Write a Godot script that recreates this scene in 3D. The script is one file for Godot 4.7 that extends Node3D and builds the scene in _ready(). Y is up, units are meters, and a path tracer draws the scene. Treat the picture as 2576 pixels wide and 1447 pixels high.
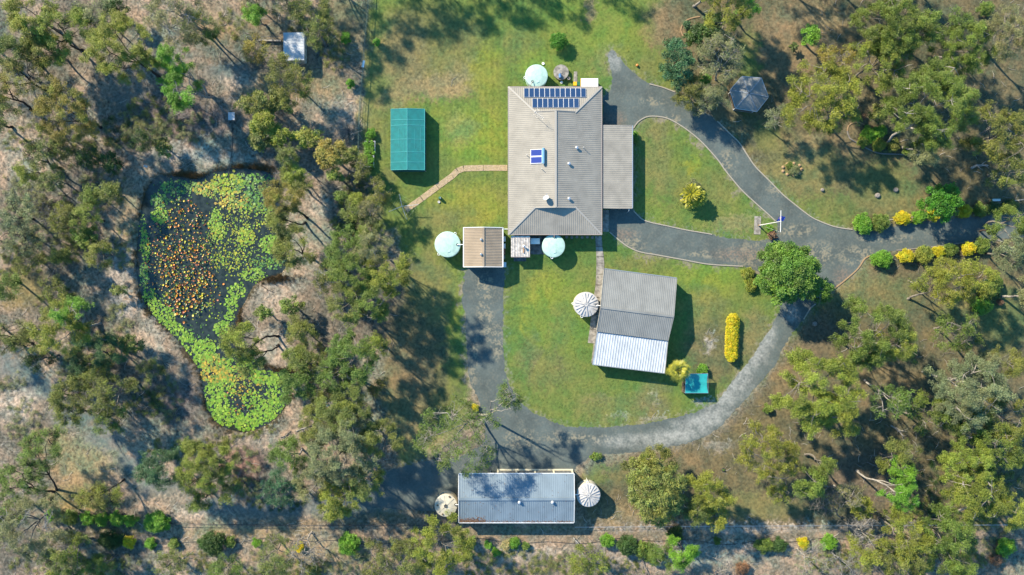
extends Node3D
# A country property seen from straight above: house, sheds, tanks, drive, lily pond and gum woodland.
# Places come from a survey plan in plan units (0.0789 m at ground level, origin at the plan's middle);
# at() gives the point in metres, allowing for the height at which a thing's edge was surveyed.

const EYE := 150.0
const FOCAL := 1902.0
const HX := 116.0
const HZ := 70.0
const CELL := 0.5
const GW := 464
const GH := 280

var used := {}
var M := {}
var gr := PackedFloat32Array()
var gg := PackedFloat32Array()
var gb := PackedFloat32Array()
var ga := PackedFloat32Array()
var pond := PackedFloat32Array()
var drive := PackedFloat32Array()
var pond_poly := PackedVector2Array()
var sprays := []
var broad := []
var tufts := []
var noise := FastNoiseLite.new()
var noise2 := FastNoiseLite.new()

class Shape:
	var v := PackedVector3Array()
	var n := PackedVector3Array()
	var c := PackedColorArray()
	var t := PackedVector2Array()
	var i := PackedInt32Array()
	var tint := Color.WHITE
	func vert(p: Vector3, nn: Vector3, uv := Vector2.ZERO) -> int:
		v.append(p); n.append(nn); c.append(tint); t.append(uv)
		return v.size() - 1
	func tri(a: Vector3, b: Vector3, d: Vector3) -> void:
		var nn := (d - a).cross(b - a).normalized()
		var k := vert(a, nn); vert(b, nn); vert(d, nn)
		i.append_array([k, k + 1, k + 2])
	func quad(a: Vector3, b: Vector3, d: Vector3, e: Vector3) -> void:
		var nn := (d - a).cross(b - a).normalized()
		if nn == Vector3.ZERO:
			nn = (e - a).cross(d - a).normalized()
		var k := vert(a, nn, Vector2(0, 0)); vert(b, nn, Vector2(1, 0)); vert(d, nn, Vector2(1, 1)); vert(e, nn, Vector2(0, 1))
		i.append_array([k, k + 1, k + 2, k, k + 2, k + 3])
	func face(a: Vector3, b: Vector3, d: Vector3, e: Vector3, out: Vector3) -> void:
		if (d - a).cross(b - a).dot(out) + (e - a).cross(d - a).dot(out) < 0.0:
			quad(e, d, b, a)
		else:
			quad(a, b, d, e)
	func box(m: Vector3, s: Vector3, b := Basis()) -> void:
		var x := b.x * s.x / 2.0
		var y := b.y * s.y / 2.0
		var z := b.z * s.z / 2.0
		face(m + y - x - z, m + y + x - z, m + y + x + z, m + y - x + z, y)
		face(m - y - x - z, m - y + x - z, m - y + x + z, m - y - x + z, -y)
		face(m + x - y - z, m + x + y - z, m + x + y + z, m + x - y + z, x)
		face(m - x - y - z, m - x + y - z, m - x + y + z, m - x - y + z, -x)
		face(m + z - y - x, m + z + y - x, m + z + y + x, m + z - y + x, z)
		face(m - z - y - x, m - z + y - x, m - z + y + x, m - z - y + x, -z)
	func bar(a: Vector3, b: Vector3, w: float, h: float) -> void:
		var d := (b - a).normalized()
		var up := Vector3.UP if absf(d.y) < 0.95 else Vector3.RIGHT
		var side := up.cross(d).normalized()
		up = d.cross(side).normalized()
		box((a + b) / 2.0, Vector3(w, h, a.distance_to(b)), Basis(side, up, d))
	func tube(pts: Array, rad: Array, seg := 6, capped := true) -> void:
		var first := v.size()
		for k in pts.size():
			var d: Vector3 = (pts[mini(k + 1, pts.size() - 1)] - pts[maxi(k - 1, 0)]).normalized()
			var s: Vector3 = d.cross(Vector3(0.31, 0.2, 0.93)).normalized()
			var w: Vector3 = s.cross(d)
			for j in seg:
				var a := TAU * j / seg
				var o: Vector3 = s * cos(a) + w * sin(a)
				vert(pts[k] + o * rad[k], o)
		for k in pts.size() - 1:
			for j in seg:
				var p := first + k * seg + j
				var q := first + k * seg + (j + 1) % seg
				i.append_array([p, q, q + seg, p, q + seg, p + seg])
		if capped:
			for e in [0, pts.size() - 1]:
				var d: Vector3 = (pts[1] - pts[0]).normalized() * -1.0 if e == 0 else (pts[e] - pts[e - 1]).normalized()
				var m := vert(pts[e], d)
				for j in seg:
					vert(v[first + e * seg + j], d)
				for j in seg:
					if e == 0:
						i.append_array([m, m + 1 + (j + 1) % seg, m + 1 + j])
					else:
						i.append_array([m, m + 1 + j, m + 1 + (j + 1) % seg])
	func lathe(o: Vector3, prof: Array, seg := 32) -> void:
		for k in prof.size() - 1:
			var p: Vector2 = prof[k]
			var q: Vector2 = prof[k + 1]
			var d := (q - p).normalized()
			var nn := Vector2(d.y, -d.x)
			var first := v.size()
			for j in seg + 1:
				var a := TAU * j / seg
				var e := Vector3(cos(a), 0, sin(a))
				var w := Vector3(e.x * nn.x, nn.y, e.z * nn.x)
				vert(o + e * p.x + Vector3.UP * p.y, w, Vector2(float(j) / seg, 0))
				vert(o + e * q.x + Vector3.UP * q.y, w, Vector2(float(j) / seg, 1))
			for j in seg:
				var f := first + j * 2
				i.append_array([f, f + 2, f + 1, f + 1, f + 2, f + 3])
	func slab(poly: PackedVector2Array, y0: float, y1: float) -> void:
		var ids := Geometry2D.triangulate_polygon(poly)
		for k in range(0, ids.size(), 3):
			var a := poly[ids[k]]
			var b := poly[ids[k + 1]]
			var d := poly[ids[k + 2]]
			if (d - a).cross(b - a) > 0.0:
				var s := b
				b = d
				d = s
			tri(Vector3(a.x, y1, a.y), Vector3(b.x, y1, b.y), Vector3(d.x, y1, d.y))
		var m := Vector2.ZERO
		for p in poly:
			m += p / poly.size()
		for k in poly.size():
			var a := poly[k]
			var b := poly[(k + 1) % poly.size()]
			var e := (a + b) / 2.0 - m
			face(Vector3(a.x, y0, a.y), Vector3(b.x, y0, b.y), Vector3(b.x, y1, b.y), Vector3(a.x, y1, a.y), Vector3(e.x, 0, e.y))
	func sheet(poly: Array, across: Vector3, pitch: float, rib: float, thick := 0.05) -> void:
		# ribbed roof sheeting on a convex polygon; the ribs run down the slope, square to «across»
		var nn: Vector3 = (poly[2] - poly[0]).cross(poly[1] - poly[0]).normalized()
		if nn.y < 0:
			nn = -nn
		var down := nn.cross(across).normalized()
		var lo := INF
		var hi := -INF
		var stops := []
		for p in poly:
			var s: float = p.dot(across)
			lo = minf(lo, s); hi = maxf(hi, s)
			stops.append(s)
		var k := floorf(lo / pitch) * pitch
		while k < hi:
			for f in [0.0, 0.1, 0.26, 0.36]:
				var s: float = k + f * pitch
				if s > lo and s < hi:
					stops.append(s)
			k += pitch
		stops.sort()
		var o: Vector3 = poly[0] - across * poly[0].dot(across) - down * poly[0].dot(down)
		var last := []
		for s in stops:
			var t0 := INF
			var t1 := -INF
			for e in poly.size():
				var a: Vector3 = poly[e]
				var b: Vector3 = poly[(e + 1) % poly.size()]
				var sa := a.dot(across)
				var sb := b.dot(across)
				if (sa - s) * (sb - s) <= 1e-9 and not is_equal_approx(sa, sb):
					var w := clampf((s - sa) / (sb - sa), 0.0, 1.0)
					var td := lerpf(a.dot(down), b.dot(down), w)
					t0 = minf(t0, td); t1 = maxf(t1, td)
				elif is_equal_approx(sa, s) and is_equal_approx(sb, s):
					t0 = minf(t0, minf(a.dot(down), b.dot(down))); t1 = maxf(t1, maxf(a.dot(down), b.dot(down)))
			if t0 > t1:
				continue
			var f := fposmod(s / pitch, 1.0)
			var h := 0.0
			if f < 0.1:
				h = rib * f / 0.1
			elif f < 0.26:
				h = rib
			elif f < 0.36:
				h = rib * (0.36 - f) / 0.1
			var here := [o + across * s + down * t0 + nn * h, o + across * s + down * t1 + nn * h, o + across * s + down * t0 - nn * thick, o + across * s + down * t1 - nn * thick]
			if last.size():
				face(last[0], here[0], here[1], last[1], nn)
				face(last[2], here[2], here[3], last[3], -nn)
				face(last[1], here[1], here[3], last[3], down)
				face(last[0], here[0], here[2], last[2], -down)
			else:
				face(here[0], here[1], here[3], here[2], -across)
			last = here
		if last.size():
			face(last[0], last[1], last[3], last[2], across)
	func mesh(off := Vector3.ZERO) -> ArrayMesh:
		var a := []
		a.resize(Mesh.ARRAY_MAX)
		var w := v.duplicate()
		if off != Vector3.ZERO:
			for k in w.size():
				w[k] -= off
		a[Mesh.ARRAY_VERTEX] = w
		a[Mesh.ARRAY_NORMAL] = n
		a[Mesh.ARRAY_COLOR] = c
		a[Mesh.ARRAY_TEX_UV] = t
		a[Mesh.ARRAY_INDEX] = i
		var m := ArrayMesh.new()
		m.add_surface_from_arrays(Mesh.PRIMITIVE_TRIANGLES, a)
		return m
	func foot() -> Vector3:
		var b := AABB(v[0], Vector3.ZERO)
		for p in v:
			b = b.expand(p)
		return b.position + Vector3(b.size.x / 2.0, 0, b.size.z / 2.0)


func at(u: float, v: float, h := 0.0) -> Vector3:
	var k := (EYE - h) / FOCAL
	return Vector3((u - 1287.5) * k, h, (v - 723.5) * k)

func flat(u: float, v: float) -> Vector2:
	var p := at(u, v)
	return Vector2(p.x, p.z)

func outline(pts: Array, h := 0.0) -> PackedVector2Array:
	var out := PackedVector2Array()
	for k in range(0, pts.size(), 2):
		var p := at(pts[k], pts[k + 1], h)
		out.append(Vector2(p.x, p.z))
	return out

func numbered(called: String) -> String:
	used[called] = used.get(called, -1) + 1
	return called if used[called] == 0 else "%s_%03d" % [called, used[called]]

func tag(o: Node, label: String, category: String, group := "") -> void:
	o.set_meta("label", label)
	o.set_meta("category", category)
	if group:
		o.set_meta("group", group)

func thing(called: String, label: String, category: String, where: Vector3, group := "") -> Node3D:
	var o := Node3D.new()
	o.name = numbered(called)
	add_child(o)
	o.position = where
	tag(o, label, category, group)
	return o

func origin_of(o: Node) -> Vector3:
	var p := Vector3.ZERO
	while o is Node3D and o != self:
		p += o.position
		o = o.get_parent()
	return p

func part(called: String, s: Shape, m: Material, parent: Node3D) -> MeshInstance3D:
	# a shape drawn in world metres becomes a part of its thing
	var o := MeshInstance3D.new()
	o.name = called
	o.mesh = s.mesh(origin_of(parent))
	o.material_override = m
	parent.add_child(o, true)
	return o

func solo(called: String, s: Shape, m: Material, label: String, category: String, group := "") -> MeshInstance3D:
	var o := MeshInstance3D.new()
	o.name = numbered(called)
	var f := s.foot()
	o.mesh = s.mesh(f)
	o.material_override = m
	add_child(o)
	o.position = f
	tag(o, label, category, group)
	return o

func struct(called: String, s: Shape, m: Material) -> MeshInstance3D:
	var o := MeshInstance3D.new()
	o.name = numbered(called)
	o.mesh = s.mesh()
	o.material_override = m
	o.set_meta("kind", "structure")
	add_child(o)
	return o

func swarm(called: String, mesh: Mesh, m: Material, places: Array, tints: Array, parent: Node3D, stuff := false, label := "") -> MultiMeshInstance3D:
	var mm := MultiMesh.new()
	mm.transform_format = MultiMesh.TRANSFORM_3D
	mm.use_colors = true
	mm.mesh = mesh
	mm.instance_count = places.size()
	var o_ := origin_of(parent)
	for k in places.size():
		var t: Transform3D = places[k]
		t.origin -= o_
		mm.set_instance_transform(k, t)
		mm.set_instance_color(k, tints[k])
	var o := MultiMeshInstance3D.new()
	o.name = called if parent != self else numbered(called)
	o.multimesh = mm
	o.material_override = m
	if stuff:
		o.set_meta("kind", "stuff")
	if label and parent == self:
		tag(o, label, called.replace("_", " "))
	parent.add_child(o, true)
	return o

func paint(r: float, g: float, b: float, rough := 0.85, metal := 0.0) -> StandardMaterial3D:
	var m := StandardMaterial3D.new()
	m.albedo_color = Color(r, g, b).linear_to_srgb()
	m.roughness = rough
	m.metallic = metal
	return m

func worn(m: StandardMaterial3D, scale := 0.5, tex := "stain") -> StandardMaterial3D:
	m.albedo_texture = M[tex]
	m.uv1_triplanar = true
	m.uv1_world_triplanar = true
	m.uv1_scale = Vector3.ONE * scale
	return m

func noise_texture(size: int, freq: float, lo: float, hi: float, octaves := 4, power := 1.0, seed_ := 1) -> ImageTexture:
	var f := FastNoiseLite.new()
	f.seed = seed_
	f.noise_type = FastNoiseLite.TYPE_SIMPLEX_SMOOTH
	f.frequency = freq
	f.fractal_octaves = octaves
	var im := f.get_seamless_image(size, size)
	im.convert(Image.FORMAT_L8)
	var d := im.get_data()
	for k in d.size():
		d[k] = int(255.0 * clampf(lerpf(lo, hi, pow(d[k] / 255.0, power)), 0.0, 1.0))
	return ImageTexture.create_from_image(Image.create_from_data(size, size, false, Image.FORMAT_L8, d))

# ---- the colours of the ground, on a grid of half-metre cells ----

func dab(u: float, v: float, ru: float, rv: float, col: Color, strength: float, deg := 0.0, soft := 0.6) -> void:
	var p := flat(u, v)
	var a := ru * EYE / FOCAL
	var b := rv * EYE / FOCAL
	var turn := deg_to_rad(deg)
	var big := maxf(a, b)
	var x0 := maxi(0, int((p.x - big + HX) / CELL))
	var x1 := mini(GW - 1, int((p.x + big + HX) / CELL) + 1)
	var z0 := maxi(0, int((p.y - big + HZ) / CELL))
	var z1 := mini(GH - 1, int((p.y + big + HZ) / CELL) + 1)
	var cs := cos(turn)
	var sn := sin(turn)
	for z in range(z0, z1 + 1):
		for x in range(x0, x1 + 1):
			var dx := x * CELL - HX - p.x
			var dz := z * CELL - HZ - p.y
			var e := (dx * cs + dz * sn) / a
			var f := (dz * cs - dx * sn) / b
			var d := sqrt(e * e + f * f)
			if d < 1.0:
				var w := strength * smoothstep(0.0, 1.0, minf(1.0, (1.0 - d) / soft))
				var k := z * GW + x
				gr[k] += (col.r - gr[k]) * w
				gg[k] += (col.g - gg[k]) * w
				gb[k] += (col.b - gb[k]) * w
				ga[k] += (col.a - ga[k]) * w

func cover(polys: Array, blur: int) -> PackedFloat32Array:
	var f := PackedFloat32Array()
	f.resize(GW * GH)
	for poly in polys:
		var box := Rect2(poly[0], Vector2.ZERO)
		for p in poly:
			box = box.expand(p)
		for z in range(maxi(0, int((box.position.y + HZ) / CELL)), mini(GH - 1, int((box.end.y + HZ) / CELL) + 1) + 1):
			for x in range(maxi(0, int((box.position.x + HX) / CELL)), mini(GW - 1, int((box.end.x + HX) / CELL) + 1) + 1):
				var hits := 0
				for s in [Vector2(-0.12, -0.12), Vector2(0.12, -0.12), Vector2(-0.12, 0.12), Vector2(0.12, 0.12)]:
					if Geometry2D.is_point_in_polygon(Vector2(x * CELL - HX, z * CELL - HZ) + s, poly):
						hits += 1
				if hits:
					f[z * GW + x] = minf(1.0, f[z * GW + x] + hits / 4.0)
	for pass_ in blur:
		for way in [1, GW]:
			var g := f.duplicate()
			for k in range(way, GW * GH - way):
				if g[k] + g[k - way] + g[k + way] > 0.0:
					f[k] = (g[k - way] + 2.0 * g[k] + g[k + way]) / 4.0
	return f

func region(pts: Array, col: Color, strength: float, blur: int) -> void:
	var f := cover([outline(pts)], blur)
	for k in f.size():
		var w := f[k] * strength
		if w > 0.0:
			gr[k] += (col.r - gr[k]) * w
			gg[k] += (col.g - gg[k]) * w
			gb[k] += (col.b - gb[k]) * w
			ga[k] += (col.a - ga[k]) * w

func sample(f: PackedFloat32Array, x: float, z: float) -> float:
	var a := clampf((x + HX) / CELL, 0.0, GW - 1.01)
	var b := clampf((z + HZ) / CELL, 0.0, GH - 1.01)
	var k := int(b) * GW + int(a)
	a -= int(a)
	b -= int(b)
	return lerpf(lerpf(f[k], f[k + 1], a), lerpf(f[k + GW], f[k + GW + 1], a), b)

func level(x: float, z: float) -> float:
	return -1.1 * smoothstep(0.12, 0.9, sample(pond, x, z))

func tone(x: float, z: float) -> Color:
	return Color(sample(gr, x, z), sample(gg, x, z), sample(gb, x, z))

# ---- plants ----

const LEAF := {
	"olive": [0.155, 0.182, 0.034], "yellow": [0.205, 0.242, 0.028], "green": [0.125, 0.19, 0.026], "lime": [0.125, 0.28, 0.018],
	"dark": [0.036, 0.085, 0.012], "orange": [0.225, 0.195, 0.03], "grey": [0.195, 0.215, 0.09], "blue": [0.055, 0.135, 0.05],
	"gold": [0.58, 0.47, 0.007], "vivid": [0.06, 0.2, 0.01], "mango": [0.095, 0.19, 0.018], "straw": [0.312, 0.273, 0.115], "rust": [0.2, 0.115, 0.062], "silver": [0.26, 0.26, 0.207],
}

func build_leaves() -> void:
	# a few sprays of narrow gum leaves, of broad garden leaves, and tufts of grass; crowns are put together from many of them
	var r := RandomNumberGenerator.new()
	r.seed = 5
	for kind in 5:
		var s := Shape.new()
		var wide := kind >= 3
		for k in (14 if wide else 24):
			var p := Vector3(r.randf_range(-1, 1), r.randf_range(-0.5, 0.5), r.randf_range(-1, 1)) * 0.34
			var d := Vector3(r.randf_range(-1, 1), r.randf_range(-0.8, 0.5), r.randf_range(-1, 1)).normalized()
			var side := d.cross(Vector3(r.randf_range(-0.5, 0.5), 1, r.randf_range(-0.5, 0.5))).normalized()
			var l := r.randf_range(0.2, 0.3) if wide else r.randf_range(0.15, 0.26)
			var w := l * (0.27 if wide else 0.18)
			var nn := side.cross(d).normalized()
			if nn.y < 0:
				nn = -nn
			var mid := p + d * l * 0.45 + nn * l * 0.08
			var q := s.vert(p, nn)
			s.vert(mid + side * w, (nn + side * 0.4).normalized())
			s.vert(p + d * l, nn)
			s.vert(mid - side * w, (nn - side * 0.4).normalized())
			if (s.v[q + 2] - s.v[q]).cross(s.v[q + 1] - s.v[q]).dot(nn) > 0.0:
				s.i.append_array([q, q + 1, q + 2, q, q + 2, q + 3])
			else:
				s.i.append_array([q, q + 2, q + 1, q, q + 3, q + 2])
		(broad if wide else sprays).append(s.mesh())
	for kind in 3:
		var s := Shape.new()
		for k in 9:
			var a := r.randf() * TAU
			var lean := r.randf_range(0.2, 1.0)
			var d := Vector3(cos(a) * lean, 1, sin(a) * lean).normalized()
			var p := Vector3(r.randf_range(-0.12, 0.12), 0, r.randf_range(-0.12, 0.12))
			var side := Vector3(-sin(a), 0, cos(a)) * 0.02
			var l := r.randf_range(0.16, 0.34)
			var nn := side.cross(d).normalized()
			if nn.y < 0:
				nn = -nn
				side = -side
			var q := s.vert(p - side, nn.lerp(Vector3.UP, 0.5).normalized())
			s.vert(p + d * l, nn.lerp(Vector3.UP, 0.5).normalized())
			s.vert(p + side, nn.lerp(Vector3.UP, 0.5).normalized())
			if (s.v[q + 2] - s.v[q]).cross(s.v[q + 1] - s.v[q]).dot(nn) > 0.0:
				s.i.append_array([q, q + 1, q + 2])
			else:
				s.i.append_array([q, q + 2, q + 1])
		tufts.append(s.mesh())

func leaf_tint(kind: String, r: RandomNumberGenerator, by := 0.2) -> Color:
	var c: Array = LEAF[kind]
	var k := 1.0 + r.randf_range(-by, by)
	var w := r.randf_range(-0.12, 0.12)
	return Color(c[0] * k * (1.0 + w), c[1] * k, c[2] * k * (1.0 - w))

func clump(places: Array, tints: Array, at_: Vector3, size: Vector3, count: int, tint: Color, r: RandomNumberGenerator, scale_ := 1.0) -> void:
	for k in count:
		var d := Vector3(r.randfn(), r.randfn(), r.randfn()).normalized() * pow(r.randf(), 0.42)
		var b := Basis.from_euler(Vector3(r.randf_range(-0.6, 0.6), r.randf() * TAU, r.randf_range(-0.6, 0.6))).scaled(Vector3.ONE * r.randf_range(0.75, 1.2) * scale_)
		places.append(Transform3D(b, at_ + d * size))
		var m := r.randf_range(0.72, 1.28)
		tints.append(Color(tint.r * m * r.randf_range(0.92, 1.1), tint.g * m, tint.b * m))

func crown_of(root: Node3D, places: Array, tints: Array, wide := false, called := "crown") -> void:
	# three different sprays share the crown so that no two clumps look alike
	var set_: Array = broad if wide else sprays
	var k: int = absi(hash(root.name)) % set_.size()
	swarm(called, set_[k], M.leaf, places, tints, root, true)

func bend(a: Vector3, b: Vector3, sag: float, r: RandomNumberGenerator, steps := 4) -> Array:
	var out := []
	var side := Vector3(r.randf_range(-1, 1), 0, r.randf_range(-1, 1)) * a.distance_to(b) * 0.12
	for k in steps + 1:
		var w := float(k) / steps
		out.append(a.lerp(b, w) + (Vector3.UP * sag + side) * sin(w * PI) + Vector3(r.randf_range(-1, 1), r.randf_range(-1, 1), r.randf_range(-1, 1)) * a.distance_to(b) * 0.03 * sin(w * PI))
	return out

func taper(a: float, b: float, count: int) -> Array:
	var out := []
	for k in count:
		out.append(lerpf(a, b, float(k) / (count - 1)))
	return out

# one gum tree; u, v: plan place of its crown, ru: reach in plan units, h: metres; foot: plan place of its trunk's foot where it can be seen
func tree(u: float, v: float, ru: float, h: float, kind: String, dens: float, label: String, foot := Vector2.ZERO, called := "gum_tree", bark := "bark_pale", stretch := 1.0) -> Node3D:
	var r := RandomNumberGenerator.new()
	r.seed = int(u * 977 + v * 131 + ru * 7)
	var mid := h * 0.76
	var c := at(u, v, mid)
	var reach := ru * 1.03 * (EYE - mid) / FOCAL
	var b := Vector3(c.x + r.randf_range(-0.2, 0.2) * reach, 0, c.z + r.randf_range(-0.2, 0.2) * reach)
	if foot != Vector2.ZERO:
		b = at(foot.x, foot.y)
	b.y = level(b.x, b.z) if absf(b.x) < HX - 1.0 and absf(b.z) < HZ - 1.0 else 0.0
	var group := {"gum_tree": "gum trees", "dead_tree": "dead trees", "wattle_tree": "wattle trees"}
	var root := thing(called, label, "tree", b, group.get(called, ""))
	var m: Material = M[bark]
	var thick := 0.06 + 0.0105 * h
	var lean := Vector3(c.x - b.x, 0, c.z - b.z)
	var fork := b + Vector3.UP * h * r.randf_range(0.34, 0.46) + lean * 0.42
	var s := Shape.new()
	var bole := bend(b - Vector3.UP * 0.1, fork, 0.0, r, 5)
	s.tube(bole, taper(thick * 1.15, thick * 0.75, 6), 8)
	# a root flare where the trunk meets the ground
	s.tube([b - Vector3.UP * 0.12, b + (fork - b).normalized() * 0.6], [thick * 1.7, thick * 1.02], 8, false)
	part("trunk", s, m, root)
	var spots := []
	var twigs := []
	var n_limbs := 3 + int(reach > 3.0) + int(reach > 5.0) + int(reach > 7.0)
	var turn := r.randf() * TAU
	for k in n_limbs:
		var a := turn + TAU * k / n_limbs + r.randf_range(-0.4, 0.4)
		var far := reach * r.randf_range(0.55, 0.85)
		if k == 0:
			far *= 0.25
		var tip := c + Vector3(cos(a) * far, h * r.randf_range(0.02, 0.16), sin(a) * far * stretch)
		var from := fork
		if k % 2 == 1:
			from = (bole[4] as Vector3).lerp(fork, r.randf())
		var line := bend(from, tip, h * 0.04, r, 6)
		var limb := Shape.new()
		limb.tube(line, taper(thick * 0.6, thick * 0.16, 7), 6)
		for q in range(2, 7):
			spots.append(line[q])
		twigs.append(limb)
	var clumps := int(clampf(reach * reach * 1.15 + 8.0, 9, 96))
	var places := []
	var tints := []
	var base := leaf_tint(kind, r, 0.12)
	var lumpy := r.randf() * 100.0
	for k in clumps:
		var a := r.randf() * TAU
		var edge := reach * (0.88 + 0.42 * noise.get_noise_2d(cos(a) * 60.0 + lumpy, sin(a) * 60.0))
		var d := sqrt(r.randf())
		if k % 3 == 0:
			d = r.randf_range(0.75, 1.0)
		var high := h * (0.66 + 0.32 * (1.0 - d * d)) + r.randf_range(-0.1, 0.05) * h
		if r.randf() < 0.2:
			high -= h * 0.18
		var p := Vector3(c.x + cos(a) * d * edge, high, c.z + sin(a) * d * edge * stretch)
		var near: Vector3 = spots[0]
		for q in spots:
			if p.distance_squared_to(q) < p.distance_squared_to(near):
				near = q
		var twig: Shape = twigs[k % twigs.size()]
		var line := bend(near, p, -0.1, r, 3)
		twig.tube(line, taper(0.03 + thick * 0.13, 0.018, 4), 4, false)
		if dens < 0.75:
			for e in (3 if dens > 0.1 else 6):
				var w: Vector3 = line[1 + e % 3]
				twig.tube([w, w + Vector3(r.randf_range(-1, 1), r.randf_range(-0.3, 0.8), r.randf_range(-1, 1)) * 0.9, w + Vector3(r.randf_range(-1, 1), r.randf_range(-0.3, 0.8), r.randf_range(-1, 1)) * 1.5], [0.035, 0.025, 0.012], 3, false)
		if dens <= 0.05:
			continue
		var big := r.randf_range(0.55, 0.98) * (0.7 + reach * 0.05)
		var tint := base * r.randf_range(0.7, 1.22)
		if r.randf() < 0.16:
			tint = leaf_tint("yellow" if kind in ["olive", "yellow", "orange"] else kind, r).lerp(base, 0.4)
		clump(places, tints, p, Vector3(big, big * 0.62, big), int(big * big * 46.0 * dens), tint, r)
		for e in 3:
			var o := Vector3(r.randf_range(-1, 1), r.randf_range(-0.4, 0.3), r.randf_range(-1, 1)) * big * 1.5
			clump(places, tints, p + o, Vector3(big, big * 0.6, big) * 0.5, int(big * big * 9.0 * dens), tint, r)
	for limb in twigs:
		part("limb", limb, m, root)
	if places.size():
		crown_of(root, places, tints, called in ["mango_tree", "garden_tree"])
	return root

# a dense rounded tree with overlapping leafy bosses
func dome_tree(u: float, v: float, ru: float, rv: float, h: float, kind: String, label: String, called := "garden_tree", dens := 1.0, foot := Vector2.ZERO) -> Node3D:
	var r := RandomNumberGenerator.new()
	r.seed = int(u * 577 + v * 31)
	var mid := h * 0.7
	var c := at(u, v, mid)
	var a := ru * (EYE - mid) / FOCAL
	var b := rv * (EYE - mid) / FOCAL
	var base := at(foot.x, foot.y) if foot != Vector2.ZERO else Vector3(c.x, level(c.x, c.z) if absf(c.x) < HX - 1.0 and absf(c.z) < HZ - 1.0 else 0.0, c.z)
	var root := thing(called, label, "tree", base)
	var s := Shape.new()
	var top := Vector3(c.x, h * 0.4, c.z)
	s.tube(bend(base - Vector3.UP * 0.1, top, 0.0, r, 3), taper(0.08 + h * 0.03, 0.05 + h * 0.02, 4), 8)
	part("trunk", s, M.bark_brown, root)
	var places := []
	var tints := []
	var count := int(clampf(a * b * 2.2 + 6.0, 8, 90))
	for k in count:
		var ang := k * 2.39996 + r.randf_range(-0.3, 0.3)
		var d := sqrt((k + 0.5) / count)
		var edge := 0.88 + 0.42 * noise.get_noise_2d(cos(ang) * 50.0 + u, sin(ang) * 50.0 + v)
		var p := Vector3(c.x + cos(ang) * d * a * edge, h * (0.5 + 0.44 * sqrt(1.0 - d * d * 0.98)) - r.randf() * h * 0.08, c.z + sin(ang) * d * b * edge)
		if k % 5 == 0:
			var limb := Shape.new()
			limb.tube(bend(top - Vector3.UP * h * 0.08, p, 0.1, r, 3), taper(0.05 + h * 0.01, 0.02, 4), 5, false)
			part("limb", limb, M.bark_brown, root)
		var big := r.randf_range(0.55, 0.95) * (0.45 + sqrt(a * b) * 0.13)
		clump(places, tints, p, Vector3(big, big * 0.75, big), int(big * big * 50.0 * dens), leaf_tint(kind, r, 0.32), r, 1.0 if h > 3.0 else 0.8)
	crown_of(root, places, tints, true)
	return root

func shrub(u: float, v: float, ru: float, h: float, kind: String, label: String, called := "shrub", group := "", rv := 0.0, dens := 1.0) -> Node3D:
	var r := RandomNumberGenerator.new()
	r.seed = int(u * 313 + v * 17 + ru)
	var c := at(u, v, h * 0.6)
	var a := ru * (EYE - h * 0.6) / FOCAL
	var b := (rv if rv > 0.0 else ru) * (EYE - h * 0.6) / FOCAL
	var low := level(c.x, c.z)
	var root := thing(called, label, "shrub", Vector3(c.x, low, c.z), group)
	var stems := Shape.new()
	var places := []
	var tints := []
	var ball := called == "clipped_shrub"
	var count := int(clampf(a * b * 5.0 + 6.0, 6, 60))
	for k in count:
		var ang := k * 2.39996
		var d := sqrt((k + 0.5) / count) * (0.92 if ball else 1.0)
		var wob := 1.0 if ball else r.randf_range(0.75, 1.1)
		var p := Vector3(c.x + cos(ang) * d * a * wob * 0.86, low + h * (0.28 + 0.6 * sqrt(1.0 - d * d * 0.97)) * (1.0 if ball else r.randf_range(0.8, 1.08)), c.z + sin(ang) * d * b * wob * 0.86)
		if k % 3 == 0:
			stems.tube([Vector3(c.x + r.randf_range(-0.1, 0.1), low - 0.05, c.z + r.randf_range(-0.1, 0.1)), p], [0.035, 0.012], 4, false)
		var big := clampf(sqrt(a * b) * 0.3, 0.22, 0.6)
		clump(places, tints, p, Vector3(big, big * 0.8, big), int((16.0 + big * big * 60.0) * dens), leaf_tint(kind, r, 0.16 if ball else 0.26).lerp(leaf_tint("lime" if kind == "gold" else kind, r), r.randf() * 0.35), r, 0.55 if ball else 0.62)
	part("stem", stems, M.bark_brown, root)
	crown_of(root, places, tints, kind != "silver" and kind != "grey", "foliage")
	return root

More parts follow.
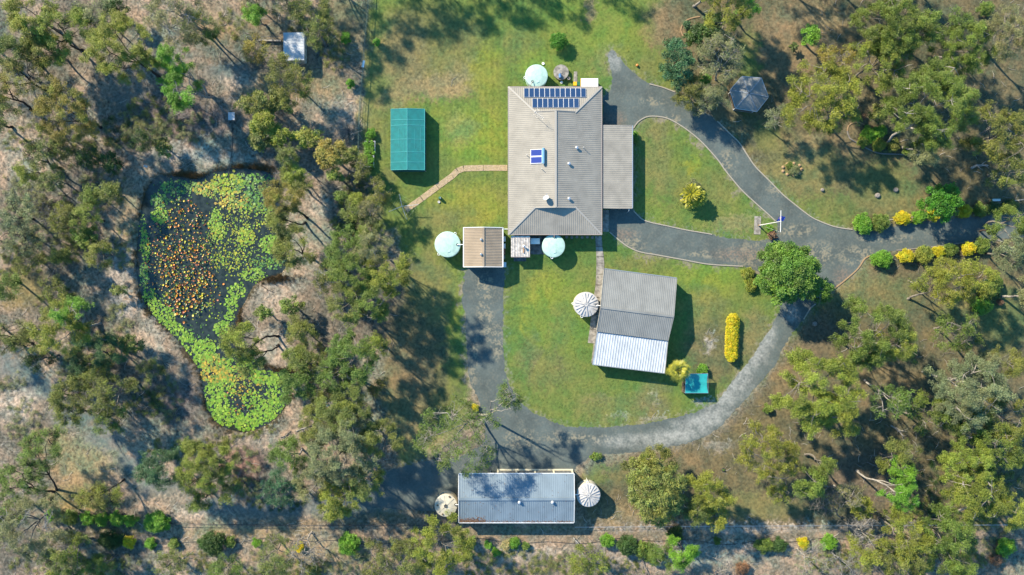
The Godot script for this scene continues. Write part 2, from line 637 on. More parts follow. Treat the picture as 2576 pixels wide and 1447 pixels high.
# a leafless or nearly leafless bush of fine grey twigs
func bare_bush(u: float, v: float, ru: float, h: float, label: String, kind := "silver") -> void:
	var r := RandomNumberGenerator.new()
	r.seed = int(u * 71 + v * 3)
	var c := at(u, v, h * 0.5)
	var a := ru * EYE / FOCAL
	var low := level(c.x, c.z)
	var root := thing("bare_bush", label, "bush", Vector3(c.x, low, c.z), "leafless grey bushes")
	for k in 5:
		var s := Shape.new()
		for q in 9:
			var ang := TAU * (k + r.randf()) / 5.0
			var d := a * sqrt(r.randf())
			var tip := Vector3(c.x + cos(ang) * d, low + h * r.randf_range(0.5, 1.0), c.z + sin(ang) * d)
			var line := bend(Vector3(c.x, low, c.z), tip, 0.1, r, 3)
			s.tube(line, [0.045, 0.035, 0.025, 0.012], 4, false)
			for e in 4:
				var w: Vector3 = line[2].lerp(line[3], r.randf())
				s.tube([w, w + Vector3(r.randf_range(-1, 1), r.randf_range(0, 0.8), r.randf_range(-1, 1)) * 0.7], [0.022, 0.01], 3, false)
		part("branch", s, M.bark_silver, root)
	if kind != "silver":
		var places := []
		var tints := []
		for k in int(a * a * 3.0):
			var ang := r.randf() * TAU
			var d := a * sqrt(r.randf())
			clump(places, tints, Vector3(c.x + cos(ang) * d, low + h * r.randf_range(0.5, 0.9), c.z + sin(ang) * d), Vector3.ONE * 0.4, 6, leaf_tint(kind, r), r, 0.7)
		crown_of(root, places, tints, false, "foliage")

func hedge(u0: float, v0: float, u1: float, v1: float, wide: float, h: float, kind: String, label: String) -> void:
	var r := RandomNumberGenerator.new()
	r.seed = 77 + int(u0)
	var p := at(u0, v0, h)
	var q := at(u1, v1, h)
	p.y = 0; q.y = 0
	var root := thing("hedge", label, "hedge", (p + q) / 2.0)
	var places := []
	var tints := []
	var stems := Shape.new()
	var along := (q - p).normalized()
	var side := along.cross(Vector3.UP)
	var steps := int(p.distance_to(q) / 0.28)
	for k in steps + 1:
		var m := p.lerp(q, float(k) / steps)
		var end := minf(1.0, (minf(k, steps - k) + 1.6) / 4.0)
		for j in 7:
			var e := lerpf(-1.0, 1.0, j / 6.0)
			var bulge := 1.0 + 0.22 * noise.get_noise_2d(k * 9.0, 4.0 + signf(e) * 20.0)
			var o := m + side * e * wide * 0.42 * end * bulge + Vector3.UP * h * (0.9 - 0.35 * e * e * e * e)
			clump(places, tints, o + Vector3.UP * r.randf_range(-0.12, 0.12), Vector3(0.26, 0.24, 0.26), 8, leaf_tint(kind, r, 0.14).lerp(leaf_tint("lime", r), r.randf() * r.randf() * 0.6), r, 0.5)
			if absf(e) > 0.9:
				for y in [0.25, 0.5]:
					clump(places, tints, o - Vector3.UP * (o.y - h * y), Vector3(0.15, 0.25, 0.2), 6, leaf_tint(kind, r, 0.07), r, 0.5)
		if k % 3 == 0:
			stems.tube([m - Vector3.UP * 0.05, m + Vector3.UP * h * 0.8], [0.05, 0.02], 5, false)
	part("stem", stems, M.bark_brown, root)
	crown_of(root, places, tints, true, "foliage")

func frond_mesh(length: float, fan: bool, seed_: int) -> ArrayMesh:
	var r := RandomNumberGenerator.new()
	r.seed = seed_
	var s := Shape.new()
	var line := []
	for k in 9:
		var w := k / 8.0
		line.append(Vector3(0, sin(w * 2.0) * length * 0.3 - w * w * length * 0.25, w * length))
	s.tube(line, taper(0.03, 0.008, 9), 4, false)
	if fan:
		# a round, pleated, split blade at the end of a stalk
		var hub: Vector3 = line[5]
		for k in 22:
			var a := lerpf(-2.2, 2.2, k / 21.0)
			var d := Vector3(sin(a), -0.12 - 0.1 * absf(a), cos(a)).normalized()
			var w := Vector3(cos(a), 0, -sin(a)) * 0.06
			var l := length * 0.5 * (1.0 - 0.16 * absf(a)) * r.randf_range(0.9, 1.1)
			s.tri(hub, hub + d * l * 0.6 - w, hub + d * l)
			s.tri(hub, hub + d * l, hub + d * l * 0.6 + w + Vector3.DOWN * 0.03)
	else:
		for k in 26:
			var w := 0.12 + 0.86 * k / 25.0
			var p: Vector3 = line[int(w * 8)].lerp(line[mini(8, int(w * 8) + 1)], w * 8 - int(w * 8))
			for e in [-1.0, 1.0]:
				var l := length * 0.3 * sin(PI * (0.15 + 0.8 * w)) * r.randf_range(0.85, 1.1)
				var tip: Vector3 = p + Vector3(e * l, -l * 0.35, l * 0.55)
				s.tri(p, p + (tip - p) * 0.5 + Vector3(0, 0.02, 0.05), tip)
				s.tri(p, tip, p + (tip - p) * 0.5 - Vector3(0, 0.02, 0.05))
	return s.mesh()

func palm(called: String, u: float, v: float, ru: float, h: float, n: int, fan: bool, col: Array, label: String) -> void:
	var r := RandomNumberGenerator.new()
	r.seed = int(u)
	var c := at(u, v, h)
	var b := Vector3(c.x, 0, c.z)
	var root := thing(called, label, "palm", b)
	var s := Shape.new()
	s.tube([b - Vector3.UP * 0.1, b + Vector3.UP * h * 0.5, b + Vector3.UP * h * 0.95], [0.17, 0.13, 0.12], 8)
	part("trunk", s, M.bark_brown, root)
	var l := ru * (EYE - h) / FOCAL
	var meshes := [frond_mesh(l, fan, 1), frond_mesh(l * 0.9, fan, 2), frond_mesh(l * 1.06, fan, 3)]
	var mats := []
	for k in 4:
		var m := paint(col[0] * (0.75 + 0.17 * k), col[1] * (0.78 + 0.13 * k), col[2], 0.5)
		m.cull_mode = BaseMaterial3D.CULL_DISABLED
		m.backlight_enabled = true
		m.backlight = Color(0.5, 0.5, 0.4)
		mats.append(m)
	for k in n:
		var o := MeshInstance3D.new()
		o.name = "frond"
		o.mesh = meshes[k % 3]
		o.material_override = mats[r.randi() % 4]
		var w := float(k) / n
		o.basis = Basis(Vector3.UP, k * 2.39996) * Basis(Vector3.RIGHT, lerpf(0.35, -0.6, w)) * Basis(Vector3.BACK, r.randf_range(-0.3, 0.3)).scaled(Vector3.ONE * lerpf(1.0, 0.5, w))
		o.position = Vector3(r.randf_range(-0.1, 0.1), h * lerpf(0.88, 0.97, w), r.randf_range(-0.1, 0.1))
		root.add_child(o, true)

# ---- built things ----

func vent(s: Shape, p: Vector3, size := 0.3) -> void:
	# a round turbine ventilator: throat, ribbed ball and cap
	s.lathe(p, [Vector2(size * 0.5, -0.1), Vector2(size * 0.5, 0.12), Vector2(size * 0.75, 0.16), Vector2(size, 0.3), Vector2(size * 0.95, 0.42), Vector2(size * 0.6, 0.54), Vector2(0.0, 0.58)], 14)
	for k in 10:
		var a := TAU * k / 10.0
		var e := Vector3(cos(a), 0, sin(a))
		s.bar(p + e * size * 0.8 + Vector3.UP * 0.18, p + e * size * 0.98 + Vector3.UP * 0.42, 0.03, 0.05)

func water_tank(u: float, v: float, ru: float, h: float, style: String, label: String, inlet: Vector2, handles: Array) -> Node3D:
	# u, v, ru: plan place and reach of its top rim
	var c := at(u, v, h)
	var rad := ru * (EYE - h) / FOCAL
	var b := Vector3(c.x, 0, c.z)
	var root := thing("water_tank", label, "water tank", b, "rainwater tanks")
	var m: Material = M.tank_green if style == "green" else M.tank_cream
	var s := Shape.new()
	var prof := [Vector2(rad * 0.99, 0.0)]
	var rings := 14
	for k in rings:
		var y := h * 0.94 * (k + 0.5) / rings
		prof.append(Vector2(rad * (1.0 if k % 2 else 0.985), y))
	prof.append(Vector2(rad, h * 0.94))
	s.lathe(b, prof, 48)
	part("wall", s, m, root)
	var lid := Shape.new()
	var rise := 0.22 if style == "green" else 0.3
	lid.lathe(b, [Vector2(rad + 0.03, h * 0.94 - 0.08), Vector2(rad + 0.03, h * 0.95), Vector2(rad * 0.95, h * 0.965), Vector2(rad * 0.5, h * 0.965 + rise * 0.7), Vector2(0.0, h * 0.965 + rise)], 48)
	part("lid", lid, m if style == "green" else (M.tank_white if style == "white" else M.tank_cream), root)
	var top := b + Vector3.UP * (h * 0.965)
	if style != "green":
		var n := 10 if style == "white" else 6
		for k in n:
			var rib := Shape.new()
			var a := TAU * (k + 0.3) / n
			var e := Vector3(cos(a), 0, sin(a))
			rib.bar(top + e * rad * 0.16 + Vector3.UP * (rise * 0.97), top + e * rad * 0.93 + Vector3.UP * 0.05, 0.16 if style == "white" else 0.1, 0.26 if style == "white" else 0.12)
			if style == "white":
				var f := Vector3(cos(a + 0.31), 0, sin(a + 0.31))
				rib.bar(top + f * rad * 0.55 + Vector3.UP * rise * 0.62, top + f * rad * 0.9 + Vector3.UP * 0.05, 0.12, 0.2)
			part("rib", rib, M.tank_white if style == "white" else M.tank_cream, root)
		var hub := Shape.new()
		hub.lathe(top, [Vector2(rad * 0.15, rise * 0.8), Vector2(rad * 0.15, rise + 0.1), Vector2(rad * 0.06, rise + 0.1), Vector2(rad * 0.06, rise * 0.5), Vector2(0, rise * 0.5)], 16)
		part("hub", hub, M.tank_white if style == "white" else M.dark_plastic, root)
	else:
		var seam := Shape.new()
		for k in 2:
			var a := 0.7 + PI * k
			seam.bar(top + Vector3(cos(a), 0, sin(a)) * rad * 0.1 + Vector3.UP * (rise * 0.98), top + Vector3(cos(a), 0, sin(a)) * rad * 0.92 + Vector3.UP * 0.04, 0.05, 0.03)
		seam.box(top + Vector3(rad * 0.1, rise * 0.66, rad * 0.55), Vector3(0.5, 0.05, 0.4), Basis(Vector3.UP, 0.3))
		part("seam", seam, m, root)
	# leaf strainer where the downpipe drops in
	var i := at(inlet.x, inlet.y, h)
	var ring := Shape.new()
	ring.lathe(Vector3(i.x, h * 0.965 + 0.02, i.z), [Vector2(0.24, 0.0), Vector2(0.24, 0.14), Vector2(0.17, 0.14), Vector2(0.17, 0.03), Vector2(0.0, 0.03)], 16)
	part("strainer", ring, M.dark_plastic, root)
	for a in handles:
		var loop := Shape.new()
		var e := Vector3(cos(a), 0, sin(a))
		var w := Vector3(-e.z, 0, e.x)
		var pts := []
		for k in 7:
			var q := PI * k / 6.0
			pts.append(b + Vector3.UP * h * 0.9 + e * (rad + sin(q) * 0.32) + w * cos(q) * 0.24)
		loop.tube(pts, taper(0.06, 0.06, 7), 6)
		loop.tube([b + e * (rad + 0.3) + Vector3.UP * 0.05, b + e * (rad + 0.3) + Vector3.UP * h * 0.9], [0.05, 0.05], 6)
		part("overflow_pipe", loop, M.white_plastic if style != "cream" else M.tank_cream, root)
	return root

func pipe_to(root: Node3D, pts: Array, rad: float, m: Material, called := "downpipe") -> void:
	var s := Shape.new()
	s.tube(pts, taper(rad, rad, pts.size()), 8)
	part(called, s, m, root)

func plank_wall(root: Node3D, a: Vector3, b: Vector3, h: float, m: Material, thick := 0.15, called := "wall") -> void:
	var s := Shape.new()
	s.box((a + b) / 2.0 + Vector3.UP * h / 2.0, Vector3(thick, h, a.distance_to(b)), Basis(Vector3.UP.cross((b - a).normalized()), Vector3.UP, (b - a).normalized()))
	part(called, s, m, root)

func rim_bar(root: Node3D, a: Vector3, b: Vector3, w: float, h: float, m: Material, called := "gutter") -> void:
	var s := Shape.new()
	s.bar(a, b, w, h)
	part(called, s, m, root)

func box_thing(called: String, a: Vector3, size: Vector3, turn: float, m: Material, label: String, category: String, group := "") -> Node3D:
	# a moulded box with a lid that overhangs it a little
	var root := thing(called, label, category, a, group)
	var b := Basis(Vector3.UP, turn)
	var s := Shape.new()
	s.box(a + Vector3.UP * size.y * 0.44, Vector3(size.x * 0.94, size.y * 0.88, size.z * 0.94), b)
	part("body", s, m, root)
	var l := Shape.new()
	l.box(a + Vector3.UP * size.y * 0.93, Vector3(size.x, size.y * 0.12, size.z), b)
	l.box(a + Vector3.UP * (size.y + 0.01), Vector3(size.x * 0.8, 0.03, size.z * 0.8), b)
	part("lid", l, m, root)
	return root

func wire_fence(pts: Array, h: float, step: float, post: Material, wire: Material, label: String, rails: Array, thick := 0.05) -> Node3D:
	var root := thing("fence", label, "fence", pts[0], "")
	for k in pts.size() - 1:
		var a: Vector3 = pts[k]
		var b: Vector3 = pts[k + 1]
		var n := maxi(1, int(a.distance_to(b) / step))
		for j in n + (1 if k == pts.size() - 2 else 0):
			var p := a.lerp(b, float(j) / n)
			var s := Shape.new()
			s.tube([p - Vector3.UP * 0.1, p + Vector3.UP * h], [thick, thick], 6)
			part("post", s, post, root)
		for y in rails:
			var s := Shape.new()
			s.tube([a + Vector3.UP * h * y, b + Vector3.UP * h * y], [thick * (1.0 if y > 0.9 else 0.4), thick * (1.0 if y > 0.9 else 0.4)], 4)
			part("rail", s, wire, root)
	return root

func materials() -> void:
	M.stain = noise_texture(256, 0.012, 0.62, 1.12, 5, 1.0, 3)
	M.faint = noise_texture(256, 0.01, 0.86, 1.04, 4, 1.0, 6)
	M.fleck = noise_texture(256, 0.09, 0.45, 1.25, 3, 1.0, 8)
	M.bark = noise_texture(128, 0.05, 0.4, 1.1, 4, 1.0, 12)
	var lf := StandardMaterial3D.new()
	lf.vertex_color_use_as_albedo = true
	lf.roughness = 0.55
	lf.cull_mode = BaseMaterial3D.CULL_DISABLED
	lf.backlight_enabled = true
	lf.backlight = Color(0.55, 0.6, 0.35)
	M.leaf = lf
	var gs := StandardMaterial3D.new()
	gs.vertex_color_use_as_albedo = true
	gs.roughness = 0.9
	gs.cull_mode = BaseMaterial3D.CULL_DISABLED
	M.blade = gs
	M.bark_pale = worn(paint(0.3, 0.27, 0.23), 0.8, "bark")
	M.bark_white = worn(paint(0.47, 0.435, 0.385), 0.8, "bark")
	M.bark_brown = worn(paint(0.085, 0.062, 0.045), 0.8, "bark")
	M.bark_dark = worn(paint(0.05, 0.042, 0.036), 0.8, "bark")
	M.bark_silver = worn(paint(0.34, 0.34, 0.33), 0.8, "bark")
	M.roof_beige = worn(paint(0.295, 0.272, 0.23, 0.5), 0.12, "faint")
	M.roof_tan = worn(paint(0.325, 0.255, 0.18, 0.5), 0.12, "faint")
	M.roof_grey = worn(paint(0.222, 0.226, 0.215, 0.45), 0.12, "faint")
	M.roof_zinc = worn(paint(0.48, 0.51, 0.54, 0.6, 0.0), 0.15, "faint")
	M.roof_blue = worn(paint(0.185, 0.24, 0.285, 0.5), 0.1, "faint")
	M.roof_rusty = worn(paint(0.6, 0.55, 0.5, 0.6), 0.35)
	M.roof_white = worn(paint(0.62, 0.64, 0.66, 0.5), 0.2, "faint")
	M.ridge_cap = paint(0.32, 0.3, 0.265, 0.5)
	M.wall_cream = worn(paint(0.55, 0.5, 0.4), 0.3)
	M.wall_grey = worn(paint(0.35, 0.34, 0.31), 0.3)
	M.trim_white = paint(0.72, 0.72, 0.7, 0.5)
	M.trim_cream = paint(0.6, 0.55, 0.4, 0.5)
	M.door_dark = worn(paint(0.14, 0.145, 0.14, 0.5), 0.4)
	M.gutter_brown = paint(0.3, 0.25, 0.23, 0.5)
	M.tank_green = worn(paint(0.41, 0.58, 0.5, 0.55), 0.35, "faint")
	M.tank_cream = worn(paint(0.52, 0.48, 0.38, 0.55), 0.25, "faint")
	M.tank_white = worn(paint(0.46, 0.45, 0.44, 0.55), 0.25, "faint")
	M.white_plastic = paint(0.75, 0.75, 0.73, 0.4)
	M.dark_plastic = paint(0.03, 0.035, 0.04, 0.5)
	M.concrete = worn(paint(0.3, 0.275, 0.24), 0.25)
	M.concrete_wet = worn(paint(0.13, 0.135, 0.14), 0.25)
	M.kerb = worn(paint(0.4, 0.36, 0.29), 0.8, "fleck")
	M.sandstone = worn(paint(0.42, 0.28, 0.15), 0.9, "fleck")
	M.rock = worn(paint(0.28, 0.25, 0.22), 0.9, "fleck")
	M.steel = paint(0.5, 0.52, 0.54, 0.35, 0.7)
	M.fence_green = paint(0.07, 0.12, 0.09, 0.6)
	M.fence_wire = paint(0.12, 0.13, 0.13, 0.5, 0.4)
	M.timber = worn(paint(0.2, 0.15, 0.1), 0.9, "bark")
	M.blue_plastic = paint(0.09, 0.2, 0.4, 0.4)
	M.yellow_plastic = paint(0.75, 0.42, 0.01, 0.4)
	M.orange_plastic = paint(0.6, 0.2, 0.04, 0.5)
	M.green_plastic = paint(0.02, 0.12, 0.07, 0.45)
	M.red_wood = paint(0.35, 0.13, 0.08, 0.6)
	var cloth := paint(0.005, 0.2, 0.2, 0.8)
	cloth.transparency = BaseMaterial3D.TRANSPARENCY_ALPHA
	cloth.albedo_color.a = 0.84
	cloth.cull_mode = BaseMaterial3D.CULL_DISABLED
	worn(cloth, 0.3, "faint")
	M.shade_cloth = cloth
	M.cloth_seam = paint(0.05, 0.33, 0.33, 0.7)
	M.cloth_dark = paint(0.005, 0.09, 0.11, 0.8)
	M.mud = worn(paint(0.07, 0.055, 0.035), 0.5, "fleck")
	M.shade_cloth_new = cloth.duplicate()
	M.shade_cloth_new.albedo_color = Color(0.007, 0.3, 0.31).linear_to_srgb()
	M.shade_cloth_new.albedo_color.a = 0.95
	M.collector_blue = paint(0.035, 0.055, 0.24, 0.15)
	M.heater_blue = paint(0.14, 0.3, 0.42, 0.35)
	M.dish_grey = paint(0.4, 0.44, 0.46, 0.5)
	M.rust = paint(0.3, 0.17, 0.08, 0.8)
	M.yellow_trim = paint(0.7, 0.4, 0.04, 0.5)
	M.blue_grey = paint(0.2, 0.23, 0.26, 0.45)
	M.sand_bed = worn(paint(0.2, 0.16, 0.1), 0.9, "fleck")
	M.window_glass = paint(0.03, 0.04, 0.05, 0.08)
	M.flag = flag_cloth()
	var pad := StandardMaterial3D.new()
	pad.vertex_color_use_as_albedo = true
	pad.roughness = 0.4
	pad.cull_mode = BaseMaterial3D.CULL_DISABLED
	M.pad = pad
	var cells := Image.create_empty(72, 120, false, Image.FORMAT_RGB8)
	cells.fill(Color(0.24, 0.33, 0.45))
	for k in 6:
		for j in 10:
			cells.fill_rect(Rect2i(k * 12 + 1, j * 12 + 1, 10, 10), Color(0.08, 0.17, 0.31).lerp(Color(0.1, 0.2, 0.35), fposmod(k * 0.37 + j * 0.61, 1.0)))
	var pv := StandardMaterial3D.new()
	pv.albedo_texture = ImageTexture.create_from_image(cells)
	pv.roughness = 0.12
	M.solar_cells = pv
	var water := StandardMaterial3D.new()
	water.albedo_texture = M.stain
	water.albedo_color = Color(0.03, 0.04, 0.033).linear_to_srgb()
	water.roughness = 0.08
	water.normal_enabled = true
	var wn := FastNoiseLite.new()
	wn.seed = 4
	wn.frequency = 0.03
	water.normal_texture = ImageTexture.create_from_image(normal_image(wn.get_seamless_image(256, 256)))
	water.normal_scale = 0.12
	water.uv1_triplanar = true
	water.uv1_world_triplanar = true
	water.uv1_scale = Vector3.ONE * 0.2
	M.water = water

func normal_image(im: Image) -> Image:
	im.convert(Image.FORMAT_RGBA8)
	im.bump_map_to_normal_map(3.0)
	return im

func sky_and_camera() -> void:
	var cam := Camera3D.new()
	cam.name = "camera"
	cam.position = Vector3(0, EYE, 0)
	cam.rotation_degrees = Vector3(-90, 0, 0)
	cam.fov = 41.65
	cam.far = 1200.0
	add_child(cam)
	var env := Environment.new()
	env.background_mode = Environment.BG_SKY
	var sky := ProceduralSkyMaterial.new()
	sky.sky_top_color = Color(0.28, 0.49, 0.68)
	sky.sky_horizon_color = Color(0.6, 0.68, 0.73)
	sky.sky_curve = 0.12
	sky.ground_horizon_color = Color(0.3, 0.3, 0.22)
	sky.ground_bottom_color = Color(0.18, 0.2, 0.12)
	sky.sun_angle_max = 12.0
	env.sky = Sky.new()
	sky.sky_energy_multiplier = 0.96
	env.sky.sky_material = sky
	env.tonemap_mode = Environment.TONE_MAPPER_LINEAR
	env.tonemap_exposure = 2.66
	env.sdfgi_enabled = true
	env.ssao_enabled = true
	env.ssil_enabled = true
	var we := WorldEnvironment.new()
	we.name = "world_environment"
	we.environment = env
	add_child(we)
	var sun := DirectionalLight3D.new()
	sun.name = "sun"
	sun.light_energy = 1.35
	sun.light_color = Color(1.0, 0.945, 0.845)
	sun.light_angular_distance = 1.1
	sun.shadow_enabled = true
	add_child(sun)
	sun.look_at_from_position(Vector3.ZERO, Vector3(1.17, -1.0, 1.1), Vector3.UP)

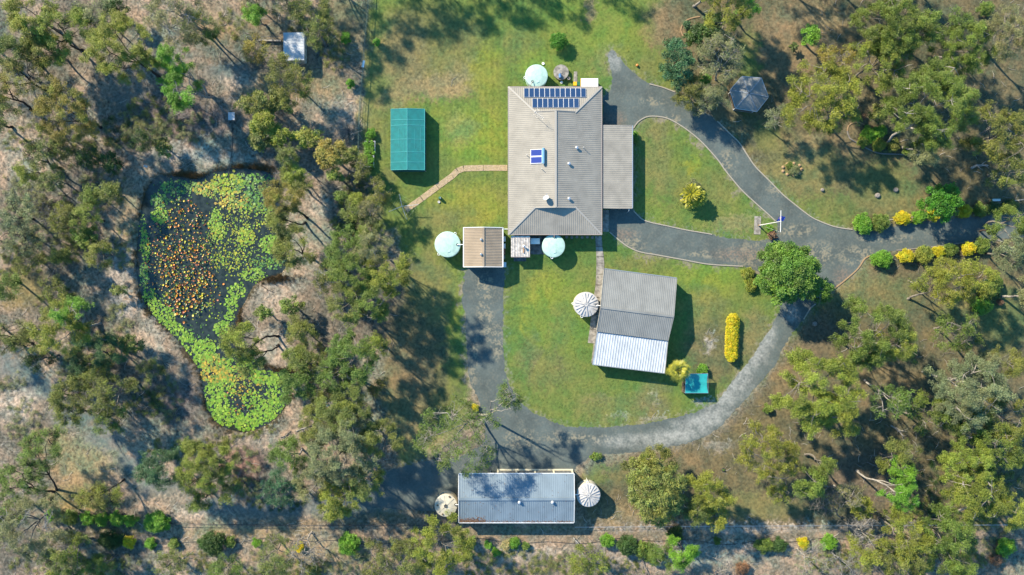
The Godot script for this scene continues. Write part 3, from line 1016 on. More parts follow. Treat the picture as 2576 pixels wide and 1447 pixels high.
func ground_colours() -> void:
	gr.resize(GW * GH); gg.resize(GW * GH); gb.resize(GW * GH); ga.resize(GW * GH)
	noise.seed = 21
	noise.frequency = 0.02
	noise2.seed = 33
	noise2.frequency = 0.35
	noise2.fractal_octaves = 3
	var litter := Color(0.115, 0.102, 0.078, 0.8)
	var pink := Color(0.235, 0.187, 0.135, 0.7)
	var tan := Color(0.23, 0.175, 0.09, 0.6)
	var green := Color(0.1, 0.142, 0.027, 0.3)
	var bright := Color(0.128, 0.19, 0.02, 0.3)
	var yellow := Color(0.175, 0.19, 0.022, 0.32)
	var olive := Color(0.135, 0.13, 0.046, 0.42)
	var brown := Color(0.102, 0.088, 0.046, 0.55)
	var orange := Color(0.165, 0.123, 0.066, 0.5)
	var pale := Color(0.33, 0.28, 0.22, 0.8)
	var clay := Color(0.27, 0.255, 0.225, 0.9)
	var gravel := Color(0.13, 0.14, 0.13, 0.3)
	var purple := Color(0.115, 0.09, 0.08, 0.9)
	for k in GW * GH:
		var w := clampf(0.5 + noise.get_noise_2d(k % GW, k / GW) * 1.4, 0.0, 1.0)
		gr[k] = lerpf(litter.r, pink.r, w); gg[k] = lerpf(litter.g, pink.g, w); gb[k] = lerpf(litter.b, pink.b, w); ga[k] = 0.85
	# paddock on the east, dry verge on the south, lawn in the middle
	region([1660, -60, 2640, -60, 2640, 1320, 1460, 1320, 1450, 1200, 1640, 1130, 1820, 1080, 1990, 880, 2010, 640, 1650, 220], brown, 1.0, 8)
	region([900, 1300, 2640, 1316, 2640, 1500, 900, 1500], Color(0.2, 0.155, 0.11, 0.75), 0.8, 4)
	region([930, -60, 1690, -60, 1650, 40, 1660, 110, 1720, 190, 1690, 240, 1900, 430, 2130, 570, 2180, 660, 2030, 790, 1900, 960, 1780, 1070, 1450, 1115, 1275, 1075, 1180, 700, 1172, 800, 1172, 1060, 1010, 1175, 960, 1000, 1010, 800, 1030, 660, 960, 560, 905, 430, 915, 200], green, 1.0, 6)
	var d := [
		# the old lawn to the north-west: straw and olive
		[1080, 110, 150, 150, olive, 0.75], [1000, 140, 90, 150, tan, 0.45], [1100, 215, 130, 45, tan, 0.75], [1160, 190, 60, 60, tan, 0.4], [985, 250, 60, 40, tan, 0.5], [1220, 180, 60, 90, yellow, 0.7], [1300, 110, 70, 60, olive, 0.35],
		[1010, 60, 70, 60, olive, 0.5], [1190, 80, 60, 60, brown, 0.3], [940, 300, 40, 110, olive, 0.5],
		# bright mown lawn round the house
		[1480, 60, 180, 110, bright, 0.5], [1370, 160, 90, 60, bright, 0.5], [1180, 340, 110, 110, bright, 0.85], [1240, 330, 50, 120, yellow, 0.6], [1150, 320, 70, 60, tan, 0.35], [1100, 300, 40, 60, yellow, 0.4], [1200, 510, 95, 75, yellow, 0.9], [1130, 500, 80, 60, yellow, 0.5], [1160, 545, 80, 40, olive, 0.4], [1090, 560, 60, 60, olive, 0.5],
		[1480, 25, 16, 50, tan, 0.85], [1530, 150, 60, 60, tan, 0.25], [1080, 700, 50, 130, olive, 0.75], [1040, 850, 110, 140, brown, 0.75], [1010, 1010, 80, 150, orange, 0.6], [1060, 1090, 90, 80, tan, 0.5], [1140, 760, 30, 120, yellow, 0.4], [1120, 720, 50, 70, olive, 0.5], [985, 440, 30, 40, brown, 0.4],
		[1660, 60, 70, 80, orange, 0.75], [1730, 90, 70, 60, orange, 0.7], [1625, 170, 40, 50, olive, 0.4], [1600, 90, 50, 80, yellow, 0.3],
		# southern lawn
		[1370, 720, 60, 60, yellow, 0.8], [1400, 780, 130, 130, bright, 0.35], [1410, 820, 40, 90, olive, 0.35], [1360, 930, 90, 70, olive, 0.5], [1330, 880, 40, 60, orange, 0.3], [1560, 1030, 160, 60, olive, 0.6], [1640, 1000, 60, 70, orange, 0.45], [1590, 660, 90, 24, olive, 0.5], [1760, 690, 120, 40, bright, 0.7], [1800, 720, 60, 50, yellow, 0.5], [1770, 790, 80, 90, olive, 0.65], [1790, 890, 110, 110, brown, 0.8], [1900, 850, 60, 110, orange, 0.6], [1840, 700, 60, 60, bright, 0.4], [1550, 690, 40, 40, olive, 0.3],
		[1050, 880, 110, 170, brown, 0.85], [1020, 980, 90, 150, orange, 0.5], [1100, 1000, 60, 90, brown, 0.6], [1090, 780, 60, 60, olive, 0.6], [1020, 700, 60, 80, brown, 0.5], [1020, 150, 80, 120, brown, 0.35],
		[1345, 915, 7, 75, brown, 0.4, 24.0], [1400, 905, 8, 70, brown, 0.35, -22.0], [1320, 800, 10, 60, yellow, 0.5], [1500, 1000, 60, 14, orange, 0.3],
		[1783, 862, 18, 34, clay, 0.75], [1652, 1050, 60, 9, clay, 0.5], [1768, 1008, 34, 14, clay, 0.75], [1640, 1000, 12, 26, pale, 0.4], [1560, 1045, 40, 10, pale, 0.4],
		# the island lawn inside the turning loop
		[1690, 430, 120, 140, green, 0.5], [1650, 400, 50, 110, orange, 0.3], [1738, 412, 26, 30, yellow, 0.9], [1700, 470, 70, 60, olive, 0.4], [1850, 560, 90, 32, tan, 0.5], [1640, 320, 60, 40, orange, 0.35], [1800, 470, 70, 60, olive, 0.4], [1650, 540, 40, 40, bright, 0.3],
		# the eastern paddock
		[1990, 90, 130, 120, orange, 0.95], [2080, 60, 90, 80, tan, 0.5], [2000, 200, 60, 80, orange, 0.7], [1880, 180, 40, 140, green, 0.75], [1930, 340, 60, 60, green, 0.5], [2020, 420, 150, 100, olive, 0.9], [2020, 370, 60, 50, tan, 0.5], [2080, 530, 130, 70, green, 0.65], [2220, 460, 120, 90, green, 0.45], [2300, 520, 190, 60, olive, 0.7], [2130, 690, 110, 70, tan, 0.5], [2200, 740, 160, 70, olive, 0.6], [2420, 790, 120, 70, olive, 0.8], [2520, 800, 80, 130, green, 0.4], [2060, 840, 70, 80, Color(0.1, 0.085, 0.06, 0.5), 0.8], [1990, 930, 90, 100, orange, 0.6], [1870, 1150, 150, 90, brown, 0.8], [1680, 1150, 160, 40, orange, 0.6], [1800, 1120, 60, 20, clay, 0.45], [1640, 1120, 90, 16, clay, 0.35], [1580, 1190, 90, 40, olive, 0.5], [1900, 1270, 170, 50, olive, 0.7], [1560, 1290, 90, 40, tan, 0.5], [1500, 1190, 40, 40, green, 0.5], [2230, 970, 120, 80, orange, 0.5], [2180, 1200, 150, 110, Color(0.1, 0.082, 0.06, 0.6), 0.9], [2350, 190, 70, 50, tan, 0.5], [2480, 220, 80, 70, brown, 0.5], [2140, 340, 90, 60, orange, 0.5], [2350, 1080, 120, 90, brown, 0.8],
		# the southern boundary strip with its wheel tracks
		[1740, 1331, 560, 9, clay, 0.75], [1720, 1349, 520, 8, Color(0.17, 0.15, 0.11, 0.7), 0.6], [1780, 1368, 520, 8, clay, 0.55], [2050, 1322, 420, 7, pale, 0.6], [1350, 1330, 190, 10, olive, 0.5], [1320, 1390, 170, 30, pale, 0.6], [1400, 1420, 160, 30, pink, 0.6], [1700, 1400, 300, 40, clay, 0.45], [2000, 1400, 120, 50, pink, 0.6], [1130, 1345, 180, 14, tan, 0.6], [640, 1335, 280, 16, tan, 0.7], [520, 1415, 240, 46, pink, 0.7], [800, 1400, 200, 60, tan, 0.6], [300, 1320, 160, 22, olive, 0.6], [960, 1290, 120, 18, brown, 0.8], [820, 1310, 280, 9, orange, 0.6], [2300, 1395, 260, 46, litter, 0.6],
		# bush on the west: leaf litter, clay banks, an old gravel track
		[570, 180, 90, 34, gravel, 0.7], [420, 130, 120, 50, gravel, 0.35], [660, 205, 60, 30, tan, 0.8], [600, 205, 70, 22, pale, 0.6], [770, 210, 140, 70, tan, 0.7], [850, 290, 60, 60, pale, 0.45], [540, 60, 140, 70, tan, 0.55], [580, 25, 80, 40, pink, 0.8], [860, 60, 70, 130, olive, 0.5], [700, 70, 110, 60, orange, 0.4], [780, 300, 110, 90, pink, 0.6], [640, 250, 70, 50, tan, 0.6],
		[500, 300, 140, 60, purple, 0.85], [400, 260, 90, 60, purple, 0.5], [440, 380, 120, 34, clay, 0.55], [560, 395, 130, 26, clay, 0.45], [330, 320, 120, 70, purple, 0.5], [310, 230, 70, 50, gravel, 0.5], [180, 330, 120, 70, pink, 0.5], [60, 400, 80, 60, pale, 0.5], [200, 490, 110, 90, purple, 0.7], [255, 520, 60, 60, pink, 0.6], [320, 560, 40, 130, tan, 0.6], [300, 660, 50, 90, clay, 0.6], [220, 640, 70, 60, litter, 0.6], [50, 720, 90, 70, Color(0.17, 0.135, 0.05, 0.5), 0.8], [230, 720, 90, 60, pink, 0.55], [310, 760, 50, 60, clay, 0.8], [375, 850, 50, 90, pale, 0.6], [300, 860, 60, 50, pink, 0.6], [440, 1000, 70, 110, purple, 0.85], [430, 930, 40, 60, pink, 0.6], [330, 730, 22, 30, Color(0.3, 0.19, 0.1, 0.6), 0.5], [480, 1090, 60, 50, pink, 0.6],
		[20, 910, 80, 50, gravel, 0.85], [90, 970, 80, 50, gravel, 0.85], [180, 1040, 80, 50, gravel, 0.85], [260, 1100, 70, 50, gravel, 0.9], [320, 1160, 60, 44, gravel, 0.9], [400, 1220, 90, 36, gravel, 0.9], [520, 1268, 110, 28, gravel, 0.9], [680, 1280, 140, 26, gravel, 0.8], [860, 1270, 160, 34, gravel, 0.8], [980, 1230, 110, 60, gravel, 0.9],
		[40, 1020, 80, 60, pale, 0.85], [120, 1110, 90, 50, tan, 0.85], [210, 1170, 110, 70, tan, 0.8], [210, 1250, 130, 50, Color(0.2, 0.16, 0.06, 0.6), 0.8], [450, 1290, 110, 14, pale, 0.7], [60, 860, 60, 40, tan, 0.6],
		[780, 570, 80, 110, pink, 0.95], [800, 520, 40, 40, pale, 0.6], [690, 750, 90, 60, pale, 0.6], [680, 870, 70, 70, pale, 0.7], [640, 1100, 80, 50, pale, 0.5], [610, 1170, 70, 70, Color(0.19, 0.1, 0.08, 0.8), 0.7], [880, 470, 60, 50, litter, 0.6], [1000, 880, 30, 60, tan, 0.3],
	]
	for e in d:
		dab(e[0], e[1], e[2], e[3], e[4], e[5], e[6] if e.size() > 6 else 0.0)
	pond_poly = outline([363, 487, 377, 457, 393, 443, 449, 440, 488, 449, 519, 442, 537, 431, 593, 422, 640, 422, 682, 437, 694, 466, 700, 492, 702, 540, 704, 585, 712, 610, 721, 655, 712, 680, 686, 697, 652, 704, 630, 722, 623, 740, 607, 768, 595, 801, 586, 829, 582, 859, 601, 884, 643, 903, 656, 920, 695, 933, 728, 941, 730, 970, 724, 1004, 706, 1038, 681, 1060, 654, 1077, 612, 1088, 571, 1080, 541, 1063, 519, 1030, 511, 994, 506, 953, 498, 925, 474, 892, 452, 862, 427, 837, 391, 804, 366, 771, 350, 738, 344, 705, 341, 678, 343, 608, 349, 557, 355, 515])
	pond = cover([pond_poly], 3)
	var rim := cover([pond_poly], 5)
	for k in GW * GH:
		var w := smoothstep(0.18, 0.5, rim[k])
		gr[k] = lerpf(gr[k], 0.05, w); gg[k] = lerpf(gg[k], 0.04, w); gb[k] = lerpf(gb[k], 0.022, w)

func driveway_field() -> void:
	var main := outline([1516, 238, 1534, 233, 1536, 213, 1540, 194, 1536, 170, 1528, 140, 1533, 118, 1545, 125, 1552, 140, 1565, 155, 1585, 175, 1607, 194, 1633, 211, 1665, 219, 1697, 231, 1740, 258, 1804, 305, 1834, 335, 1858, 358, 1878, 388, 1900, 420, 1935, 455, 1969, 490, 1997, 513, 2024, 534, 2049, 551, 2091, 568, 2118, 574, 2149, 578, 2243, 571, 2314, 557, 2452, 546, 2640, 534, 2640, 592, 2507, 601, 2369, 618, 2254, 629, 2189, 643, 2171, 661, 2155, 679, 2124, 706, 2091, 732, 2051, 765, 2022, 803, 1999, 827, 1971, 873, 1952, 915, 1929, 945, 1896, 980, 1863, 1018, 1835, 1048, 1805, 1081, 1770, 1100, 1720, 1117, 1640, 1133, 1560, 1142, 1500, 1142, 1462, 1162, 1444, 1180, 1443, 1200, 1150, 1200, 1150, 1290, 900, 1275, 900, 1215, 994, 1178, 1073, 1160, 1150, 1152, 1215, 1120, 1222, 1080, 1205, 1010, 1180, 960, 1173, 880, 1170, 786, 1160, 764, 1164, 743, 1166, 696, 1175, 671, 1268, 671, 1268, 721, 1264, 772, 1268, 930, 1280, 965, 1302, 1003, 1332, 1033, 1390, 1062, 1430, 1075, 1520, 1077, 1640, 1064, 1747, 1039, 1803, 1013, 1829, 976, 1859, 938, 1887, 906, 1915, 859, 1940, 822, 1964, 780, 1950, 700, 1870, 670, 1784, 665, 1721, 654, 1666, 644, 1647, 640, 1612, 634, 1583, 623, 1560, 607, 1533, 584, 1531, 583, 1531, 500, 1516, 500])
	var isle := outline([1593, 323, 1604, 307, 1627, 294, 1653, 293, 1678, 298, 1704, 311, 1736, 333, 1767, 360, 1805, 402, 1827, 433, 1865, 478, 1900, 511, 1926, 534, 1952, 557, 1958, 579, 1931, 606, 1913, 607, 1824, 597, 1775, 587, 1727, 579, 1680, 569, 1624, 556, 1604, 542, 1590, 528])
	drive = cover([main], 2)
	var hole := cover([isle], 2)
	var s := Shape.new()
	var sandy := [[1250, 860, 20, 60], [1190, 900, 14, 90], [1480, 1105, 90, 16], [1690, 300, 30, 14], [2400, 585, 90, 8], [2000, 580, 60, 20], [1780, 640, 70, 12], [1640, 255, 40, 14], [1590, 610, 40, 30], [1560, 640, 60, 20], [1220, 800, 26, 90], [1220, 720, 30, 40], [1310, 1110, 60, 36], [1410, 1100, 50, 20], [2160, 645, 60, 34], [2230, 600, 90, 14], [2060, 640, 60, 40], [1900, 640, 90, 40], [1700, 330, 40, 30], [1960, 470, 40, 30], [1830, 410, 30, 40]]
	var chalky := [[1900, 870, 26, 60], [1868, 930, 26, 40], [1830, 995, 30, 30], [1780, 1055, 44, 22], [1700, 1098, 60, 14], [1890, 880, 60, 70], [1930, 840, 30, 50], [1850, 960, 60, 60], [1800, 1030, 60, 50], [1740, 1075, 70, 36], [1680, 1100, 70, 30], [1590, 1110, 110, 24], [1990, 790, 30, 30], [1545, 150, 24, 40]]
	var rusty := [[1560, 590, 60, 22], [1860, 640, 90, 24], [2120, 700, 30, 40], [1545, 300, 40, 26]]
	var f := PackedFloat32Array()
	f.resize(GW * GH)
	for z in GH:
		for x in GW:
			var k := z * GW + x
			f[k] = drive[k] - hole[k]
			if f[k] > 0.02 and f[k] < 0.98:
				f[k] += noise2.get_noise_2d(x * 1.5, z * 1.5) * 0.34
	drive = f
	var grey := Color(0.074, 0.094, 0.09)
	var tw := 1392
	var th := 840
	var px := PackedByteArray()
	px.resize(tw * th * 3)
	var r := RandomNumberGenerator.new()
	r.seed = 71
	var curve := PackedByteArray()
	for k in 1024:
		curve.append(int(255.0 * Color(k / 1023.0, 0, 0).linear_to_srgb().r))
	for y in th:
		var wz := (y + 0.5) / th * HZ * 2.0 - HZ
		var v := wz / EYE * FOCAL + 723.5
		for x in tw:
			var wx := (x + 0.5) / tw * HX * 2.0 - HX
			if f[clampi(int((wz + HZ) / CELL + 0.5), 0, GH - 1) * GW + clampi(int((wx + HX) / CELL + 0.5), 0, GW - 1)] < 0.1:
				continue
			var u := wx / EYE * FOCAL + 1287.5
			var n1 := noise2.get_noise_2d(wx * 1.3, wz * 1.3)
			var n2 := noise2.get_noise_2d(wx * 5.0 + 90.0, wz * 5.0)
			var n3 := noise.get_noise_2d(wx * 9.0, wz * 9.0)
			var grain := r.randf() - 0.5
			var col := grey * (1.0 + 0.1 * n1 + 0.16 * n2 + 0.3 * n3 + 0.2 * grain)
			var fleck := clampf(n2 * 2.4 + n1 * 1.6 - 0.35, 0.0, 1.0)
			col = col.lerp(Color(0.16, 0.145, 0.105), fleck * 0.28)
			for e in sandy:
				var dd := Vector2((u - e[0]) / e[2], (v - e[1]) / e[3]).length()
				if dd < 1.0:
					col = col.lerp(Color(0.21, 0.19, 0.135) * (1.0 + 0.3 * grain), clampf(2.0 - 2.0 * dd, 0.0, 1.0) * clampf(0.15 + n2 * 2.2 + n1 * 2.0, 0.0, 0.85))
			for e in chalky:
				var dd := Vector2((u - e[0]) / e[2], (v - e[1]) / e[3]).length()
				if dd < 1.0:
					col = col.lerp(Color(0.29, 0.295, 0.275) * (1.0 + 0.25 * grain + 0.2 * n2), clampf(1.2 - 1.2 * dd, 0.0, 0.7) * clampf(0.62 + n1 * 0.6 + n2 * 0.35, 0.0, 1.0))
			for e in rusty:
				var dd := Vector2((u - e[0]) / e[2], (v - e[1]) / e[3]).length()
				if dd < 1.0:
					col = col.lerp(Color(0.17, 0.13, 0.1) * (1.0 + 0.4 * grain), clampf(1.2 - 1.2 * dd, 0.0, 0.8) * clampf(0.6 + n2 * 1.2, 0.0, 1.0))
			var o := (y * tw + x) * 3
			px[o] = curve[clampi(int(col.r * 1023.0), 4, 1023)]
			px[o + 1] = curve[clampi(int(col.g * 1023.0), 4, 1023)]
			px[o + 2] = curve[clampi(int(col.b * 1023.0), 4, 1023)]
	for z in GH - 1:
		for x in GW - 1:
			var c := [f[z * GW + x], f[z * GW + x + 1], f[(z + 1) * GW + x + 1], f[(z + 1) * GW + x]]
			if maxf(maxf(c[0], c[1]), maxf(c[2], c[3])) < 0.5:
				continue
			var p := [Vector2(x, z), Vector2(x + 1, z), Vector2(x + 1, z + 1), Vector2(x, z + 1)]
			var ring := []
			for e in 4:
				var g := (e + 1) % 4
				if c[e] >= 0.5:
					ring.append(p[e])
				if (c[e] >= 0.5) != (c[g] >= 0.5):
					ring.append((p[e] as Vector2).lerp(p[g], (0.5 - c[e]) / (c[g] - c[e])))
			var ids := []
			for q in ring:
				var w := Vector3(q.x * CELL - HX, 0.014, q.y * CELL - HZ)
				ids.append(s.vert(w, Vector3.UP, Vector2(w.x / HX * 0.5 + 0.5, w.z / HZ * 0.5 + 0.5)))
			for e in range(1, ids.size() - 1):
				s.i.append_array([ids[0], ids[e], ids[e + 1]])
	var m := StandardMaterial3D.new()
	m.albedo_texture = ImageTexture.create_from_image(Image.create_from_data(tw, th, false, Image.FORMAT_RGB8, px))
	m.texture_repeat = false
	m.roughness = 0.9
	struct("driveway", s, m)

func ground_sheet() -> void:
	var tw := 1392
	var th := 840
	var px := PackedByteArray()
	px.resize(tw * th * 3)
	var hp := PackedByteArray()
	hp.resize(tw * th)
	var r := RandomNumberGenerator.new()
	r.seed = 9
	var fine := FastNoiseLite.new()
	fine.seed = 50
	fine.frequency = 0.3
	fine.fractal_octaves = 3
	var curve := PackedByteArray()
	for k in 1024:
		curve.append(int(255.0 * Color(k / 1023.0, 0, 0).linear_to_srgb().r))
	for y in th:
		var z := (y + 0.5) / th * HZ * 2.0 - HZ
		for x in tw:
			var wx := (x + 0.5) / tw * HX * 2.0 - HX
			var n1 := fine.get_noise_2d(wx * 0.9, z * 0.9)
			var n2 := fine.get_noise_2d(wx * 4.0 + 300.0, z * 4.0)
			var sx := clampf((wx + n1 * 2.2 + HX) / CELL, 0.0, GW - 1.01)
			var sz := clampf((z + n2 * 1.4 - n1 * 1.2 + HZ) / CELL, 0.0, GH - 1.01)
			var k := int(sz) * GW + int(sx)
			var rough := ga[k]
			var grain := r.randf() - 0.5
			var lift := n2 * 0.9 + grain * 0.75 + n1 * 0.45
			var m := 1.0 + rough * lift
			# thatch and clover come and go through the lawn in drifts a few metres wide
			var drift := clampf(fine.get_noise_2d(wx * 0.16 + 900.0, z * 0.16) * 1.6 + n1 * 0.7, -1.0, 1.0)
			var dry := clampf(drift, 0.0, 1.0) * clampf(1.1 - rough * 1.3, 0.0, 1.0) * 0.42
			if rough < 0.36 and wx > -32.0 and wx < 8.0 and z < 2.0:
				m *= 1.0 + 0.07 * sin(wx * 5.3 + n1 * 1.2)
			var verge := smoothstep(0.03, 0.42, drive[k]) * clampf(0.55 + n1 * 1.1 + n2 * 0.8, 0.0, 0.9)
			var lush := clampf(-drift, 0.0, 1.0) * 0.22
			var straw := clampf(n1 * 0.8 + grain * 0.35, -0.4, 0.4) * (0.35 + 0.4 * rough)
			var o := (y * tw + x) * 3
			px[o] = curve[clampi(int(lerpf(lerpf(gr[k], 0.15, dry), 0.165, verge) * m * (1.0 + straw * 0.5 - lush) * 1023.0), 4, 1023)]
			px[o + 1] = curve[clampi(int(lerpf(lerpf(gg[k], 0.135, dry), 0.155, verge) * m * 1023.0), 4, 1023)]
			px[o + 2] = curve[clampi(int(lerpf(lerpf(gb[k], 0.045, dry), 0.115, verge) * m * (1.0 - straw * 0.2) * 1023.0), 3, 1023)]
			hp[y * tw + x] = clampi(int(128.0 + lift * 90.0), 0, 255)
	var m := StandardMaterial3D.new()
	m.albedo_texture = ImageTexture.create_from_image(Image.create_from_data(tw, th, false, Image.FORMAT_RGB8, px))
	m.roughness = 0.95
	m.texture_repeat = false
	m.heightmap_enabled = true
	m.heightmap_texture = ImageTexture.create_from_image(Image.create_from_data(tw, th, false, Image.FORMAT_L8, hp))
	m.heightmap_scale = 9.0
	var s := Shape.new()
	var nx := 348
	var nz := 210
	for z in nz + 1:
		for x in nx + 1:
			var p := Vector3(lerpf(-HX, HX, float(x) / nx), 0, lerpf(-HZ, HZ, float(z) / nz))
			p.y = level(p.x, p.z)
			var nn := Vector3(level(p.x - 0.4, p.z) - level(p.x + 0.4, p.z), 0.8, level(p.x, p.z - 0.4) - level(p.x, p.z + 0.4)).normalized()
			s.vert(p, nn, Vector2(float(x) / nx, float(z) / nz))
	for z in nz:
		for x in nx:
			var k := z * (nx + 1) + x
			s.i.append_array([k, k + 1, k + nx + 2, k, k + nx + 2, k + nx + 1])
	struct("ground", s, m)
	var far := Shape.new()
	for e in [[-600, -600, 600, -HZ], [-600, HZ, 600, 600], [-600, -HZ, -HX, HZ], [HX, -HZ, 600, HZ]]:
		far.quad(Vector3(e[0], 0, e[1]), Vector3(e[2], 0, e[1]), Vector3(e[2], 0, e[3]), Vector3(e[0], 0, e[3]))
	var fm := worn(paint(0.14, 0.12, 0.07, 0.95), 0.06, "stain")
	struct("outer_ground", far, fm)

func grasses() -> void:
	# tufts over the whole ground, each in the colour of the soil or lawn under it
	var r := RandomNumberGenerator.new()
	r.seed = 404
	var places := [[], [], []]
	var tints := [[], [], []]
	for k in 130000:
		var x := r.randf_range(-HX, HX)
		var z := r.randf_range(-HZ, HZ)
		if sample(drive, x, z) > 0.42 or sample(pond, x, z) > 0.3:
			continue
		var rough := sample(ga, x, z)
		var c := tone(x, z)
		var b := Basis.from_euler(Vector3(r.randf_range(-0.3, 0.3), r.randf() * TAU, 0)).scaled(Vector3(1.2, 0.35 + rough * 0.75, 1.2) * r.randf_range(0.6, 1.3))
		var m := r.randf_range(0.7, 1.35)
		var q := k % 3
		places[q].append(Transform3D(b, Vector3(x, level(x, z) - 0.02, z)))
		var w := r.randf_range(-0.1, 0.18) * rough
		tints[q].append(Color(c.r * m * (1.0 + w), c.g * m * (1.04 + w * 0.6), c.b * m))
	for q in 3:
		swarm("grass", tufts[q], M.blade, places[q], tints[q], self, true, "short grass and dry tufts growing over the whole open ground")
	# fallen twigs and bark in the bush
	var stick := Shape.new()
	stick.tube([Vector3(-0.4, 0, 0), Vector3(0.05, 0.03, 0.06), Vector3(0.45, 0.01, -0.05)], [0.015, 0.02, 0.01], 4, false)
	places = []
	tints = []
	for k in 9000:
		var x := r.randf_range(-HX, HX)
		var z := r.randf_range(-HZ, HZ)
		if sample(ga, x, z) < 0.55 or sample(drive, x, z) > 0.4 or sample(pond, x, z) > 0.1:
			continue
		var l := r.randf_range(0.5, 2.2)
		places.append(Transform3D(Basis(Vector3.UP, r.randf() * TAU).scaled(Vector3(l, 1.4, l)), Vector3(x, 0.05, z)))
		var g := r.randf_range(0.1, 0.5)
		tints.append(Color(g, g * 0.92, g * 0.8))
	swarm("fallen_twigs", stick.mesh(), M.blade, places, tints, self, true, "pale fallen twigs scattered through the leaf litter of the bush")

func undergrowth(called: String, label: String, kind: String, spots: Array, h: float, dens: float) -> void:
	var r := RandomNumberGenerator.new()
	r.seed = hash(called) % 10000
	var places := []
	var tints := []
	for e in spots:
		var n := int(e[2] * e[3] * 0.018 * dens) + 3
		for k in n:
			var a := r.randf() * TAU
			var d := sqrt(r.randf())
			var p := at(e[0] + cos(a) * d * e[2], e[1] + sin(a) * d * e[3])
			if sample(pond, p.x, p.z) > 0.25 or sample(drive, p.x, p.z) > 0.45:
				continue
			var t := h * r.randf_range(0.4, 1.1)
			p.y = level(p.x, p.z) + t * 0.5
			clump(places, tints, p, Vector3(0.5, t * 0.5, 0.5), 7, leaf_tint(kind, r, 0.3), r, 0.7)
	swarm(called, sprays[0], M.leaf, places, tints, self, true, label)

func wall_ring(root: Node3D, corners: Array, inset: float, h: float, m: Material, drop := 0.12) -> void:
	# walls of a building: corners at eave height, in order
	var mid := Vector3.ZERO
	for p in corners:
		mid += p / corners.size()
	var q := []
	for p in corners:
		var e: Vector3 = p - mid
		q.append(Vector3(p.x - signf(e.x) * inset, 0, p.z - signf(e.z) * inset))
	for k in q.size():
		plank_wall(root, q[k], q[(k + 1) % q.size()], h - drop, m, 0.14 if k % 2 else 0.13)

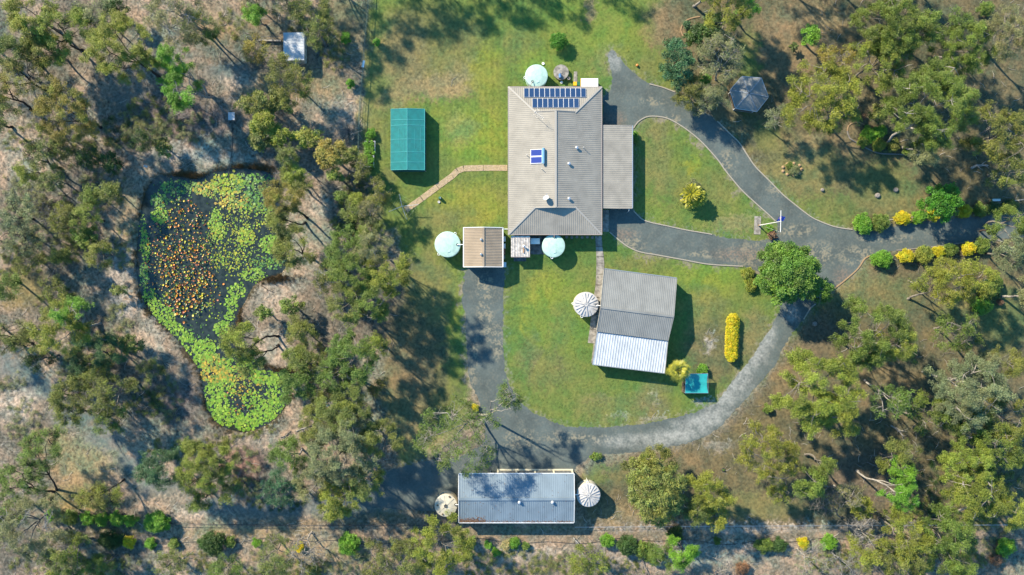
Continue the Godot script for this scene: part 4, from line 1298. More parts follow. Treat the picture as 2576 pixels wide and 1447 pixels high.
func house() -> void:
	var h0 := 2.8
	var a := at(1278, 218.5, h0)
	var b := at(1513.5, 590.5, h0)
	var x0 := a.x
	var z0 := a.z
	var x1 := b.x
	var z1 := b.z
	var xr := (x0 + x1) / 2.0
	var g := 5.3
	var pitch := 0.24
	var hg := h0 + g * pitch
	var hr := h0 + (xr - x0) * pitch
	var root := thing("house", "long beige iron-roofed homestead with Dutch gables and solar panels at one end", "house", Vector3(xr, 0, (z0 + z1) / 2.0))
	wall_ring(root, [Vector3(x0, h0, z0), Vector3(x1, h0, z0), Vector3(x1, h0, z1), Vector3(x0, h0, z1)], 0.6, h0, M.wall_cream)
	for k in 12:
		var fz := lerpf(z0 + 2.5, z1 - 2.5, (k % 6) / 5.0)
		var fx := (x0 + 0.6 - 0.08) if k < 6 else (x1 - 0.6 + 0.08)
		var hole := Shape.new()
		hole.box(Vector3(fx, 1.5, fz), Vector3(0.08, 1.3, 1.8))
		var frame := part("window", hole, M.trim_white, root)
		hole = Shape.new()
		for q in [-0.43, 0.43]:
			hole.box(Vector3(fx + (-0.05 if k < 6 else 0.05), 1.5, fz + q), Vector3(0.02, 1.12, 0.78))
		part("pane", hole, M.window_glass, frame)
	var xa := x0 + g
	var xb := x1 - g
	var za := z0 + g
	var zb := z1 - g
	var Z := Vector3(0, 0, 1)
	var X := Vector3(1, 0, 0)
	var s := Shape.new()
	s.sheet([Vector3(x0, h0, z0), Vector3(xa, hg, za), Vector3(xa, hg, zb), Vector3(x0, h0, z1)], Z, 0.38, 0.032)
	s.sheet([Vector3(xa, hg, za - 0.15), Vector3(xr, hr, za - 0.15), Vector3(xr, hr, zb + 0.15), Vector3(xa, hg, zb + 0.15)], Z, 0.38, 0.032)
	part("roof", s, M.roof_beige, root).set_meta("label", "western roof slope of beige ribbed iron")
	s = Shape.new()
	s.sheet([Vector3(x1, h0, z0), Vector3(xb, hg, za), Vector3(xb, hg, zb), Vector3(x1, h0, z1)], Z, 0.38, 0.032)
	s.sheet([Vector3(xb, hg, za - 0.15), Vector3(xr, hr, za - 0.15), Vector3(xr, hr, zb + 0.15), Vector3(xb, hg, zb + 0.15)], Z, 0.38, 0.032)
	part("roof", s, M.roof_beige, root)
	s = Shape.new()
	s.sheet([Vector3(x0, h0, z0), Vector3(x1, h0, z0), Vector3(xb, hg, za), Vector3(xa, hg, za)], X, 0.38, 0.032)
	part("roof", s, M.roof_beige, root)
	s = Shape.new()
	s.sheet([Vector3(x0, h0, z1), Vector3(x1, h0, z1), Vector3(xb, hg, zb), Vector3(xa, hg, zb)], X, 0.38, 0.032)
	part("roof", s, M.roof_beige, root)
	for z in [za, zb]:
		s = Shape.new()
		var e := -1.0 if z == za else 1.0
		for w in [0.0, -0.12 * e]:
			s.tri(Vector3(xa + 0.1, hg - 0.05, z + w), Vector3(xr, hr - 0.06, z + w), Vector3(xb - 0.1, hg - 0.05, z + w))
		part("gable", s, M.wall_cream, root)
	var caps := [[Vector3(xr, hr + 0.03, za - 0.2), Vector3(xr, hr + 0.03, zb + 0.2), 0.42], [Vector3(x0, h0 + 0.04, z0), Vector3(xa, hg + 0.04, za), 0.34], [Vector3(x1, h0 + 0.04, z0), Vector3(xb, hg + 0.04, za), 0.34], [Vector3(x0, h0 + 0.04, z1), Vector3(xa, hg + 0.04, zb), 0.34], [Vector3(x1, h0 + 0.04, z1), Vector3(xb, hg + 0.04, zb), 0.34]]
	for c in caps:
		rim_bar(root, c[0], c[1], c[2], 0.1, M.ridge_cap, "ridge_cap")
	for z in [za - 0.2, zb + 0.2]:
		rim_bar(root, Vector3(xa, hg + 0.03, z), Vector3(xr, hr + 0.03, z), 0.12, 0.16, M.ridge_cap, "barge_board")
		rim_bar(root, Vector3(xb, hg + 0.03, z), Vector3(xr, hr + 0.03, z), 0.12, 0.16, M.ridge_cap, "barge_board")
	for e in [[x0, z0, x1, z0], [x1, z0, x1, z1], [x1, z1, x0, z1], [x0, z1, x0, z0]]:
		var p := Vector3(e[0], h0 - 0.02, e[1])
		var q := Vector3(e[2], h0 - 0.02, e[3])
		var o := Vector3(0, 0, 1).cross(Vector3.UP) if e[0] == e[2] else Vector3(0, 0, 1)
		rim_bar(root, p, q, 0.13, 0.13, M.gutter_brown)
	# vents and pipes that stick out of the roof
	var roof_h := func(x: float) -> float: return h0 + (minf(x - x0, x1 - x)) * pitch
	for e in [[1451, 371], [1431, 412], [1431, 500]]:
		var p := at(e[0], e[1], 4.5)
		s = Shape.new()
		s.lathe(Vector3(p.x, roof_h.call(p.x), p.z), [Vector2(0.2, -0.2), Vector2(0.2, 0.3), Vector2(0.3, 0.32), Vector2(0.3, 0.4), Vector2(0.0, 0.5)], 14)
		part("roof_vent", s, M.steel, root)
	for e in [[1468, 370], [1325, 389], [1362, 425]]:
		var p := at(e[0], e[1], 4.5)
		s = Shape.new()
		var y: float = roof_h.call(p.x)
		s.tube([Vector3(p.x, y - 0.2, p.z), Vector3(p.x, y + 0.85, p.z)], [0.06, 0.06], 6)
		part("vent_pipe", s, M.white_plastic, root)
	# the two arrays of solar panels on the northern hip
	var up := Vector3(0, sin(atan(pitch)), cos(atan(pitch)))
	var nn := Vector3(0, cos(atan(pitch)), -sin(atan(pitch)))
	for row in [[1317.5, 221.0, 12, "row of twelve solar panels nearest the gutter of the house roof"], [1338.5, 248.5, 9, "shorter row of nine solar panels, higher up the house roof"]]:
		var p := at(row[0], row[1], 3.3)
		p.y = h0 + (p.z - z0) * pitch
		var array := thing("solar_array", row[3], "solar panels", p, "solar arrays on the house roof")
		var rails := Shape.new()
		var w := 1.005
		for y in [0.4, 1.45]:
			rails.bar(p + up * y + nn * 0.09 - X * 0.08, p + up * y + nn * 0.09 + X * (w * row[2] + 0.1), 0.06, 0.06)
		part("rail", rails, M.steel, array)
		for k in row[2]:
			var o: Vector3 = p + X * w * k + nn * 0.15
			var panel := Node3D.new()
			panel.name = "solar_panel"
			panel.position = X * w * k + nn * 0.15
			array.add_child(panel, true)
			s = Shape.new()
			s.box(o + X * 0.49 + up * 0.99 - nn * 0.012, Vector3(0.975, 0.04, 1.93), Basis(X, nn, up))
			part("frame", s, M.trim_white, panel)
			s = Shape.new()
			s.face(o + X * 0.04 + up * 0.05 + nn * 0.012, o + X * 0.945 + up * 0.05 + nn * 0.012, o + X * 0.945 + up * 1.93 + nn * 0.012, o + X * 0.04 + up * 1.93 + nn * 0.012, nn)
			part("glass", s, M.solar_cells, panel)
	# solar water heater lying on the western slope
	var wup := Vector3(cos(atan(pitch)), sin(atan(pitch)), 0)
	var wn := Vector3(-sin(atan(pitch)), cos(atan(pitch)), 0)
	var p := at(1334.5, 375.5, 4.2)
	p.y = h0 + (p.x - x0) * pitch
	var heater := thing("solar_water_heater", "solar water heater with two blue collectors and a steel tank on the house roof", "water heater", p)
	for k in 2:
		s = Shape.new()
		var o := p + Z * (1.42 * k) + wn * 0.12
		s.box(o + wup * 1.15 + Z * 0.68, Vector3(2.3, 0.09, 1.36), Basis(wup, wn, Z))
		var c := part("collector", s, M.trim_white, heater)
		s = Shape.new()
		s.face(o + wup * 0.1 + Z * 0.1 + wn * 0.05, o + wup * 2.2 + Z * 0.1 + wn * 0.05, o + wup * 2.2 + Z * 1.26 + wn * 0.05, o + wup * 0.1 + Z * 1.26 + wn * 0.05, wn)
		part("glass", s, M.collector_blue, c)
	s = Shape.new()
	s.tube([p + wup * 2.6 + wn * 0.4 - Z * 0.1, p + wup * 2.6 + wn * 0.4, p + wup * 2.6 + wn * 0.4 + Z * 2.75, p + wup * 2.6 + wn * 0.4 + Z * 2.85], [0.26, 0.31, 0.31, 0.26], 18)
	part("storage_tank", s, M.heater_blue, heater)
	s = Shape.new()
	s.tube([p + wup * 2.6 + wn * 0.4 + Z * 2.84, p + wup * 2.6 + wn * 0.4 + Z * 3.0], [0.2, 0.2], 12)
	part("valve", s, M.steel, heater)
	# satellite dish and television aerial
	p = at(1373.5, 499, 5.3)
	p.y = h0 + (p.x - x0) * pitch
	var dish := thing("satellite_dish", "grey satellite dish on the house roof above the far gable", "satellite dish", p)
	s = Shape.new()
	s.tube([p - Vector3.UP * 0.1, p + Vector3.UP * 0.7], [0.04, 0.04], 8)
	part("mast", s, M.steel, dish)
	s = Shape.new()
	s.lathe(Vector3.ZERO, [Vector2(0.62, 0.2), Vector2(0.45, 0.1), Vector2(0.22, 0.03), Vector2(0.0, 0.0)], 24)
	s.lathe(Vector3.ZERO, [Vector2(0.0, -0.03), Vector2(0.22, 0.0), Vector2(0.45, 0.07), Vector2(0.62, 0.19)], 24)
	var bowl := MeshInstance3D.new()
	bowl.name = "bowl"
	bowl.mesh = s.mesh()
	bowl.material_override = M.dish_grey
	bowl.position = Vector3(0, 0.75, 0)
	bowl.basis = Basis.from_euler(Vector3(-0.75, 0.3, 0.1))
	dish.add_child(bowl)
	s = Shape.new()
	s.tube([p + Vector3(0, 0.75, 0), p + Vector3(0.1, 1.2, -0.75)], [0.025, 0.025], 5)
	s.box(p + Vector3(0.1, 1.2, -0.75), Vector3(0.12, 0.12, 0.16))
	part("receiver_arm", s, M.steel, dish)
	p = at(1349, 291, 4.9)
	p.y = h0 + (p.x - x0) * pitch
	var aerial := thing("television_aerial", "thin television aerial on a tall mast below the solar panels", "aerial", p)
	s = Shape.new()
	s.tube([p - Vector3.UP * 0.1, p + Vector3(0, 2.6, 0)], [0.035, 0.03], 6)
	part("mast", s, M.steel, aerial)
	var boom := Vector3(0.8, 0.0, 0.6)
	s = Shape.new()
	s.tube([p + Vector3(0, 2.5, 0) - boom * 0.6, p + Vector3(0, 2.5, 0) + boom * 1.6], [0.025, 0.025], 5)
	part("boom", s, M.steel, aerial)
	for k in 7:
		s = Shape.new()
		var o := p + Vector3(0, 2.52, 0) + boom * (-0.5 + 0.33 * k)
		var l := 0.95 - 0.1 * k
		s.tube([o - Vector3(-0.6, 0, 0.8) * l, o + Vector3(-0.6, 0, 0.8) * l], [0.015, 0.015], 4)
		part("element", s, M.steel, aerial)
	# carport along the eastern side
	var ca := at(1515.5, 315.5, 2.55)
	var cb := at(1590, 524, 2.4)
	var port := thing("carport", "open beige carport with a flat ribbed roof joined to the house", "carport", Vector3((ca.x + cb.x) / 2, 0, (ca.z + cb.z) / 2))
	s = Shape.new()
	s.sheet([Vector3(ca.x, 2.62, ca.z), Vector3(cb.x, 2.38, ca.z), Vector3(cb.x, 2.38, cb.z), Vector3(ca.x, 2.62, cb.z)], Z, 0.38, 0.032)
	part("roof", s, M.roof_beige, port)
	rim_bar(port, Vector3(cb.x + 0.07, 2.36, ca.z), Vector3(cb.x + 0.07, 2.36, cb.z), 0.14, 0.14, M.steel)
	rim_bar(port, Vector3(ca.x, 2.5, ca.z - 0.05), Vector3(cb.x, 2.36, ca.z - 0.05), 0.06, 0.18, M.ridge_cap, "fascia")
	rim_bar(port, Vector3(ca.x, 2.5, cb.z + 0.05), Vector3(cb.x, 2.36, cb.z + 0.05), 0.06, 0.18, M.ridge_cap, "fascia")
	for k in 5:
		s = Shape.new()
		s.box(Vector3(cb.x - 0.25, 1.15, lerpf(ca.z + 0.3, cb.z - 0.3, k / 4.0)), Vector3(0.12, 2.3, 0.12))
		part("post", s, M.trim_white, port)
	s = Shape.new()
	s.tube([Vector3(cb.x - 0.6, 2.3, cb.z + 0.06), Vector3(cb.x - 0.6, 2.2, cb.z + 0.5), Vector3(cb.x - 0.6, 0.1, cb.z + 0.5)], [0.06, 0.06, 0.06], 6)
	part("downpipe", s, M.white_plastic, port)

func sheds() -> void:
	var Z := Vector3(0, 0, 1)
	var X := Vector3(1, 0, 0)
	var s: Shape
	# tan double garage west of the house
	var a := at(1166.5, 573.5, 2.7)
	var b := at(1263.5, 671, 2.7)
	var xr := at(1215.5, 0, 3.6).x
	var root := thing("garage", "square tan iron-roofed garage with white edges between two green tanks", "garage", Vector3(xr, 0, (a.z + b.z) / 2))
	wall_ring(root, [Vector3(a.x, 2.7, a.z), Vector3(b.x, 2.7, a.z), Vector3(b.x, 2.7, b.z), Vector3(a.x, 2.7, b.z)], 0.25, 2.7, M.wall_cream)
	s = Shape.new()
	s.sheet([Vector3(a.x, 2.7, a.z), Vector3(xr, 3.65, a.z), Vector3(xr, 3.65, b.z), Vector3(a.x, 2.7, b.z)], Z, 0.3, 0.05)
	part("roof", s, M.roof_tan, root)
	s = Shape.new()
	s.sheet([Vector3(xr, 3.65, a.z), Vector3(b.x, 2.7, a.z), Vector3(b.x, 2.7, b.z), Vector3(xr, 3.65, b.z)], Z, 0.3, 0.05)
	part("roof", s, M.roof_tan, root)
	rim_bar(root, Vector3(xr, 3.71, a.z - 0.03), Vector3(xr, 3.71, b.z + 0.03), 0.4, 0.08, M.roof_tan, "ridge_cap")
	for z in [a.z - 0.06, b.z + 0.06]:
		rim_bar(root, Vector3(a.x, 2.72, z), Vector3(xr, 3.68, z), 0.12, 0.2, M.trim_white, "barge_board")
		rim_bar(root, Vector3(b.x, 2.72, z), Vector3(xr, 3.68, z), 0.12, 0.2, M.trim_white, "barge_board")
	for x in [a.x - 0.08, b.x + 0.08]:
		rim_bar(root, Vector3(x, 2.68, a.z - 0.1), Vector3(x, 2.68, b.z + 0.1), 0.18, 0.14, M.trim_white)
	for z in [a.z + 0.3, b.z - 0.3]:
		s = Shape.new()
		for w in [0.0, 0.08]:
			s.tri(Vector3(a.x + 0.2, 2.56, z + w), Vector3(xr, 3.55, z + w), Vector3(b.x - 0.2, 2.56, z + w))
		part("gable", s, M.wall_cream, root)
	for v in [603, 640]:
		var p := at(1210, v, 3.6)
		s = Shape.new()
		vent(s, Vector3(p.x, 3.52, p.z), 0.26)
		part("turbine_vent", s, M.steel, root)
	for k in 2:
		s = Shape.new()
		s.box(Vector3(lerpf(a.x, b.x, 0.27 + 0.46 * k), 1.1, b.z - 0.16), Vector3(2.6, 2.2, 0.08))
		part("roller_door", s, M.door_dark, root)
	s = Shape.new()
	var g0 := at(1265, 576.5, 2.5)
	s.tube([g0, at(1277, 576.5, 2.5)], [0.08, 0.08], 8)
	part("gutter_link", s, M.trim_white, root)
	var bits := [[1267, 602, 0.7, 1.0, "trim_white", "white storage box nearest the garage's corner with the green lawn"], [1267, 620, 0.65, 1.0, "trim_white", "white storage box beside two reddish crates along the garage wall"], [1266.5, 628.5, 0.6, 0.7, "red_wood", "reddish crate next to a white box along the garage wall"], [1266.5, 637, 0.6, 0.65, "red_wood", "reddish crate next to the dull grey box along the garage wall"], [1266.5, 647, 0.55, 0.7, "concrete", "dull grey box along the garage wall"], [1268, 666.5, 0.8, 1.0, "roof_white", "pale blue-white box at the driveway corner of the garage"]]
	for e in bits:
		box_thing("storage_box", at(e[0], e[1]), Vector3(e[2], 0.9, e[3]), 0.0, M[e[4]], e[5], "box", "boxes along the garage wall")
	# rusty lean-to at the house's end
	a = at(1285, 593.5, 2.2)
	b = at(1333, 646, 2.2)
	root = thing("lean_to", "small lean-to with a rust-streaked white iron roof against the house", "shed", Vector3((a.x + b.x) / 2, 0, (a.z + b.z) / 2))
	wall_ring(root, [a, Vector3(b.x, 2.2, a.z), b, Vector3(a.x, 2.2, b.z)], 0.15, 2.1, M.wall_grey)
	s = Shape.new()
	s.sheet([Vector3(a.x, 2.4, a.z), Vector3(b.x, 2.4, a.z), Vector3(b.x, 2.15, b.z), Vector3(a.x, 2.15, b.z)], X, 0.31, 0.06)
	part("roof", s, M.roof_rusty, root)
	s = Shape.new()
	var c := at(1317.5, 620, 2.4)
	s.lathe(Vector3(c.x, 2.2, c.z), [Vector2(0.13, 0), Vector2(0.13, 0.6), Vector2(0.26, 0.62), Vector2(0.26, 0.72), Vector2(0.0, 0.85)], 12)
	part("flue", s, M.steel, root)
	s = Shape.new()
	s.box(Vector3(c.x - 0.06, 2.36, c.z + 0.75), Vector3(0.22, 0.05, 1.0))
	part("flashing", s, M.rust, root).set_meta("label", "rusty flashing below the flue")
	rim_bar(root, Vector3(a.x, 2.12, b.z + 0.05), Vector3(b.x, 2.12, b.z + 0.05), 0.1, 0.1, M.gutter_brown)
	box_thing("chest_freezer", at(1345.5, 607.5), Vector3(1.85, 1.0, 1.15), 0.0, M.white_plastic, "white chest freezer beside the rust-streaked lean-to", "freezer")
	# white concrete-based meter room on the north side
	a = at(1461, 197.5, 1.9)
	b = at(1504, 218.5, 1.9)
	root = thing("lean_to", "cream-white flat-roofed porch against the solar panel end of the house", "porch", Vector3((a.x + b.x) / 2, 0, (a.z + b.z) / 2))
	wall_ring(root, [a, Vector3(b.x, 1.9, a.z), b, Vector3(a.x, 1.9, b.z)], 0.1, 1.95, M.trim_cream)
	s = Shape.new()
	s.box(Vector3((a.x + b.x) / 2, 1.95, (a.z + b.z) / 2), Vector3(b.x - a.x, 0.08, b.z - a.z), Basis(Vector3(0, 0, 1), 0.01))
	part("roof", s, M.white_plastic, root)
	rim_bar(root, Vector3(a.x - 0.06, 1.94, a.z), Vector3(a.x - 0.06, 1.94, b.z), 0.1, 0.14, M.yellow_trim, "fascia")
	# the grey workshop, turned a little, with its white skillion
	var nw := at(1520.4, 677, 3.0)
	var ne := at(1701.6, 700.4, 3.0)
	var rw := at(1511.6, 773.4, 4.3)
	var re := at(1694, 796.8, 4.3)
	var sw := at(1502, 834.5, 3.35)
	var se := at(1679.5, 857.4, 3.35)
	var aw := at(1502, 835.2, 3.1)
	var ae := at(1679.3, 858.2, 3.1)
	var bw := at(1490, 916.5, 2.5)
	var be := at(1671.3, 938.6, 2.5)
	root = thing("workshop", "grey ribbed-iron workshop set askew with a white lower roof at one end", "shed", Vector3((nw.x + be.x) / 2, 0, (nw.z + be.z) / 2))
	var along := Vector3(re.x - rw.x, 0, re.z - rw.z).normalized()
	var back := Vector3(-along.z, 0, along.x)
	var w0 := [nw + along * 0.2 + back * 0.2, ne - along * 0.2 + back * 0.2, se - along * 0.2 - back * 0.1, sw + along * 0.2 - back * 0.1]
	for k in 4:
		var p: Vector3 = w0[k]
		var q: Vector3 = w0[(k + 1) % 4]
		plank_wall(root, Vector3(p.x, 0, p.z), Vector3(q.x, 0, q.z), 2.85, M.wall_grey, 0.14 if k % 2 else 0.13)
	for e in [[nw, rw, sw], [ne, re, se]]:
		s = Shape.new()
		var o: Vector3 = along * (0.22 if e[0] == nw else -0.22)
		s.tri(e[0] + o - Vector3.UP * 0.15, e[1] + o - Vector3.UP * 0.1, e[2] + o - Vector3.UP * 0.15)
		s.tri(e[0] + o * 0.6 - Vector3.UP * 0.15, e[1] + o * 0.6 - Vector3.UP * 0.1, e[2] + o * 0.6 - Vector3.UP * 0.15)
		part("gable", s, M.wall_grey, root)
	s = Shape.new()
	s.sheet([nw, ne, re, rw], along, 0.36, 0.035)
	part("roof", s, M.roof_grey, root)
	s = Shape.new()
	s.sheet([rw, re, se, sw], along, 0.36, 0.035)
	part("roof", s, M.roof_grey, root)
	s = Shape.new()
	s.sheet([aw, ae, be, bw], along, 0.5, 0.06)
	part("roof", s, M.roof_zinc, root).set_meta("label", "white zinc skillion roof of wide ribs")
	rim_bar(root, rw + Vector3.UP * 0.05, re + Vector3.UP * 0.05, 0.4, 0.08, M.roof_grey, "ridge_cap")
	rim_bar(root, nw - back * 0.08, ne - back * 0.08, 0.15, 0.13, M.blue_grey)
	rim_bar(root, bw + back * 0.07, be + back * 0.07, 0.12, 0.12, M.blue_grey)
	for e in [[nw, rw], [rw, sw], [ne, re], [re, se], [aw, bw], [ae, be]]:
		var o: Vector3 = along * (-0.06 if (e[0] - root.position).dot(along) < 0 else 0.06)
		rim_bar(root, e[0] + o, e[1] + o, 0.1, 0.16, M.roof_grey, "barge_board")
	for k in 4:
		var p := bw.lerp(be, 0.03 + 0.94 * k / 3.0) - back * 0.25
		s = Shape.new()
		s.box(Vector3(p.x, 1.2, p.z), Vector3(0.12, 2.4, 0.12), Basis(back.cross(Vector3.UP), Vector3.UP, back))
		part("post", s, M.steel, root)
	plank_wall(root, Vector3(aw.x, 0, aw.z) + along * 0.25, Vector3(bw.x, 0, bw.z) + along * 0.25 - back * 0.3, 2.45, M.wall_grey, 0.1)
	s = Shape.new()
	s.slab(PackedVector2Array([Vector2(aw.x, aw.z), Vector2(ae.x, ae.z), Vector2(be.x, be.z), Vector2(bw.x, bw.z)]), -0.02, 0.03)
	part("floor_slab", s, M.concrete, root)
	# long blue-grey farm shed at the foot of the drive
	a = at(1154.5, 1192, 3.0)
	b = at(1443, 1314.5, 3.0)
	var zr := at(0, 1256, 4.1).z
	root = thing("farm_shed", "long blue-grey iron shed with open bays between two cream tanks", "shed", Vector3((a.x + b.x) / 2, 0, zr))
	s = Shape.new()
	s.sheet([Vector3(a.x, 3.0, a.z), Vector3(b.x, 3.0, a.z), Vector3(b.x, 4.1, zr), Vector3(a.x, 4.1, zr)], X, 0.36, 0.035)
	part("roof", s, M.roof_blue, root)
	s = Shape.new()
	s.sheet([Vector3(a.x, 4.1, zr), Vector3(b.x, 4.1, zr), Vector3(b.x, 3.0, b.z), Vector3(a.x, 3.0, b.z)], X, 0.36, 0.035)
	part("roof", s, M.roof_blue, root)
	rim_bar(root, Vector3(a.x - 0.03, 4.16, zr), Vector3(b.x + 0.03, 4.16, zr), 0.5, 0.08, M.roof_blue, "ridge_cap")
	for z in [a.z - 0.06, b.z + 0.07]:
		rim_bar(root, Vector3(a.x, 2.98, z), Vector3(b.x, 2.98, z), 0.16, 0.14, M.roof_white)
	for x in [a.x - 0.06, b.x + 0.06]:
		rim_bar(root, Vector3(x, 3.02, a.z), Vector3(x, 4.13, zr), 0.12, 0.18, M.roof_white, "barge_board")
		rim_bar(root, Vector3(x, 3.02, b.z), Vector3(x, 4.13, zr), 0.12, 0.18, M.roof_white, "barge_board")
	for x in [a.x + 0.14, b.x - 0.14]:
		s = Shape.new()
		for w in [0.0, 0.06]:
			s.tri(Vector3(x + w, 2.84, a.z + 0.3), Vector3(x + w, 4.0, zr), Vector3(x + w, 2.84, b.z - 0.2))
		part("gable", s, M.wall_cream, root)
	for u in [1306, 1389]:
		var p := at(u, 1263, 4.0)
		s = Shape.new()
		vent(s, Vector3(p.x, 3.95, p.z), 0.3)
		part("turbine_vent", s, M.roof_white, root)
	var flake := Shape.new()
	flake.face(Vector3(-0.1, 0, -0.03), Vector3(0.1, 0.01, -0.03), Vector3(0.1, 0, 0.03), Vector3(-0.1, 0.01, 0.03), Vector3.UP)
	var lr := RandomNumberGenerator.new()
	lr.seed = 3
	var drop := []
	var hue := []
	for k in 620:
		var w := lr.randf()
		var px := lerpf(a.x, a.x + 5.2, lr.randf()) if k < 320 else lerpf(a.x, b.x, w)
		var pz := b.z - absf(lr.randfn()) * (0.5 if k < 320 else 0.16) - 0.05
		if k >= 560:
			pz = lerpf(a.z, b.z, lr.randf())
		var py := 4.1 - absf(pz - zr) / absf(b.z - zr) * 1.1 + 0.06
		drop.append(Transform3D(Basis(Vector3.UP, lr.randf() * TAU), Vector3(px, py, pz)))
		var q := lr.randf_range(0.5, 1.3)
		hue.append(Color(0.16 * q, 0.085 * q, 0.045 * q))
	swarm("leaf_debris", flake.mesh(), M.blade, drop, hue, root, true)
	var x5 := at(1251.5, 0, 3.0).x
	for e in [[Vector3(a.x + 0.1, 0, b.z - 0.15), Vector3(b.x - 0.1, 0, b.z - 0.15)], [Vector3(a.x + 0.1, 0, a.z + 0.4), Vector3(a.x + 0.1, 0, b.z - 0.2)], [Vector3(b.x - 0.1, 0, a.z + 0.2), Vector3(b.x - 0.1, 0, b.z - 0.25)]]:
		plank_wall(root, e[0], e[1], 2.85, M.wall_cream, 0.12)
	# roller doors between cream posts under the northern eave
	for k in 5:
		var x := lerpf(x5, b.x - 0.15, k / 4.0)
		s = Shape.new()
		s.box(Vector3(x, 1.43, a.z + 0.12), Vector3(0.34, 2.86, 0.26))
		part("post", s, M.trim_cream, root)
		if k < 4:
			s = Shape.new()
			var x2 := lerpf(x5, b.x - 0.15, (k + 1) / 4.0)
			for j in 14:
				s.box(Vector3((x + x2) / 2, 0.1 + j * 0.195, a.z + 0.12), Vector3(x2 - x - 0.36, 0.18, 0.05 if j % 2 else 0.08))
			part("roller_door", s, M.door_dark, root)
	s = Shape.new()
	s.box(Vector3((x5 + b.x) / 2, 0.05, a.z - 0.06), Vector3(b.x - x5 + 0.2, 0.1, 0.3))
	part("door_sill", s, M.trim_cream, root)
	for k in 3:
		s = Shape.new()
		s.box(Vector3(lerpf(a.x + 0.2, x5 - 1.5, k / 2.0), 1.4, a.z + 0.2), Vector3(0.14, 2.8, 0.14))
		part("post", s, M.steel, root)
	# little white-roofed shed and its pen in the bush, and a pump cover on the bank
	a = at(712, 82, 2.4)
	b = at(763.5, 152, 2.4)
	root = thing("shed", "small white-roofed shed with a wire pen in the bush near the fence", "shed", Vector3((a.x + b.x) / 2, 0, (a.z + b.z) / 2))
	wall_ring(root, [a, Vector3(b.x, 2.4, a.z), b, Vector3(a.x, 2.4, b.z)], 0.12, 2.4, M.wall_cream)
	s = Shape.new()
	s.sheet([Vector3(a.x, 2.35, a.z), Vector3(b.x, 2.55, a.z), Vector3(b.x, 2.55, b.z), Vector3(a.x, 2.35, b.z)], Z, 0.3, 0.05)
	part("roof", s, M.roof_zinc, root)
	rim_bar(root, Vector3(b.x + 0.07, 2.5, a.z), Vector3(b.x + 0.07, 2.5, b.z), 0.12, 0.12, M.steel)
	s = Shape.new()
	s.box(Vector3(a.x + 0.05, 1.05, lerpf(a.z, b.z, 0.3)), Vector3(0.06, 2.0, 0.9))
	part("door", s, M.timber, root)
	var p0 := at(626, 98)
	var p1 := at(711, 98)
	var p2 := at(711, 151)
	var p3 := at(626, 152)
	wire_fence([p1, p0, p3, p2], 1.5, 2.2, M.steel, M.fence_wire, "wire pen of steel posts joined to the small white-roofed shed", [0.05, 0.5, 0.98], 0.05)
	wire_fence([at(690, 98), at(689, 151)], 1.4, 2.0, M.timber, M.fence_wire, "brown cross fence that divides the wire pen", [0.5, 0.98], 0.05)
	s = Shape.new()
	s.bar(at(650, 103) + Vector3.UP * 0.35, at(709, 104.5) + Vector3.UP * 0.3, 0.3, 0.6)
	solo("feed_trough", s, M.concrete, "long grey trough along one side of the wire pen", "trough")
	a = at(573, 282.5, 1.1)
	b = at(589.5, 302, 1.1)
	root = thing("pump_house", "tiny white-roofed pump cover on the bank above the pond", "pump house", Vector3((a.x + b.x) / 2, 0, (a.z + b.z) / 2))
	wall_ring(root, [a, Vector3(b.x, 1.1, a.z), b, Vector3(a.x, 1.1, b.z)], 0.1, 1.1, M.wall_grey)
	s = Shape.new()
	s.sheet([Vector3(a.x, 1.05, a.z), Vector3(b.x, 1.15, a.z), Vector3(b.x, 1.15, b.z), Vector3(a.x, 1.05, b.z)], Z, 0.2, 0.04)
	part("roof", s, M.roof_zinc, root)
	s = Shape.new()
	s.box(Vector3((a.x + b.x) / 2, 0.5, b.z - 0.06), Vector3(0.6, 0.8, 0.06))
	part("hatch", s, M.timber, root)
	s = Shape.new()
	var line := []
	for e in [[582, 303], [585, 340], [583, 380], [576, 420], [572, 452]]:
		var q := at(e[0], e[1])
		line.append(Vector3(q.x, level(q.x, q.z) + 0.06, q.z))
	line[4].y = -0.35
	s.tube(line, taper(0.05, 0.05, 5), 6)
	solo("suction_hose", s, M.dark_plastic, "dark hose running from the tiny pump cover down into the pond", "hose")
	# six-sided shelter among the trees
	var hex := [at(1866, 192, 2.5), at(1915, 196, 2.5), at(1933, 244, 2.5), at(1904, 281, 2.5), at(1850, 273, 2.5), at(1836, 227, 2.5)]
	var apex := at(1884, 234, 3.7)
	root = thing("gazebo", "six-sided grey-roofed gazebo shaded by the trees beside the drive", "gazebo", Vector3(apex.x, 0, apex.z))
	for k in 6:
		s = Shape.new()
		var p: Vector3 = hex[k]
		var q: Vector3 = hex[(k + 1) % 6]
		s.sheet([p, q, apex], Vector3(q.x - p.x, 0, q.z - p.z).normalized(), 0.25, 0.04)
		part("roof_panel", s, M.roof_grey, root)
		rim_bar(root, p + Vector3.UP * 0.05, apex + Vector3.UP * 0.05, 0.18, 0.06, M.blue_grey, "hip_cap")
		rim_bar(root, p - Vector3.UP * 0.06, q - Vector3.UP * 0.06, 0.1, 0.14, M.steel)
		var o := Vector3(apex.x, 0, apex.z).lerp(Vector3(p.x, 0, p.z), 0.88)
		s = Shape.new()
		s.box(o + Vector3.UP * 1.22, Vector3(0.12, 2.44, 0.12))
		part("post", s, M.trim_white, root)
		if k != 2:
			var o2 := Vector3(apex.x, 0, apex.z).lerp(Vector3(q.x, 0, q.z), 0.88)
			plank_wall(root, o, o2, 0.85, M.timber, 0.06, "balustrade")
	s = Shape.new()
